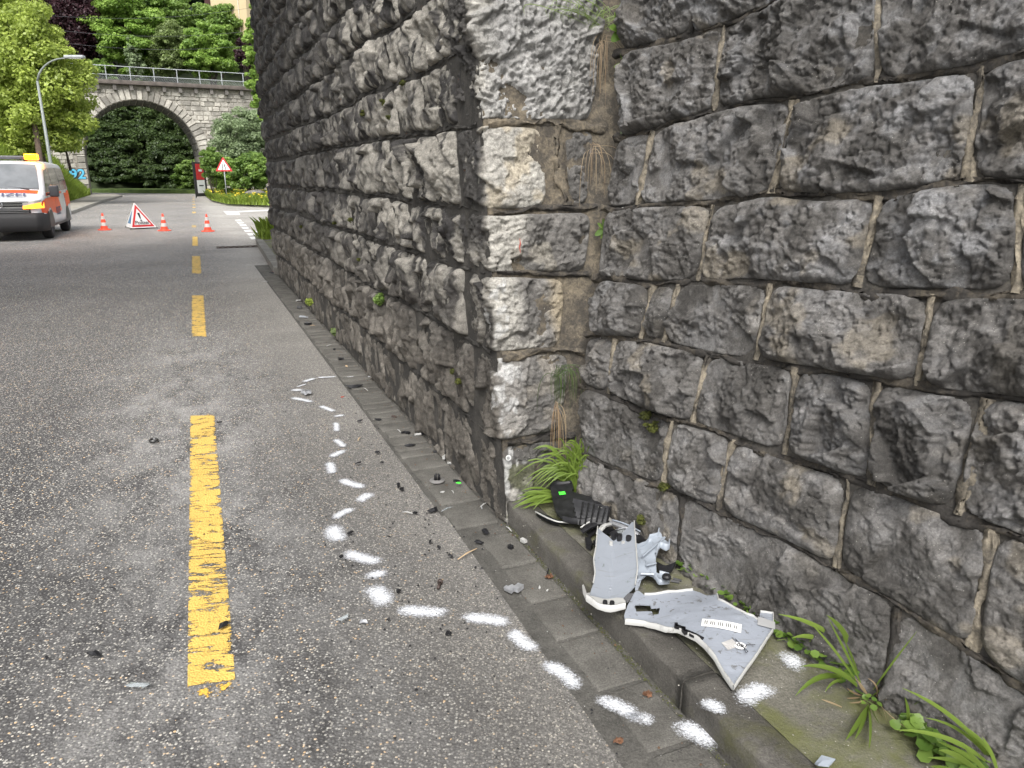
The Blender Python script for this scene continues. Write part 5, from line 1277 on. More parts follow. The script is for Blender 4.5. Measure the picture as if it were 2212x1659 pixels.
def panel(name, px, z0, zf, mat, parent, th=.004, cell=.02, rim=None, rmat=None, holes=()):
    P = [G(*Z_(*q), z0) for q in px]; P2 = []; rj = random.Random(len(px))
    for i in range(len(P)):
        a, b = P[i], P[(i+1) % len(P)]; P2.append(a)
        d = (b-a); L_ = np.linalg.norm(d); e = np.array([-d[1], d[0], 0])/(L_+1e-9)
        for k in range(1, int(L_/.02)): P2.append(a+d*k*.02/L_+e*rj.uniform(-.0016, .0016))
    bm = bmesh.new(); vs_ = [bm.verts.new((p[0], p[1], 0)) for p in P2]; f = bm.faces.new(vs_)
    if f.normal.z < 0: bmesh.ops.reverse_faces(bm, faces=[f])
    bm.normal_update(); bmesh.ops.triangulate(bm, faces=bm.faces[:])
    xs_ = [v.co.x for v in bm.verts]; ys_ = [v.co.y for v in bm.verts]
    for k in np.arange(min(xs_)+cell/2, max(xs_), cell): bmesh.ops.bisect_plane(bm, geom=bm.verts[:]+bm.edges[:]+bm.faces[:], plane_co=(k, 0, 0), plane_no=(1, 0, 0))
    for k in np.arange(min(ys_)+cell/2, max(ys_), cell): bmesh.ops.bisect_plane(bm, geom=bm.verts[:]+bm.edges[:]+bm.faces[:], plane_co=(0, k, 0), plane_no=(0, 1, 0))
    loc = np.array(parent.location)
    X_ = np.array([v.co.x for v in bm.verts]); Y_ = np.array([v.co.y for v in bm.verts]); Zz = z0+zf(X_, Y_)
    for v, zz_ in zip(bm.verts, Zz): v.co.z = zz_
    if holes:
        for (hx_, hy_, hr) in holes:
            c = G(*Z_(hx_, hy_), z0); kill = [v for v in bm.verts if (v.co.x-c[0])**2+(v.co.y-c[1])**2 < hr*hr]; bmesh.ops.delete(bm, geom=kill, context='VERTS')
    r_ = bmesh.ops.extrude_face_region(bm, geom=bm.faces[:]); bmesh.ops.translate(bm, vec=(0, 0, -th), verts=[g for g in r_['geom'] if isinstance(g, bmesh.types.BMVert)])
    bmesh.ops.recalc_face_normals(bm, faces=bm.faces)
    for v in bm.verts: v.co -= Vector(loc)
    me = bpy.data.meshes.new(name); bm.to_mesh(me); bm.free(); me.materials.append(mat); me.polygons.foreach_set('use_smooth', [False]*len(me.polygons))
    o = bpy.data.objects.new(name, me); COL.objects.link(o); o.parent = parent
    if rim:
        for (i0, i1, hgt, thk) in rim:
            idx = list(range(i0, i1+1)); pts = []
            for a, b in zip(idx[:-1], idx[1:]):
                pa, pb = P[a % len(P)], P[b % len(P)]; n_ = max(2, int(np.linalg.norm(pb-pa)/.012))
                pts += [pa+(pb-pa)*k/n_ for k in range(n_)]
            pts.append(P[idx[-1] % len(P)]); pts = np.array(pts)
            z_ = z0+zf(pts[:, 0], pts[:, 1]); t = np.gradient(pts[:, :2], axis=0); t /= np.linalg.norm(t, axis=1, keepdims=True)+1e-9; nn = np.stack([-t[:, 1], t[:, 0]], 1)
            jag = (vn(np.arange(len(pts))*.45+i0, np.zeros(len(pts)), 8)-.5)*.5*hgt
            prof = [(-thk*.5, -.010), (-thk*.5, 1), (thk*.5, 1), (thk*.5, -.010)]; V = []
            for k in range(len(pts)):
                for (o_, zk) in prof: V.append((pts[k, 0]+nn[k, 0]*o_, pts[k, 1]+nn[k, 1]*o_, z_[k]+(hgt+jag[k] if zk == 1 else zk)))
            Q = gridq(len(pts), 4); mesh_np('rim', rel(parent, V), Q, rmat or mat, parent, False)
    return o
# large fender-like shell
FE = empty('bumper_shell', G(*Z_(1200, 1230), .11), 0, 'large broken pale grey bumper shell with barcode sticker, curved lower edge, lying on the pavement', 'car part', 'broken bumper parts')
Cpx = [(835, 985), (832, 1030), (870, 1052), (950, 1048), (1040, 1040), (1160, 1030), (1200, 1050), (1245, 1080), (1305, 1078), (1312, 1120), (1400, 1170), (1480, 1215), (1520, 1225), (1555, 1250), (1565, 1190), (1643, 1195), (1642, 1290), (1600, 1345), (1545, 1420), (1490, 1480), (1440, 1540), (1408, 1580), (1360, 1520), (1300, 1440), (1230, 1370), (1180, 1330), (1130, 1300), (1070, 1265), (1000, 1245), (940, 1220), (870, 1195), (755, 1175), (750, 1145), (770, 1100), (790, 1070), (815, 1035), (812, 1000)]
c_ax = G(*Z_(1100, 1180), .14)
def zC(x, y):
    d = (x-c_ax[0])*.72+(y-c_ax[1])*-.69; e = (x-c_ax[0])*.69+(y-c_ax[1])*.72
    return .014+.035*np.sin(np.clip(e*9+.6, -1.2, 1.5))*.5+.012*np.sin(d*14)+.010*(fbm(x*14, y*14, 5, 3)-.5)+.02*np.clip(d*1.5, 0, 1)
panel('shell', Cpx, .14, zC, GREYP2, FE, .004, .018, rim=[(21, 31, .011, .004), (14, 21, .006, .003), (2, 5, .009, .004), (8, 13, .006, .003)], rmat=WPAINT, holes=[(850, 1118, .012), (870, 1120, .013), (890, 1122, .012), (936, 1134, .008)])
def decal(parent, name, cx, cy, w_, h_, ang, z0, zf, mat, n=4, off=.003, shape=None):
    c = G(*Z_(cx, cy), z0); a = np.linspace(-.5, .5, n); V = []
    for u in a:
        for v in a:
            x = c[0]+u*w_*math.cos(ang)-v*h_*math.sin(ang); y = c[1]+u*w_*math.sin(ang)+v*h_*math.cos(ang); V.append((x, y, z0+float(zf(np.array([x]), np.array([y]))[0])+off))
    return mesh_np(name, rel(parent, V), gridq(n, n), mat, parent, True)
LBL = dirty('torn_label_white', (.78, .78, .76), (.35, .35, .34), .62)
aL_ = math.atan2(*(G(*Z_(1400, 1290), .15)-G(*Z_(1265, 1265), .15))[[1, 0]])
decal(FE, 'barcode_label', 1330, 1275, .125, .038, aL_, .14, zC, LBL, 6)
for i in range(17):
    u = -.052+i*.0062; c = G(*Z_(1330, 1275), .14); cx_ = c[0]+u*math.cos(aL_); cy_ = c[1]+u*math.sin(aL_)
    V = [(cx_+dx*math.cos(aL_)-dy*math.sin(aL_), cy_+dx*math.sin(aL_)+dy*math.cos(aL_), .14+float(zC(np.array([cx_]), np.array([cy_]))[0])+.0045) for dx, dy in ((-.0013, -.012), (.0013, -.012), (.0013, .010), (-.0013, .010))] if i % 4 != 2 else None
    if V: mesh_py('barcode_bar', rel(FE, V), [(0, 1, 2, 3)], BLK, FE)
cc_ = G(*Z_(1445, 1382), .14); zc_ = .14+float(zC(np.array([cc_[0]]), np.array([cc_[1]]))[0])
m = MB(); m.add([(cc_[0]+.019*math.cos(a), cc_[1]+.019*math.sin(a), zc_+.004) for a in np.linspace(0, 2*PI, 19)[:-1]], [tuple(range(18))]); m.build('round_sticker', simple('sticker_white', (.8, .8, .8), .5, .03), FE, world=True)
text_mesh('sticker_number', '80', .022, BLK, FE, tuple(np.array([cc_[0], cc_[1], zc_+.006])-np.array(FE.location)), (0, 0, aL_+PI-.1), .0003)
decal(FE, 'torn_tape', 1385, 1375, .042, .034, .4, .14, zC, dirty('grey_tape', (.36, .35, .34), (.5, .48, .46), .55), 4, .0035)
decal(FE, 'grey_tape', 1600, 1265, .055, .045, aL_, .14, zC, simple('soft_grey_tape', (.30, .30, .30), .7, .1), 4, .006)
for (x, y, w_, h_, a) in [(1085, 1235, .035, .012, -.5), (1110, 1255, .012, .03, .2), (1150, 1270, .05, .010, -.7), (1185, 1290, .045, .016, -.8), (1065, 1222, .01, .02, 0), (1250, 1195, .010, .010, 0), (1280, 1185, .018, .014, .6)]:
    c = G(*Z_(x, y), .16); m = MB(); m.box(c+np.array([0, 0, .008]), (w_, h_, .010), Matrix.Rotation(a, 3, 'Z')); m.build('clip', BLACKP if (x, y) != (1250, 1195) else WPAINT, FE, world=True)
pts = [G(*Z_(x, y), .175) for x, y in [(1420, 1290), (1450, 1320), (1480, 1350), (1497, 1368), (1485, 1375), (1475, 1350), (1490, 1325), (1540, 1325)]]; m = MB(); m.tube(pts, .0012, 4); m.build('thin_wire', BLACKP, FE, world=True)
# channel piece
CH_ = empty('bumper_corner_piece', G(*Z_(680, 950), .11), 0, 'creased grey bumper corner piece with torn white bottom edge overhanging the kerb', 'car part', 'broken bumper parts')
Apx = [(585, 748), (620, 770), (680, 795), (740, 762), (790, 712), (803, 716), (808, 790), (820, 900), (826, 960), (812, 1030), (760, 1062), (757, 1110), (755, 1138), (690, 1142), (640, 1138), (590, 1133), (550, 1112), (520, 1095), (522, 1070), (540, 1062), (560, 1010), (572, 960), (562, 900), (575, 850)]
cA, cB = G(*Z_(680, 795), .16), G(*Z_(660, 1060), .13); dA = (cA-cB)[:2]; LA = np.linalg.norm(dA); dA = dA/LA
def zA(x, y):
    t = ((x-cB[0])*dA[0]+(y-cB[1])*dA[1])/LA; s_ = (x-cB[0])*(-dA[1])+(y-cB[1])*dA[0]
    return .006+.055*np.clip(t, 0, 1.3)+np.minimum(np.abs(s_), .12)*.26+.004*(fbm(x*14, y*14, 9, 3)-.5)+np.clip(-t, 0, 1)*.03
panel('channel', Apx, .128, zA, GREYP, CH_, .004, .016, rim=[(12, 17, .014, .006), (5, 9, .008, .004), (20, 24, .010, .004)], rmat=WPAINT)
panel('torn_strip', [(495, 985), (505, 975), (516, 1000), (522, 1020), (540, 1012), (556, 1022), (550, 1050), (535, 1065), (515, 1065), (500, 1035)], .128, lambda x, y: .012+.012*np.sin(x*60), WPAINT, CH_, .003, .012)
panel('torn_strip', [(520, 1062), (560, 1072), (620, 1078), (700, 1072), (752, 1085), (757, 1112), (690, 1118), (600, 1110), (530, 1092)], .132, lambda x, y: .022+.004*np.sin(x*50), WPAINT, CH_, .004, .016)
for (x, y) in ((634, 1082), (676, 1086)): c = G(*Z_(x, y), .155); m = MB(); m.lathe([(.001, .006), (.008, .006), (.009, .0), (.009, -.004)], c+np.array([0, 0, .008]), 12); m.build('screw', BLACKP, CH_, world=True)
panel('scuffed_flap', [(745, 1062), (770, 1035), (806, 1032), (790, 1062), (765, 1090), (760, 1075)], .15, lambda x, y: .012+0*x, dirty('dark_scuffed_plastic', (.10, .10, .105), (.3, .3, .3), .62), CH_, .003)
# bracket
BR = empty('bumper_bracket', G(*Z_(930, 850), .11), 0, 'pale moulded plastic bracket with long arm reaching towards the wall', 'car part', 'broken bumper parts')
Bpx = [(818, 792), (870, 772), (900, 742), (950, 736), (962, 690), (990, 655), (976, 632), (990, 614), (1035, 650), (1076, 682), (1058, 702), (1014, 740), (1018, 795), (1000, 802), (962, 788), (936, 820), (944, 900), (962, 906), (1018, 912), (1020, 960), (962, 965), (930, 936), (885, 920), (855, 958), (838, 988), (798, 962), (826, 922), (834, 880), (826, 830)]
cBr = G(*Z_(930, 850), .15)
def zB(x, y):
    d = np.hypot(x-cBr[0], y-cBr[1]); return .022+.10*np.clip((y-cBr[1])*1.6, -.1, .6)+.010*np.sign(np.sin(x*42+y*10))*.5+.004*np.sin(y*60)
panel('bracket', Bpx, .145, zB, LIGHTP, BR, .005, .014, rim=[(0, 5, .014, .004), (7, 10, .018, .004), (10, 15, .016, .004), (17, 21, .012, .004), (25, 28, .018, .005)], rmat=LIGHTP)
for a, b in [((860, 800), (1020, 690)), ((880, 850), (940, 830)), ((850, 890), (930, 895)), ((975, 680), (1045, 690))]:
    p0, p1 = G(*Z_(*a), .175), G(*Z_(*b), .175); p0[2] = .155+float(zB(p0[:1], p0[1:2])[0]); p1[2] = .155+float(zB(p1[:1], p1[1:2])[0]); m = MB(); m.tube([p0, (p0+p1)/2, p1], .005, 5); m.build('rib', LIGHTP, BR, world=True)
c = G(*Z_(1004, 935), .17); m = MB(); m.lathe([(.001, .010), (.012, .010), (.017, .004), (.017, -.004)], c+np.array([0, 0, .012]), 14); m.build('screw', BLACKP, BR, world=True)
m = MB(); q = G(*Z_(1030, 940), .175); m.tube([q, q+np.array([.03, -.01, .0])], .006, 5); m.tube([q+np.array([.012, .012, .002]), q+np.array([.04, .0, .0])], .005, 5); m.build('clip', BLACKP, BR, world=True)
# black pile
GP = empty('black_grille_piece', G(*Z_(480, 540), .11), 0, 'black slatted grille panel with green sticker lying by the grass tuft', 'car part', 'broken bumper parts')
gpx = [(302, 428), (330, 418), (428, 414), (440, 458), (470, 470), (520, 488), (560, 498), (600, 508), (640, 518), (664, 548), (650, 590), (600, 606), (520, 606), (430, 590), (380, 575), (345, 556), (322, 510)]
cG = G(*Z_(480, 520), .16)
def zG(x, y): return .03+.07*np.clip((y-cG[1])*2.2, -.3, 1)+.012*np.sin((x-cG[0])*22)
panel('panel', gpx, .15, zG, BLACKP, GP, .006, .02, rim=[(0, 3, .014, .005), (9, 14, .016, .006)])
for i in range(6):
    a, b = (440+i*6, 480+i*20), (655-i*3, 530+i*13); p0, p1 = G(*Z_(*a), .175), G(*Z_(*b), .175)
    for p in (p0, p1): p[2] = .165+float(zG(p[:1], p[1:2])[0])
    m = MB(); m.box((p0+p1)/2, (np.linalg.norm(p1-p0), .004, .022), Matrix.Rotation(math.atan2(p1[1]-p0[1], p1[0]-p0[0]), 3, 'Z')@Matrix.Rotation(-.5, 3, 'X')@Matrix.Rotation(-math.asin((p1[2]-p0[2])/np.linalg.norm(p1-p0)), 3, 'Y')); m.build('slat', BLACKP, GP, world=True)
for i in range(5):
    a, b = (500+i*34, 500+i*8), (480+i*34, 600); p0, p1 = G(*Z_(*a), .175), G(*Z_(*b), .175)
    for p in (p0, p1): p[2] = .168+float(zG(p[:1], p[1:2])[0])
    m = MB(); m.tube([p0, p1], .004, 4); m.build('cross_rib', BLACKP, GP, world=True)
decal(GP, 'green_sticker', 374, 461, .030, .026, .15, .15, zG, GREENS, 3, .004)
decal(GP, 'white_scrap', 610, 560, .03, .012, -.4, .15, zG, WPAINT, 3, .012)
def bent_strip(name, px, z0, w_, mat, lab, arch=.03, edge=None):
    P = np.array([G(*Z_(*q), z0) for q in px]); n = 24; tt = np.linspace(0, 1, n); u = np.linspace(0, 1, len(P)); C_ = np.stack([np.interp(tt, u, P[:, k]) for k in range(3)], 1)
    for _ in range(3): C_[1:-1] = (C_[:-2]+C_[1:-1]*2+C_[2:])/4
    root = empty(name, (P[0]+P[-1])/2*np.array([1, 1, 0])+np.array([0, 0, .11]), 0, lab, 'car part', 'broken bumper parts')
    t = np.gradient(C_, axis=0); t /= np.linalg.norm(t, axis=1, keepdims=True); nn = np.stack([-t[:, 1], t[:, 0], 0*t[:, 0]], 1); V = []
    for k in range(n):
        w2 = w_*(.55+.45*math.sin(PI*min(1, .15+k/(n-1))))
        V += [C_[k]-nn[k]*w2*.5+[0, 0, arch*math.sin(PI*k/(n-1))], C_[k]+[0, 0, arch*math.sin(PI*k/(n-1))+.008], C_[k]+nn[k]*w2*.5+[0, 0, arch*math.sin(PI*k/(n-1))], C_[k]+nn[k]*w2*.5+[0, 0, arch*math.sin(PI*k/(n-1))-.006], C_[k]-nn[k]*w2*.5+[0, 0, arch*math.sin(PI*k/(n-1))-.006]]
    Q = gridq(n, 5); o = mesh_np('strip', rel(root, V), Q, mat, root, True)
    if edge: m = MB(); m.tube([C_[k]+nn[k]*w_*.42*edge[1]+np.array([0, 0, arch*math.sin(PI*k/(n-1))+.008]) for k in range(n)], .004, 5); m.build('pale_edge', edge[0], root, True, world=True)
    return root
bent_strip('trim_strip', [(232, 530), (262, 560), (300, 585), (350, 600), (410, 592)], .125, .035, BLACKP, 'curved black trim strip with white edge below the grille piece', .015, (WPAINT, -1))
bent_strip('trim_strip', [(665, 588), (720, 615), (780, 640), (838, 660)], .16, .028, SILV, 'long pale silver strip pointing from the black pile to the wall', .01, (LIGHTP, 1))
bent_strip('trim_strip', [(690, 705), (760, 712), (830, 708), (888, 702)], .15, .05, BLACKP, 'wide black plastic blade beside the bracket arm', .012)
bent_strip('trim_strip', [(495, 640), (560, 628), (640, 585)], .15, .035, BLACKP, 'short black strip with white edge under the grille piece', .02, (WPAINT, 1))
bent_strip('trim_strip', [(690, 655), (760, 668), (830, 675)], .15, .035, CLEAR, 'clear lens sliver lying on the black blade', .02, (SILV, 1))
bent_strip('trim_strip', [(590, 650), (625, 620), (670, 600)], .17, .022, WPAINT, 'torn white strip end sticking out of the black pile', .01)
def chunk(name, px, z0, hgt, mat, lab, cat='car part', group='broken bumper parts', tilt=.1, seed=0):
    root = empty(name, np.append(np.mean([G(*Z_(*q), z0)[:2] for q in px], 0), z0), 0, lab, cat, group); r = random.Random(seed)
    o = panel('plate', px, z0+.01, lambda x, y: .012+tilt*(x-root.location[0])+.25*tilt*(y-root.location[1])+.01*np.sin(x*50), mat, root, hgt, .02)
    return root
c1_ = chunk('black_plastic_plate', [(560, 720), (610, 675), (650, 690), (668, 715), (660, 755), (610, 770), (572, 750)], .12, .006, BLACKP, 'flat black plastic plate touching the grey corner piece top', tilt=-.3, seed=1)
c1_ = chunk('black_plastic_plate', [(512, 690), (545, 690), (560, 720), (548, 740), (520, 730)], .12, .02, BLACKP, 'small jagged black lump left of the black plate', tilt=.2, seed=2)
c1_ = chunk('headlamp_fragment', [(668, 690), (735, 698), (800, 710), (795, 745), (735, 752), (668, 740)], .13, .03, SILV, 'silver and white lamp fragment between plate and bracket', tilt=.1, seed=3)
for q in ((685, 705), (720, 715), (775, 725)): p = G(*Z_(*q), .19); m = MB(); m.tube([p, p+np.array([0, .0, .04])], .011, 8); m.build('socket', BLACKP, c1_, world=True)
for q in ((668, 745), (742, 745)): p = G(*Z_(*q), .18); m = MB(); m.box(p, (.012, .012, .06)); m.build('peg', WPAINT, c1_, world=True)
c1_ = chunk('black_plastic_plate', [(945, 830), (1000, 850), (1060, 855), (1040, 880), (960, 895)], .12, .012, BLACKP, 'black bracket remnant under the pale bracket near the wall', tilt=.15, seed=4)
c1_ = chunk('black_plastic_plate', [(465, 400), (500, 372), (516, 392), (500, 425), (474, 432)], .16, .01, BLACKP, 'small black louvre standing in the grass tuft', tilt=.6, seed=5)
c1_ = chunk('black_plastic_plate', [(600, 590), (650, 600), (690, 640), (640, 665), (580, 655)], .12, .02, BLACKP, 'angular black piece under the grille end', tilt=-.2, seed=6)

for i, (px_, mt_, lb_) in enumerate([([(520, 640), (600, 612), (612, 628), (540, 665)], BLACKP, 'narrow black splinter below the slatted grille'), ([(570, 600), (640, 580), (662, 600), (610, 625)], BLACKP, 'small bent black tab under the grille end'), ([(655, 655), (720, 640), (760, 665), (700, 690)], BLACKP, 'black wedge behind the lamp fragment'), ([(780, 690), (870, 680), (890, 712), (800, 735)], BLACKP, 'black flap right of the lamp fragment'), ([(560, 690), (590, 660), (620, 668), (600, 705)], BLACKP, 'curled black scrap above the flat black plate'), ([(700, 755), (760, 745), (790, 775), (730, 790)], BLACKP, 'black scrap tucked behind the grey corner piece'), ([(640, 560), (690, 590), (668, 610), (628, 590)], WPAINT, 'torn white scrap at the grille end'), ([(765, 620), (790, 615), (800, 640), (775, 645)], LIGHTP, 'small pale flake near the silver strip')]):
    chunk('plastic_scrap', px_, .125+.01*(i % 3), .004, mt_, lb_, tilt=[.35, -.3, .5, -.4, .7, .2, -.3, .4][i], seed=30+i)
# ------------------------------------------------------------------ scattered fragments on the road
def G3(x, y): 
    p = G(x, y, .014); return p
def shard(name, x, y, size, mat, lab, kind='flat', seed=0, ang=None, z=.010, group='fragments scattered on the road', asp=1.0):
    r = random.Random(seed+int(x*3+y)); p = G(x, y, z); k = size*1.3*np.linalg.norm(p-_O)/FPX          # size given in photo pixels of 2212
    a0 = ang if ang is not None else r.uniform(0, PI); fwdf = 1.0
    if kind == 'flat':
        n = r.randint(5, 8); pts = []
        for i in range(n):
            t = 2*PI*i/n; rr_ = k*.5*r.uniform(.55, 1.1); x_, y_ = rr_*math.cos(t), rr_*math.sin(t)*.5*asp
            pts.append((x_*math.cos(a0)-y_*math.sin(a0), x_*math.sin(a0)+y_*math.cos(a0)))
        m = MB(); h = .004+k*.06; c0 = (0, 0, h*1.6+.004)
        V = [(q[0], q[1], .001+h*r.uniform(0, 1.6)) for q in pts]; V2 = [(v[0]*.96, v[1]*.96, v[2]+.004) for v in V]
        m.add(V+V2+[c0], [(i, (i+1) % n, n+(i+1) % n, n+i) for i in range(n)]+[(n+i, n+(i+1) % n, 2*n) for i in range(n)]+[tuple(range(n))[::-1]])
        o = m.build(name, mat)
    elif kind == 'stick':
        m = MB(); d = np.array([math.cos(a0), math.sin(a0), 0])*k*.5; m.tube([-d+[0, 0, .004], [0, 0, .009], d+[0, 0, .004]], [min(.0025, max(.0018, k*.045)), min(.0035, max(.0026, k*.06)), .0015], 5); o = m.build(name, mat)
    elif kind == 'lump':
        m = MB()
        for i in range(3):
            c = (r.uniform(-.28, .28)*k, r.uniform(-.15, .15)*k, .16*k); m.box(c, (k*r.uniform(.25, .5), k*r.uniform(.15, .3), k*r.uniform(.15, .3)), Matrix.Rotation(r.uniform(0, 3), 3, 'Z')@Matrix.Rotation(r.uniform(-.6, .6), 3, 'X'))
        o = m.build(name, mat)
    o.location = tuple(p); return tag(o, lab, 'fragment' if 'clip' not in name else 'clip', group)
S1 = [('black_plastic_shard', 590, 591, 16, BLACKP, 'black plastic shard in the gutter nearest the far kerb', 'flat'), ('black_plastic_shard', 573, 596, 9, BLACKP, 'thin dark sliver on the asphalt beside the far gutter', 'stick'), ('white_plastic_shard', 574, 609, 9, WPAINT, 'small white chip farthest along the gutter', 'flat'),
 ('white_plastic_shard', 644, 651, 13, WPAINT, 'white rounded chip at the gutter before the yellow-green weed', 'flat'), ('black_plastic_clip', 644, 667, 15, BLACKP, 'black clip on the gutter edge under the white chip', 'lump'), ('grey_plastic_shard', 658, 687, 22, SILV, 'flat grey and black shard beside the pier gutter', 'flat'), ('black_plastic_clip', 666, 702, 15, BLACKP, 'black clip just below the flat grey shard', 'lump'), ('tan_chip', 675, 704, 8, TANC, 'tiny orange tan sliver beside a black clip', 'stick'),
 ('white_plastic_shard', 711, 747, 10, WPAINT, 'thin white sliver on the gutter edge at mid pier', 'stick'), ('black_plastic_shard', 722, 756, 10, BLACKP, 'small black shard right below a white sliver in the gutter', 'flat'), ('black_plastic_clip', 737, 778, 15, BLACKP, 'ribbed black clip above the sprayed outline on the gutter edge', 'lump'), ('tan_chip', 749, 793, 8, TANC, 'oval tan chip just above the first sprayed dash', 'flat'),
 ('black_plastic_shard', 766, 838, 34, BLACKP, 'large dark wedge with pale edge inside the outline near the top', 'flat'), ('white_plastic_stick', 790, 842, 18, WPAINT, 'pale stick right beside the large dark wedge', 'stick'), ('silver_fragment', 659, 851, 24, SILV, 'silver lamp fragment at the leftmost bend of the outline', 'lump'), ('red_chip', 740, 860, 7, REDC, 'tiny red chip below the large dark wedge', 'flat'),
 ('black_plastic_shard', 776, 911, 11, BLACKP, 'small black shard left of a longer black one', 'flat'), ('black_plastic_shard', 819, 909, 16, BLACKP, 'pointed black shard midway between outline and gutter', 'flat'), ('brown_strip', 852, 902, 14, BROWNB, 'brown curved sliver on the gutter joint', 'flat'), ('white_plastic_stick', 862, 932, 16, WPAINT, 'white sliver pointing at a black clip in the gutter', 'stick'),
 ('black_plastic_clip', 876, 938, 17, BLACKP, 'black clip beside the white sliver at the gutter', 'lump'), ('black_plastic_clip', 909, 938, 17, BLACKP, 'black broken clip against the foot of the pier', 'lump'), ('white_plastic_shard', 903, 941, 12, WPAINT, 'white broken knob against the foot of the pier', 'lump'), ('white_plastic_stick', 776, 949, 16, TANC, 'pale straw sliver inside the outline', 'stick'),
 ('black_plastic_shard', 885, 964, 22, BLACKP, 'long black shard across the asphalt joint', 'flat'), ('black_plastic_shard', 816, 979, 12, BLACKP, 'thin black shard right of the sprayed dashes', 'flat'), ('black_plastic_shard', 773, 1003, 14, BLACKP, 'oblong black shard beside the blotchy sprayed dash', 'flat'), ('black_plastic_shard', 825, 1001, 10, BLACKP, 'small black shard in the middle of the outline', 'flat'),
 ('black_plastic_shard', 939, 978, 12, BLACKP, 'black shard on the gutter near the pier foot', 'flat'), ('white_plastic_shard', 966, 992, 20, WPAINT, 'crumbled white fragment at the pier foot', 'lump'), ('white_plastic_shard', 972, 1003, 16, WPAINT, 'lower part of crumbled white fragments at the pier foot', 'lump'), ('black_plastic_shard', 860, 1050, 17, BLACKP, 'dark oval shard left of the black washer clip', 'flat'), ('black_plastic_shard', 865, 1059, 14, BLACKP, 'dark lump directly below the oval shard', 'lump'),
 ('black_plastic_shard', 985, 1041, 17, BLACKP, 'black shard with a green sticker in the gutter', 'flat'), ('white_plastic_shard', 955, 1066, 9, WPAINT, 'small white chip below the washer clip', 'flat'), ('white_plastic_stick', 978, 1064, 12, WPAINT, 'short white stick below the green sticker', 'stick'), ('black_plastic_shard', 937, 1104, 24, BLACKP, 'long pointed black shard left of the white sticks', 'flat'), ('white_plastic_stick', 880, 1109, 18, WPAINT, 'white stick left of the long pointed black shard', 'stick'),
 ('black_plastic_clip', 898, 1109, 11, BLACKP, 'small black clip between a white stick and a pointed shard', 'lump'), ('clear_shard', 966, 1101, 24, CLEAR, 'clear bent sliver right of the long pointed shard', 'stick'), ('white_plastic_stick', 1045, 1092, 22, WPAINT, 'white stick in the gutter beside the kerb start', 'stick'), ('grey_plastic_shard', 1040, 1097, 14, SILV, 'grey sliver crossing under the white gutter stick', 'stick'),
 ('black_plastic_shard', 757, 1154, 16, BLACKP, 'black shard beside the round sprayed blotch', 'flat'), ('black_plastic_shard', 1050, 1151, 24, BLACKP, 'dark rounded shard on the sett joint', 'flat'), ('white_plastic_stick', 1099, 1144, 20, WPAINT, 'curved white stick at the foot of the kerb', 'stick'), ('black_plastic_shard', 929, 1172, 13, BLACKP, 'small upright black shard right of centre', 'flat'), ('black_plastic_shard', 947, 1184, 13, BLACKP, 'black shard below the small upright one', 'flat'),
 ('black_plastic_shard', 1035, 1174, 15, BLACKP, 'jagged black shard left of the setts', 'flat'), ('black_plastic_shard', 974, 1202, 13, BLACKP, 'black crumb above the dropped bolt', 'lump'), ('dry_straw', 1010, 1198, 46, TANC, 'dry straw lying between shards on the asphalt', 'stick'), ('black_plastic_shard', 859, 1278, 14, BLACKP, 'dark crumb right of the largest sprayed blotch', 'lump'), ('silver_clip', 1105, 1280, 38, SILV, 'white and silver clip lying on the asphalt by the setts', 'lump'),
 ('black_plastic_shard', 738, 1205, 11, BLACKP, 'dark crumb left of the sprayed dash at mid height', 'flat'), ('grey_plastic_shard', 785, 1346, 18, SILV, 'grey shard below the sprayed outline on the left', 'flat'), ('black_plastic_shard', 839, 1342, 9, BLACKP, 'tiny black shard under the long sprayed dash', 'flat'), ('black_plastic_shard', 971, 1370, 17, BLACKP, 'black clip fragment below the gap of two long dashes', 'lump'), ('black_plastic_shard', 1097, 1185, 21, BLACKP, 'black oblong piece on the sett near the kerb', 'lump'),
 ('white_plastic_shard', 1131, 1172, 20, WPAINT, 'black and white clip piece at the kerb foot', 'lump'), ('clear_shard', 742, 1340, 26, CLEAR, 'clear flat sliver on the asphalt left of the grey shard', 'flat'), ('black_wire_loop', 1183, 1238, 26, BLACKP, 'thin black loop of plastic on a sett', 'stick'), ('white_plastic_shard', 1165, 1273, 9, WPAINT, 'left one of two white crumbs on a sett', 'flat'), ('white_plastic_shard', 1183, 1278, 8, WPAINT, 'right one of two white crumbs on a sett', 'flat'),
 ('black_plastic_shard', 204, 1415, 26, BLACKP, 'black shard with a yellow tip on the asphalt at lower left', 'flat'), ('black_plastic_shard', 101, 1423, 12, BLACKP, 'small dark shard farthest left on the asphalt', 'flat'), ('black_plastic_shard', 483, 1353, 26, BLACKP, 'black shard lying on the near yellow dash', 'flat'), ('clear_shard', 299, 1485, 34, CLEAR, 'clear torn sliver near the lower end of the yellow dash', 'flat'), ('black_plastic_shard', 474, 915, 14, BLACKP, 'dark shard at the upper right end of the near yellow dash', 'flat'),
 ('white_plastic_shard', 86, 1229, 10, WPAINT, 'tiny white chip at far left', 'flat'), ('black_plastic_shard', 244, 1273, 12, BLACKP, 'small black sliver left of the yellow dash', 'stick'), ('black_plastic_shard', 1346/1, 1216, 12, BLACKP, None, 'flat')]
for i, s_ in enumerate(S1):
    if s_[5] is None: continue
    zz_ = .022 if (s_[1] > 560 and (s_[1]-366)/(s_[2]-380) > 1.075) else .010
    shard(s_[0], s_[1], s_[2], s_[3], s_[4], s_[5], s_[6], i, z=zz_, ang={0: .2, 12: .1, 18: -.4, 24: .15, 36: .6}.get(i))
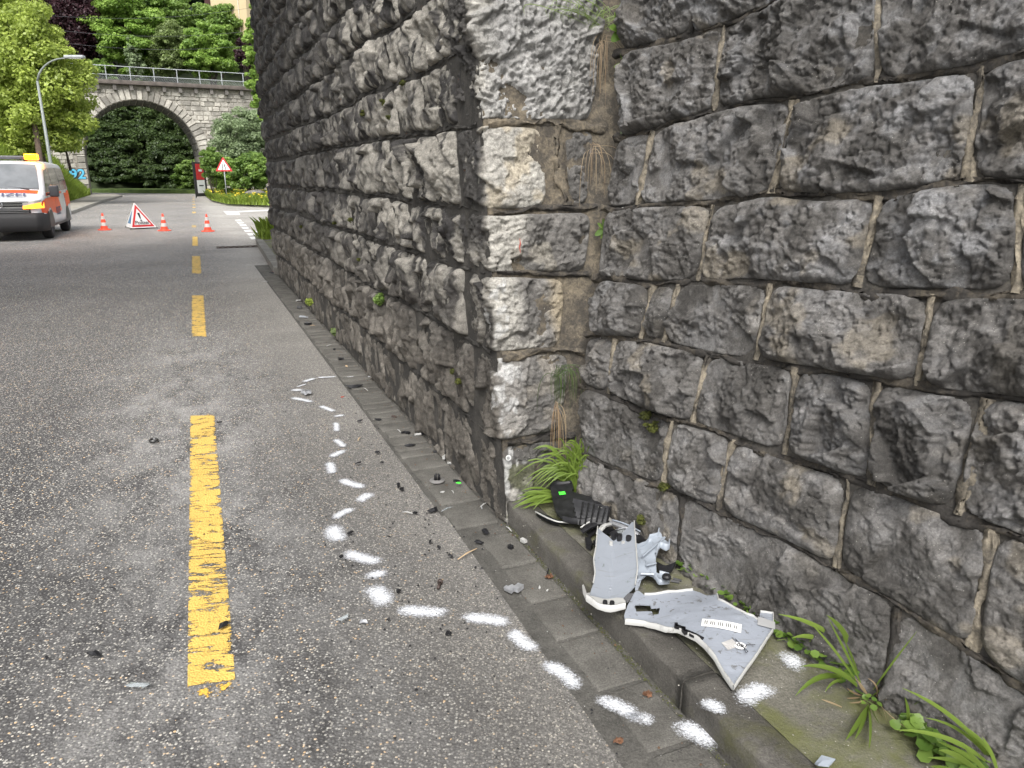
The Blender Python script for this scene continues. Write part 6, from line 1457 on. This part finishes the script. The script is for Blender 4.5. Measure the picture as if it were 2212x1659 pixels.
for x, y, lab in ((991, 1046, 'small bright green sticker flake on the black gutter shard'),):
    o = shard('green_sticker_flake', x, y, 11, GREENS, lab, 'flat', 3, .4, z=.034)
o = empty('washer_clip', G(944.5, 1038, .020), 0, 'black push clip standing on a round grey washer on the asphalt joint', 'clip')
m = MB(); m.lathe([(.001, .004), (.040, .004), (.042, .001), (.040, -.002)], n=24); m.build('washer', simple('washer_grey', (.16, .155, .15), .6), o, True)
for a in (0, PI): m = MB(); m.tube([(.009*math.cos(a), .009*math.sin(a), .004), (.010*math.cos(a), .010*math.sin(a), .03), (.004*math.cos(a), .004*math.sin(a), .04)], [.009, .008, .004], 8); m.build('prong', BLACKP, o, True)
o = empty('dropped_bolt', G(949, 1262, .012), 1.5, 'brown bolt with rounded head lying inside the sprayed outline', 'bolt'); m = MB(); m.tube([(-.03, 0, 0), (.012, 0, 0)], [.006, .007], 8); m.build('shank', BROWNB, o, True); m = MB(); m.tube([(.012, 0, 0), (.022, 0, 0), (.030, 0, 0)], [.011, .012, .006], 10); m.build('head', BROWNB, o, True)
o = empty('metal_ring', G(332, 953, .010), 0, 'dark metal ring nut on the asphalt left of the yellow dash', 'ring nut'); m = MB(); m.lathe([(.016, 0), (.027, 0), (.029, .006), (.027, .014), (.016, .014), (.016, 0)], n=22); fix(m.build('ring', simple('ring_metal', (.08, .08, .08), .35, .3, 40, metal=.7), o, True))
o = shard('grey_plastic_shard', 1775, 1656, 42, LIGHTP, 'pale torn plastic piece on the pavement at the bottom edge', 'flat', 5, .3, z=.125); o['category'] = 'fragment'
# fine crumbs and grit along the gutter and pavement (uncountable)
r = np.random.default_rng(21)
def crumbs(name, n, smin, smax, s0, s1, amean, asd, z, mats):
    s_ = r.uniform(s0, s1, n); a_ = r.normal(amean, asd, n); P = C0+UDIR*s_[:, None]+NDIR*a_[:, None]; P[:, 2] = z; k = r.uniform(smin, smax, n)[:, None]
    ang = r.uniform(0, 2*PI, n); V = []
    for j in range(4): t = ang+j*PI/2+r.uniform(-.4, .4, n); V.append(P+np.stack([np.cos(t), np.sin(t), 0*t], 1)*k*r.uniform(.5, 1, n)[:, None])
    V.append(P+np.array([0, 0, 1])*k*.8); V = np.stack(V, 1).reshape(-1, 3); b = np.arange(n)[:, None]*5
    Q = np.concatenate([b+np.array([[0, 1, 4]]), b+np.array([[1, 2, 4]]), b+np.array([[2, 3, 4]]), b+np.array([[3, 0, 4]])]); tag(mesh_np(name, V, Q, mats, None, False), kind='stuff')
crumbs('dark_plastic_crumbs', 520, .002, .008, -1.6, 3.2, -.5, .35, .006, BLACKP)
crumbs('pale_glass_crumbs', 420, .0012, .0035, -1.8, 3.0, -.35, .35, .007, WPAINT)
crumbs('gutter_grit', 900, .001, .004, -2.2, 6, -.03, .03, .012, simple('grit', (.20, .18, .15), .9, .4, 60))
crumbs('pavement_grit', 500, .001, .004, -2.4, -.1, .35, .18, .118, simple('pavement_grit_stone', (.24, .23, .20), .9, .4, 60))
crumbs('kerb_foot_moss', 1500, .002, .006, -3.6, .0, -.018, .010, .006, simple('kerb_moss', (.055, .06, .02), .95, .4, 30))
crumbs('kerb_foot_dirt', 1200, .001, .005, -3.6, 9, -.03, .02, .006, simple('dark_dirt', (.05, .043, .035), .95, .4, 30))
crumbs('fine_brown_litter', 300, .002, .007, -2.6, 6, -.10, .07, .016, simple('brown_litter', (.10, .06, .035), .95, .4, 30))
# ------------------------------------------------------------------ plants by the wall
L_BL = leaf_mat('grass_blade', (.085, .135, .02), (.20, .285, .055), .35); L_RD = leaf_mat('round_weed_leaf', (.06, .12, .02), (.17, .26, .05), .3); L_STRAW = leaf_mat('dry_straw_blade', (.16, .10, .055), (.34, .26, .16), .2); L_MOSS = leaf_mat('moss_green', (.03, .035, .008), (.10, .11, .02), .1, .9)
def blade(parent, P0, P1, P2, w_, mat, tone=.5, n=9, name='blade'):
    P0, P1, P2 = [np.asarray(p, float) for p in (P0, P1, P2)]; V = []
    tt = np.linspace(0, 1, n)
    for t in tt:
        c = P0*(1-t)**2+2*P1*t*(1-t)+P2*t*t; d = 2*(1-t)*(P1-P0)+2*t*(P2-P1); d /= np.linalg.norm(d)+1e-9
        sde = np.cross(d, np.array([.1, -1, .35])); sde /= np.linalg.norm(sde)+1e-9; nn = np.cross(sde, d)
        ww = w_*(.35+.65*min(1, t*3))*(1-max(0, (t-.45)/.55)**2.2)*.5+.0004
        V += [c-sde*ww, c+nn*ww*.35, c+sde*ww]
    col = np.full((len(V), 3), tone); return mesh_np(name, rel(parent, V), gridq(n, 3), mat, parent, True, col)
def grass_by_px(name, root_px, z, blades_, label, wpx=9, mat=None, lift=.06, group=None, ws=1.0):
    R0 = G(*root_px, z); root = empty(name, R0, 0, label, 'grass', group); rg = random.Random(int(root_px[0]))
    for b_ in blades_:
        (x0, y0), (x1, y1), (x2, y2) = b_[:3]; w_ = ws*.85*(b_[3] if len(b_) > 3 else wpx)*np.linalg.norm(R0-_O)/FPX
        P0 = G(x0, y0, z); f0 = P0[1]; f2 = f0-rg.uniform(.0, .10)*(1 if y2 < y0 else .3); p2 = at(x2, y2, f2)
        if y2 > y0: p2 = G(x2, y2, z+.015+rg.uniform(0, .03))
        p1 = at(x1, y1, (f0+p2[1])/2); p1[2] = max(p1[2], z+.01)
        blade(root, P0, p1, p2, w_, mat or L_BL, rg.uniform(.2, .9))
    return root
Zb = lambda x, y: (1566+.2921*x, 1188+.2921*y)
def zb(*q): return [Zb(*k) for k in q]
B1 = [zb((1030, 1040), (900, 760), (760, 500))+[5], zb((900, 740), (730, 530), (395, 475))+[10], zb((800, 600), (720, 440), (515, 362))+[11], zb((950, 830), (930, 600), (750, 480))+[12], zb((1000, 1020), (850, 760), (620, 525))+[5], zb((790, 730), (660, 600), (495, 650))+[11], zb((800, 740), (720, 660), (620, 675))+[8],
      zb((1010, 1040), (830, 820), (560, 860))+[11], zb((900, 960), (700, 860), (520, 1080))+[12], zb((900, 970), (800, 940), (740, 1050))+[7], zb((990, 950), (960, 820), (870, 640))+[5],
      zb((1080, 1060), (1200, 880), (1420, 600))+[5], zb((1390, 640), (1450, 480), (1620, 375))+[13], zb((1400, 630), (1500, 520), (1745, 440))+[12], zb((1260, 820), (1400, 720), (1610, 705))+[12], zb((1090, 1080), (1250, 960), (1380, 880))+[5], zb((1280, 920), (1380, 830), (1490, 885))+[11], zb((1400, 870), (1520, 960), (1635, 1135))+[12],
      zb((1060, 1150), (1010, 1250), (890, 1410))+[16], zb((1060, 1150), (1090, 1300), (1065, 1470))+[15], zb((1060, 1160), (1030, 1280), (960, 1400))+[12], zb((1075, 1150), (1100, 1220), (1145, 1290))+[6], zb((1310, 960), (1300, 1020), (1265, 1095))+[11], zb((1120, 1080), (1280, 960), (1480, 1020))+[6], zb((1180, 1020), (1260, 1030), (1380, 1055))+[9]]
grass_by_px('grass_clump', Zb(1060, 1090), .12, B1, 'spiky bright grass clump in the joint at the wall foot')
B2 = [zb((2010, 1600), (1750, 1200), (1310, 1020))+[11], zb((1990, 1600), (1800, 1290), (1480, 1240))+[8], zb((1980, 1610), (1700, 1330), (1265, 1330))+[12], zb((2010, 1610), (1950, 1400), (1700, 1270))+[9], zb((1350, 1310), (1370, 1190), (1330, 1090))+[10], zb((1370, 1190), (1400, 1130), (1440, 1120))+[9], zb((1950, 1640), (1800, 1500), (1560, 1410))+[12], zb((1900, 1640), (1750, 1540), (1500, 1535))+[12], zb((1900, 1660), (1700, 1480), (1580, 1480))+[14], zb((2000, 1700), (1850, 1560), (1760, 1440))+[12], zb((1800, 1700), (1640, 1600), (1520, 1600))+[12], zb((2030, 1700), (1990, 1500), (1900, 1380))+[10]]
grass_by_px('grass_clump', Zb(1950, 1620), .12, B2, 'arching bright grass clump in the bottom right corner', ws=.72)
B3 = [zb((1060, 1080), (1020, 1000), (960, 950))+[3], zb((1100, 1090), (1180, 1200), (1330, 1310))+[3], zb((1040, 1080), (960, 1110), (900, 1020))+[3], zb((1120, 1090), (1150, 1000), (1060, 950))+[3], zb((1000, 1090), (940, 1100), (900, 1095))+[3], zb((1120, 1080), (1160, 1100), (1200, 1110))+[3], zb((865, 1162), (790, 1130), (715, 1105))+[3], zb((1150, 1130), (1180, 1200), (1200, 1280))+[3], zb((1080, 1090), (1000, 1030), (980, 960))+[3], zb((1060, 1100), (1000, 1150), (920, 1130))+[3], zb((1080, 1100), (1120, 1180), (1160, 1240))+[3]]
grass_by_px('dry_grass', Zb(1080, 1095), .12, B3, 'dry straw at the root of the spiky grass clump', mat=L_STRAW)
# tuft in the inner corner
rg = random.Random(99); TF = []
for i in range(130):
    x0 = rg.uniform(1225, 1280); y0 = rg.uniform(1064, 1076); a = rg.uniform(-1, 1); ln = rg.uniform(70, 135)
    x2 = x0+a*ln*1.15; y2 = y0-ln*(1-.55*abs(a))+ (abs(a) > .6)*rg.uniform(10, 40)
    TF.append([(x0, y0), (x0+a*ln*.35, y0-ln*1.0), (x2, y2), rg.uniform(2.5, 6)])
for i in range(30):
    x0 = rg.uniform(1195, 1225); y0 = rg.uniform(1072, 1085); TF.append([(x0, y0), (x0-30, y0-35+i), (x0-rg.uniform(60, 100), y0+rg.uniform(-18, 22)), rg.uniform(3, 5.5)])
for i in range(22):
    x0 = rg.uniform(1270, 1285); y0 = rg.uniform(1045, 1065); TF.append([(x0, y0), (x0+20, y0-60), (x0+rg.uniform(28, 52), y0-40+rg.uniform(0, 50)), rg.uniform(5, 8)])
tf = grass_by_px('grass_tuft', (1250, 1072), .12, TF, 'thick grass tuft growing in the corner between pier and wall')
def corner_pt(t, out=.05, side=0.0):
    p = pier.P(np.array([float(inner_w(t))-.05+side]), np.array([t]))[0]; return p-UDIR*out
def hang(name, label, t0, n, ln, mat, spread=.04, width=.0016, seed=0, droop=1.0, out=.05, up=0.0, side=0.0):
    root = empty(name, corner_pt(t0, out, side), 0, label, 'grass'); q = random.Random(seed)
    for i in range(n):
        p0 = corner_pt(t0+q.uniform(-.02, .03), out, side)+NDIR*q.uniform(-spread, spread)*.4
        l = ln*q.uniform(.5, 1.1); sx = q.gauss(0, spread); p2 = p0+NDIR*sx-UDIR*q.uniform(.0, .05)+np.array([0, 0, -l*droop]); p1 = p0+NDIR*sx*1.2-UDIR*q.uniform(.02, .06)+np.array([0, 0, l*up+.02])
        blade(root, p0, p1, p2, width*q.uniform(.7, 1.5), mat, q.random(), 8)
    return root
hang('hanging_straw', 'bundle of dry straw hanging down above the grass tuft', .55, 16, .40, L_STRAW, .022, .0014, 1, 1.0, .05, -.05, -.06)
hang('wall_grass', 'dark green wispy grass growing from the corner joint above the straw', .70, 38, .18, leaf_mat('dark_wispy_grass', (.03, .05, .015), (.08, .12, .035)), .05, .0016, 2, .9, .06, .35, -.06)
hang('wall_grass', 'wispy grass with dead stems hanging from the top corner joint', 2.20, 16, .36, L_STRAW, .05, .0009, 3, .8, .05, -.02)
hang('wall_grass', 'green wisps growing at the top of the corner joint', 2.26, 46, .20, L_MID, .22, .0022, 4, -.1, .06, .75)
hang('wall_grass', 'fine dead stems hanging low in the corner joint', 1.72, 16, .30, L_STRAW, .05, .0008, 5, .8, .05, .02)
# broad leaves
def leaf_shape(round_=True):
    V = [(0, 0, 0)]; n = 14
    for i in range(n):
        a = 2*PI*i/n
        if round_: r_ = 1*(1+.06*math.cos(7*a)); x, y = r_*math.cos(a), r_*math.sin(a)
        else: x, y = math.cos(a)*1.45, math.sin(a)*.62*(1+.1*math.cos(5*a))
        V.append((x, y, .16*(x*x+y*y)*(.6 if round_ else .3)-abs(y)*(-.15)))
    return V, [(0, i+1, (i+1) % n+1) for i in range(n)]
LV = {}
for rd in (True, False):
    for k, tn in enumerate((.15, .45, .8)):
        V, Fc = leaf_shape(rd); me = bpy.data.meshes.new('leaf'); me.from_pydata(V, [], Fc); me.polygons.foreach_set('use_smooth', [True]*len(Fc)); a = me.color_attributes.new('tone', 'FLOAT_COLOR', 'POINT')
        for d in a.data: d.color = (tn, tn, tn, 1)
        me.materials.append(L_RD); LV[rd, k] = me
def weed_patch(label, pts, rmin, rmax, n, seed, z=.12, round_=True, name='creeping_weed'):
    q = random.Random(seed); P = [G(x, y, z) for x, y in pts]; root = empty(name, P[0], 0, label, 'weed'); m = MB(); m.tube([p+np.array([0, 0, .004]) for p in P], .0018, 4); m.build('stem', L_RD_STEM, root, world=True)
    for i in range(n):
        t = q.random()*(len(P)-1); j = min(int(t), len(P)-2); p = P[j]+(P[j+1]-P[j])*(t-j); p = p+np.array([q.gauss(0, .018), q.gauss(0, .018), q.uniform(.008, .035)])
        o = bpy.data.objects.new('leaf', LV[round_, q.randrange(3)]); COL.objects.link(o); o.parent = root; o.location = tuple(p-P[0]); s_ = q.uniform(rmin, rmax); o.scale = (s_, s_, s_); o.rotation_euler = (q.uniform(-.7, .5)+.3, q.uniform(-.5, .5), q.uniform(0, 6.3))
    return root
L_RD_STEM = simple('weed_stem', (.10, .14, .03), .7)
weed_patch('line of small round weeds along the wall foot behind the bracket', [Z_(1065, 875), Z_(1140, 890), Z_(1240, 940), Z_(1330, 1000)], .008, .014, 34, 1)
weed_patch('small round weeds along the wall foot above the bumper shell', [Z_(1330, 1010), Z_(1380, 1050), Z_(1450, 1090)], .008, .013, 22, 2)
weed_patch('larger leafy weed at the wall foot above the shell end', [Z_(1480, 1130), Z_(1530, 1150), Z_(1590, 1160), Z_(1560, 1190)], .011, .020, 18, 3)
weed_patch('tiny weeds between the shell tip and the round spray spot', [Zb(385, 675), Zb(440, 668), Zb(500, 700)], .010, .014, 7, 4)
weed_patch('dense round weeds behind the white spray spot', [Zb(520, 700), Zb(580, 740), Zb(640, 800), Zb(720, 850)], .009, .017, 36, 5)
weed_patch('round leaved weeds left of the spiky grass root', [Zb(780, 860), Zb(850, 900), Zb(910, 900), Zb(870, 980)], .013, .022, 20, 6)
weed_patch('tiny weeds right at the spiky grass root', [Zb(1000, 1100), Zb(1060, 1130), Zb(1130, 1170)], .006, .010, 12, 7)
weed_patch('big round weeds under the arching grass', [Zb(1290, 1350), Zb(1380, 1330), Zb(1460, 1340), Zb(1420, 1410)], .014, .024, 24, 8)
weed_patch('round weeds in the bottom right corner', [Zb(1480, 1450), Zb(1560, 1500), Zb(1640, 1560), Zb(1700, 1620), Zb(1820, 1640)], .013, .024, 40, 9)
weed_patch('small round weeds at the foot of the pier corner', [(1128, 1066), (1140, 1072), (1165, 1062)], .008, .014, 9, 10)
def sprig(label, p, n, s_, seed, rough=False, flat=False):
    q = random.Random(seed); root = empty('wall_sprig', p, 0, label, 'plant')
    for i in range(n):
        a = 2*PI*i/n+q.uniform(-.2, .2); o = bpy.data.objects.new('leaf', LV[False, q.randrange(3)]); COL.objects.link(o); o.parent = root
        d = (NDIR*math.cos(a)+Zv*math.sin(a)); o.location = tuple(d*s_*1.25-UDIR*.02); k = s_*q.uniform(.6, 1.0); o.scale = (k, k, k)
        X_ = Vector(d); Zn = Vector(-UDIR+Zv*.35+NDIR*q.uniform(-.3, .3)); Y_ = Zn.cross(X_).normalized(); Zn = X_.cross(Y_).normalized()
        o.rotation_euler = Matrix((X_, Y_, Zn)).transposed().to_euler()
    m = MB(); m.tube([tuple(np.array(p)+UDIR*.03), tuple(np.array(p)-UDIR*.015)], .003, 5); m.build('stem', L_RD_STEM, root, world=True); return root
def wallpt(x, y, lift=.05):
    p = onplane(x, y, C0, fn); return p+fn*lift
sprig('small rosette of green leaves in the joint at mid height', wallpt(1290, 497), 7, .022, 1)
sprig('leafy plant at the top of the corner joint', corner_pt(2.24, .12)+NDIR*.06, 8, .034, 2)
sprig('lower rosette below the leafy plant at the top joint', corner_pt(2.08, .12)+NDIR*.10, 6, .030, 3)
sprig('broad leaf plant rising from the corner tuft', G(1270, 1050, .12)+np.array([0, -.12, .13]), 5, .028, 4)
def side_pt(x, y, lift=.06): p = onplane(x, y, C0, -NDIR); return p-NDIR*lift
def clump_plant(name, label, p, size, n, mat, seed, cat='plant', leaf=.012, flat=.8):
    root = empty(name, p, 0, label, cat); cc, rd = clumps(p, size, size, size, 8, seed, .5); V, Q, c_ = leaf_cloud(cc, rd, n, leaf, seed, .5, 1.8, flat); mesh_np('foliage', rel(root, V), Q, mat, root, False, c_); return root
clump_plant('wall_fern', 'yellow-green weed at the foot of the pier side', side_pt(679, 650, .03), .06, 320, L_YG, 1, leaf=.022)
clump_plant('wall_fern', 'dull green weed at the pier foot nearer than the yellow-green one', side_pt(731, 716, .03), .045, 220, L_MID, 2, leaf=.018)
clump_plant('wall_fern', 'dark green fern growing from a joint of the pier side', side_pt(836, 645, .05), .045, 320, L_GR, 3, leaf=.014)
MOSS = [(850, 222, .035), (893, 180, .035), (803, 245, .03), (860, 255, .02), (1000, 800, .03), (1012, 822, .03), (738, 480, .03), (770, 476, .03), (1095, 470, .0), (790, 560, .02), (660, 490, .03)]
nm_ = ['moss tuft above another high on the pier side', 'mossy lump highest on the pier side', 'small moss cushion left of the mossy lump', 'thin moss patch below the mossy lump', 'upper moss streak on the lower pier side', 'lower moss streak on the lower pier side', 'moss patch in a joint of the far pier side', 'moss patch beside another in the far pier joint', '', 'small dull moss spot in the pier side', 'farthest moss spot on the pier side']
for i, (x, y, s_) in enumerate(MOSS):
    if s_: clump_plant('moss_patch', nm_[i], side_pt(x, y, .055), s_*.8, 420, L_MOSS, 20+i, 'moss', .008, .5)
def wing_pt(x, y, lift=.05): return onplane(x, y, WPLN, WN)+WN*lift
for i, (x, y, s_, lab) in enumerate([(1412, 897, .028, 'upper end of the dark moss streak on the wing wall'), (1426, 918, .03, 'lower end of the dark moss streak on the wing wall'), (1450, 1048, .022, 'small dark moss spot below the streak'), (1403, 1122, .02, 'small faint moss spot above the black debris')]):
    clump_plant('moss_patch', lab, wing_pt(x, y, .045), s_, 500, L_MOSS, 40+i, 'moss', .007, .5)
# reflector stud and red mark on the pier
p = wallpt(1093, 985, .035); o = empty('wall_stud', p, 0, 'small round pale metal stud fixed low on the pier corner', 'stud'); m = MB()
b1 = Vector(fn-NDIR*.7).normalized(); aa = b1.orthogonal().normalized(); bb = b1.cross(aa)
for r_, h_, nm, mt in ((.0125, .010, 'rim', simple('stud_white', (.62, .63, .62), .4)), (.008, .013, 'centre', simple('stud_grey', (.22, .23, .23), .3))):
    m = MB(); m.prism([tuple(Vector((aa*math.cos(t)+bb*math.sin(t))*r_)) for t in np.linspace(0, 2*PI, 17)[:-1]], tuple(b1*h_)); fix(m.build(nm, mt, o))
m = MB(); m.tube([wallpt(1113, 517, .052), wallpt(1114, 528, .055), wallpt(1112, 536, .055), wallpt(1115, 548, .052)], [.001, .003, .002, .001], 5); o = m.build('red_scratch', REDC); o.parent = PR_; o.location = tuple(-Vector(PR_.location)); o['label'] = 'small vertical red paint scratch'
# leaf litter on setts
LIT = simple('brown_leaf', (.13, .06, .03), .8, .4, 50)
for i, (x, y, s_, lab) in enumerate([(1186, 1246, 26, 'brown leaf litter at the kerb foot by the black loop'), (1402, 1499, 34, 'clump of brown leaf litter on a sett joint'), (1336, 1600, 20, 'small litter on the sett joint near the bottom edge')]):
    p = G(x, y, .022); k = s_*np.linalg.norm(p-_O)/FPX; cc, rd = clumps(p+np.array([0, 0, .003]), k*.6, k*.35, .008, 8, i, 1.2); V, Q, c_ = leaf_cloud(cc, rd*.8, 60, .008, i, 1, 1.6, .4); V[:, 2] = np.maximum(V[:, 2], .016); root = empty('leaf_litter', p, 0, lab, 'leaf litter'); mesh_np('leaves', rel(root, V), Q, LIT, root, False)
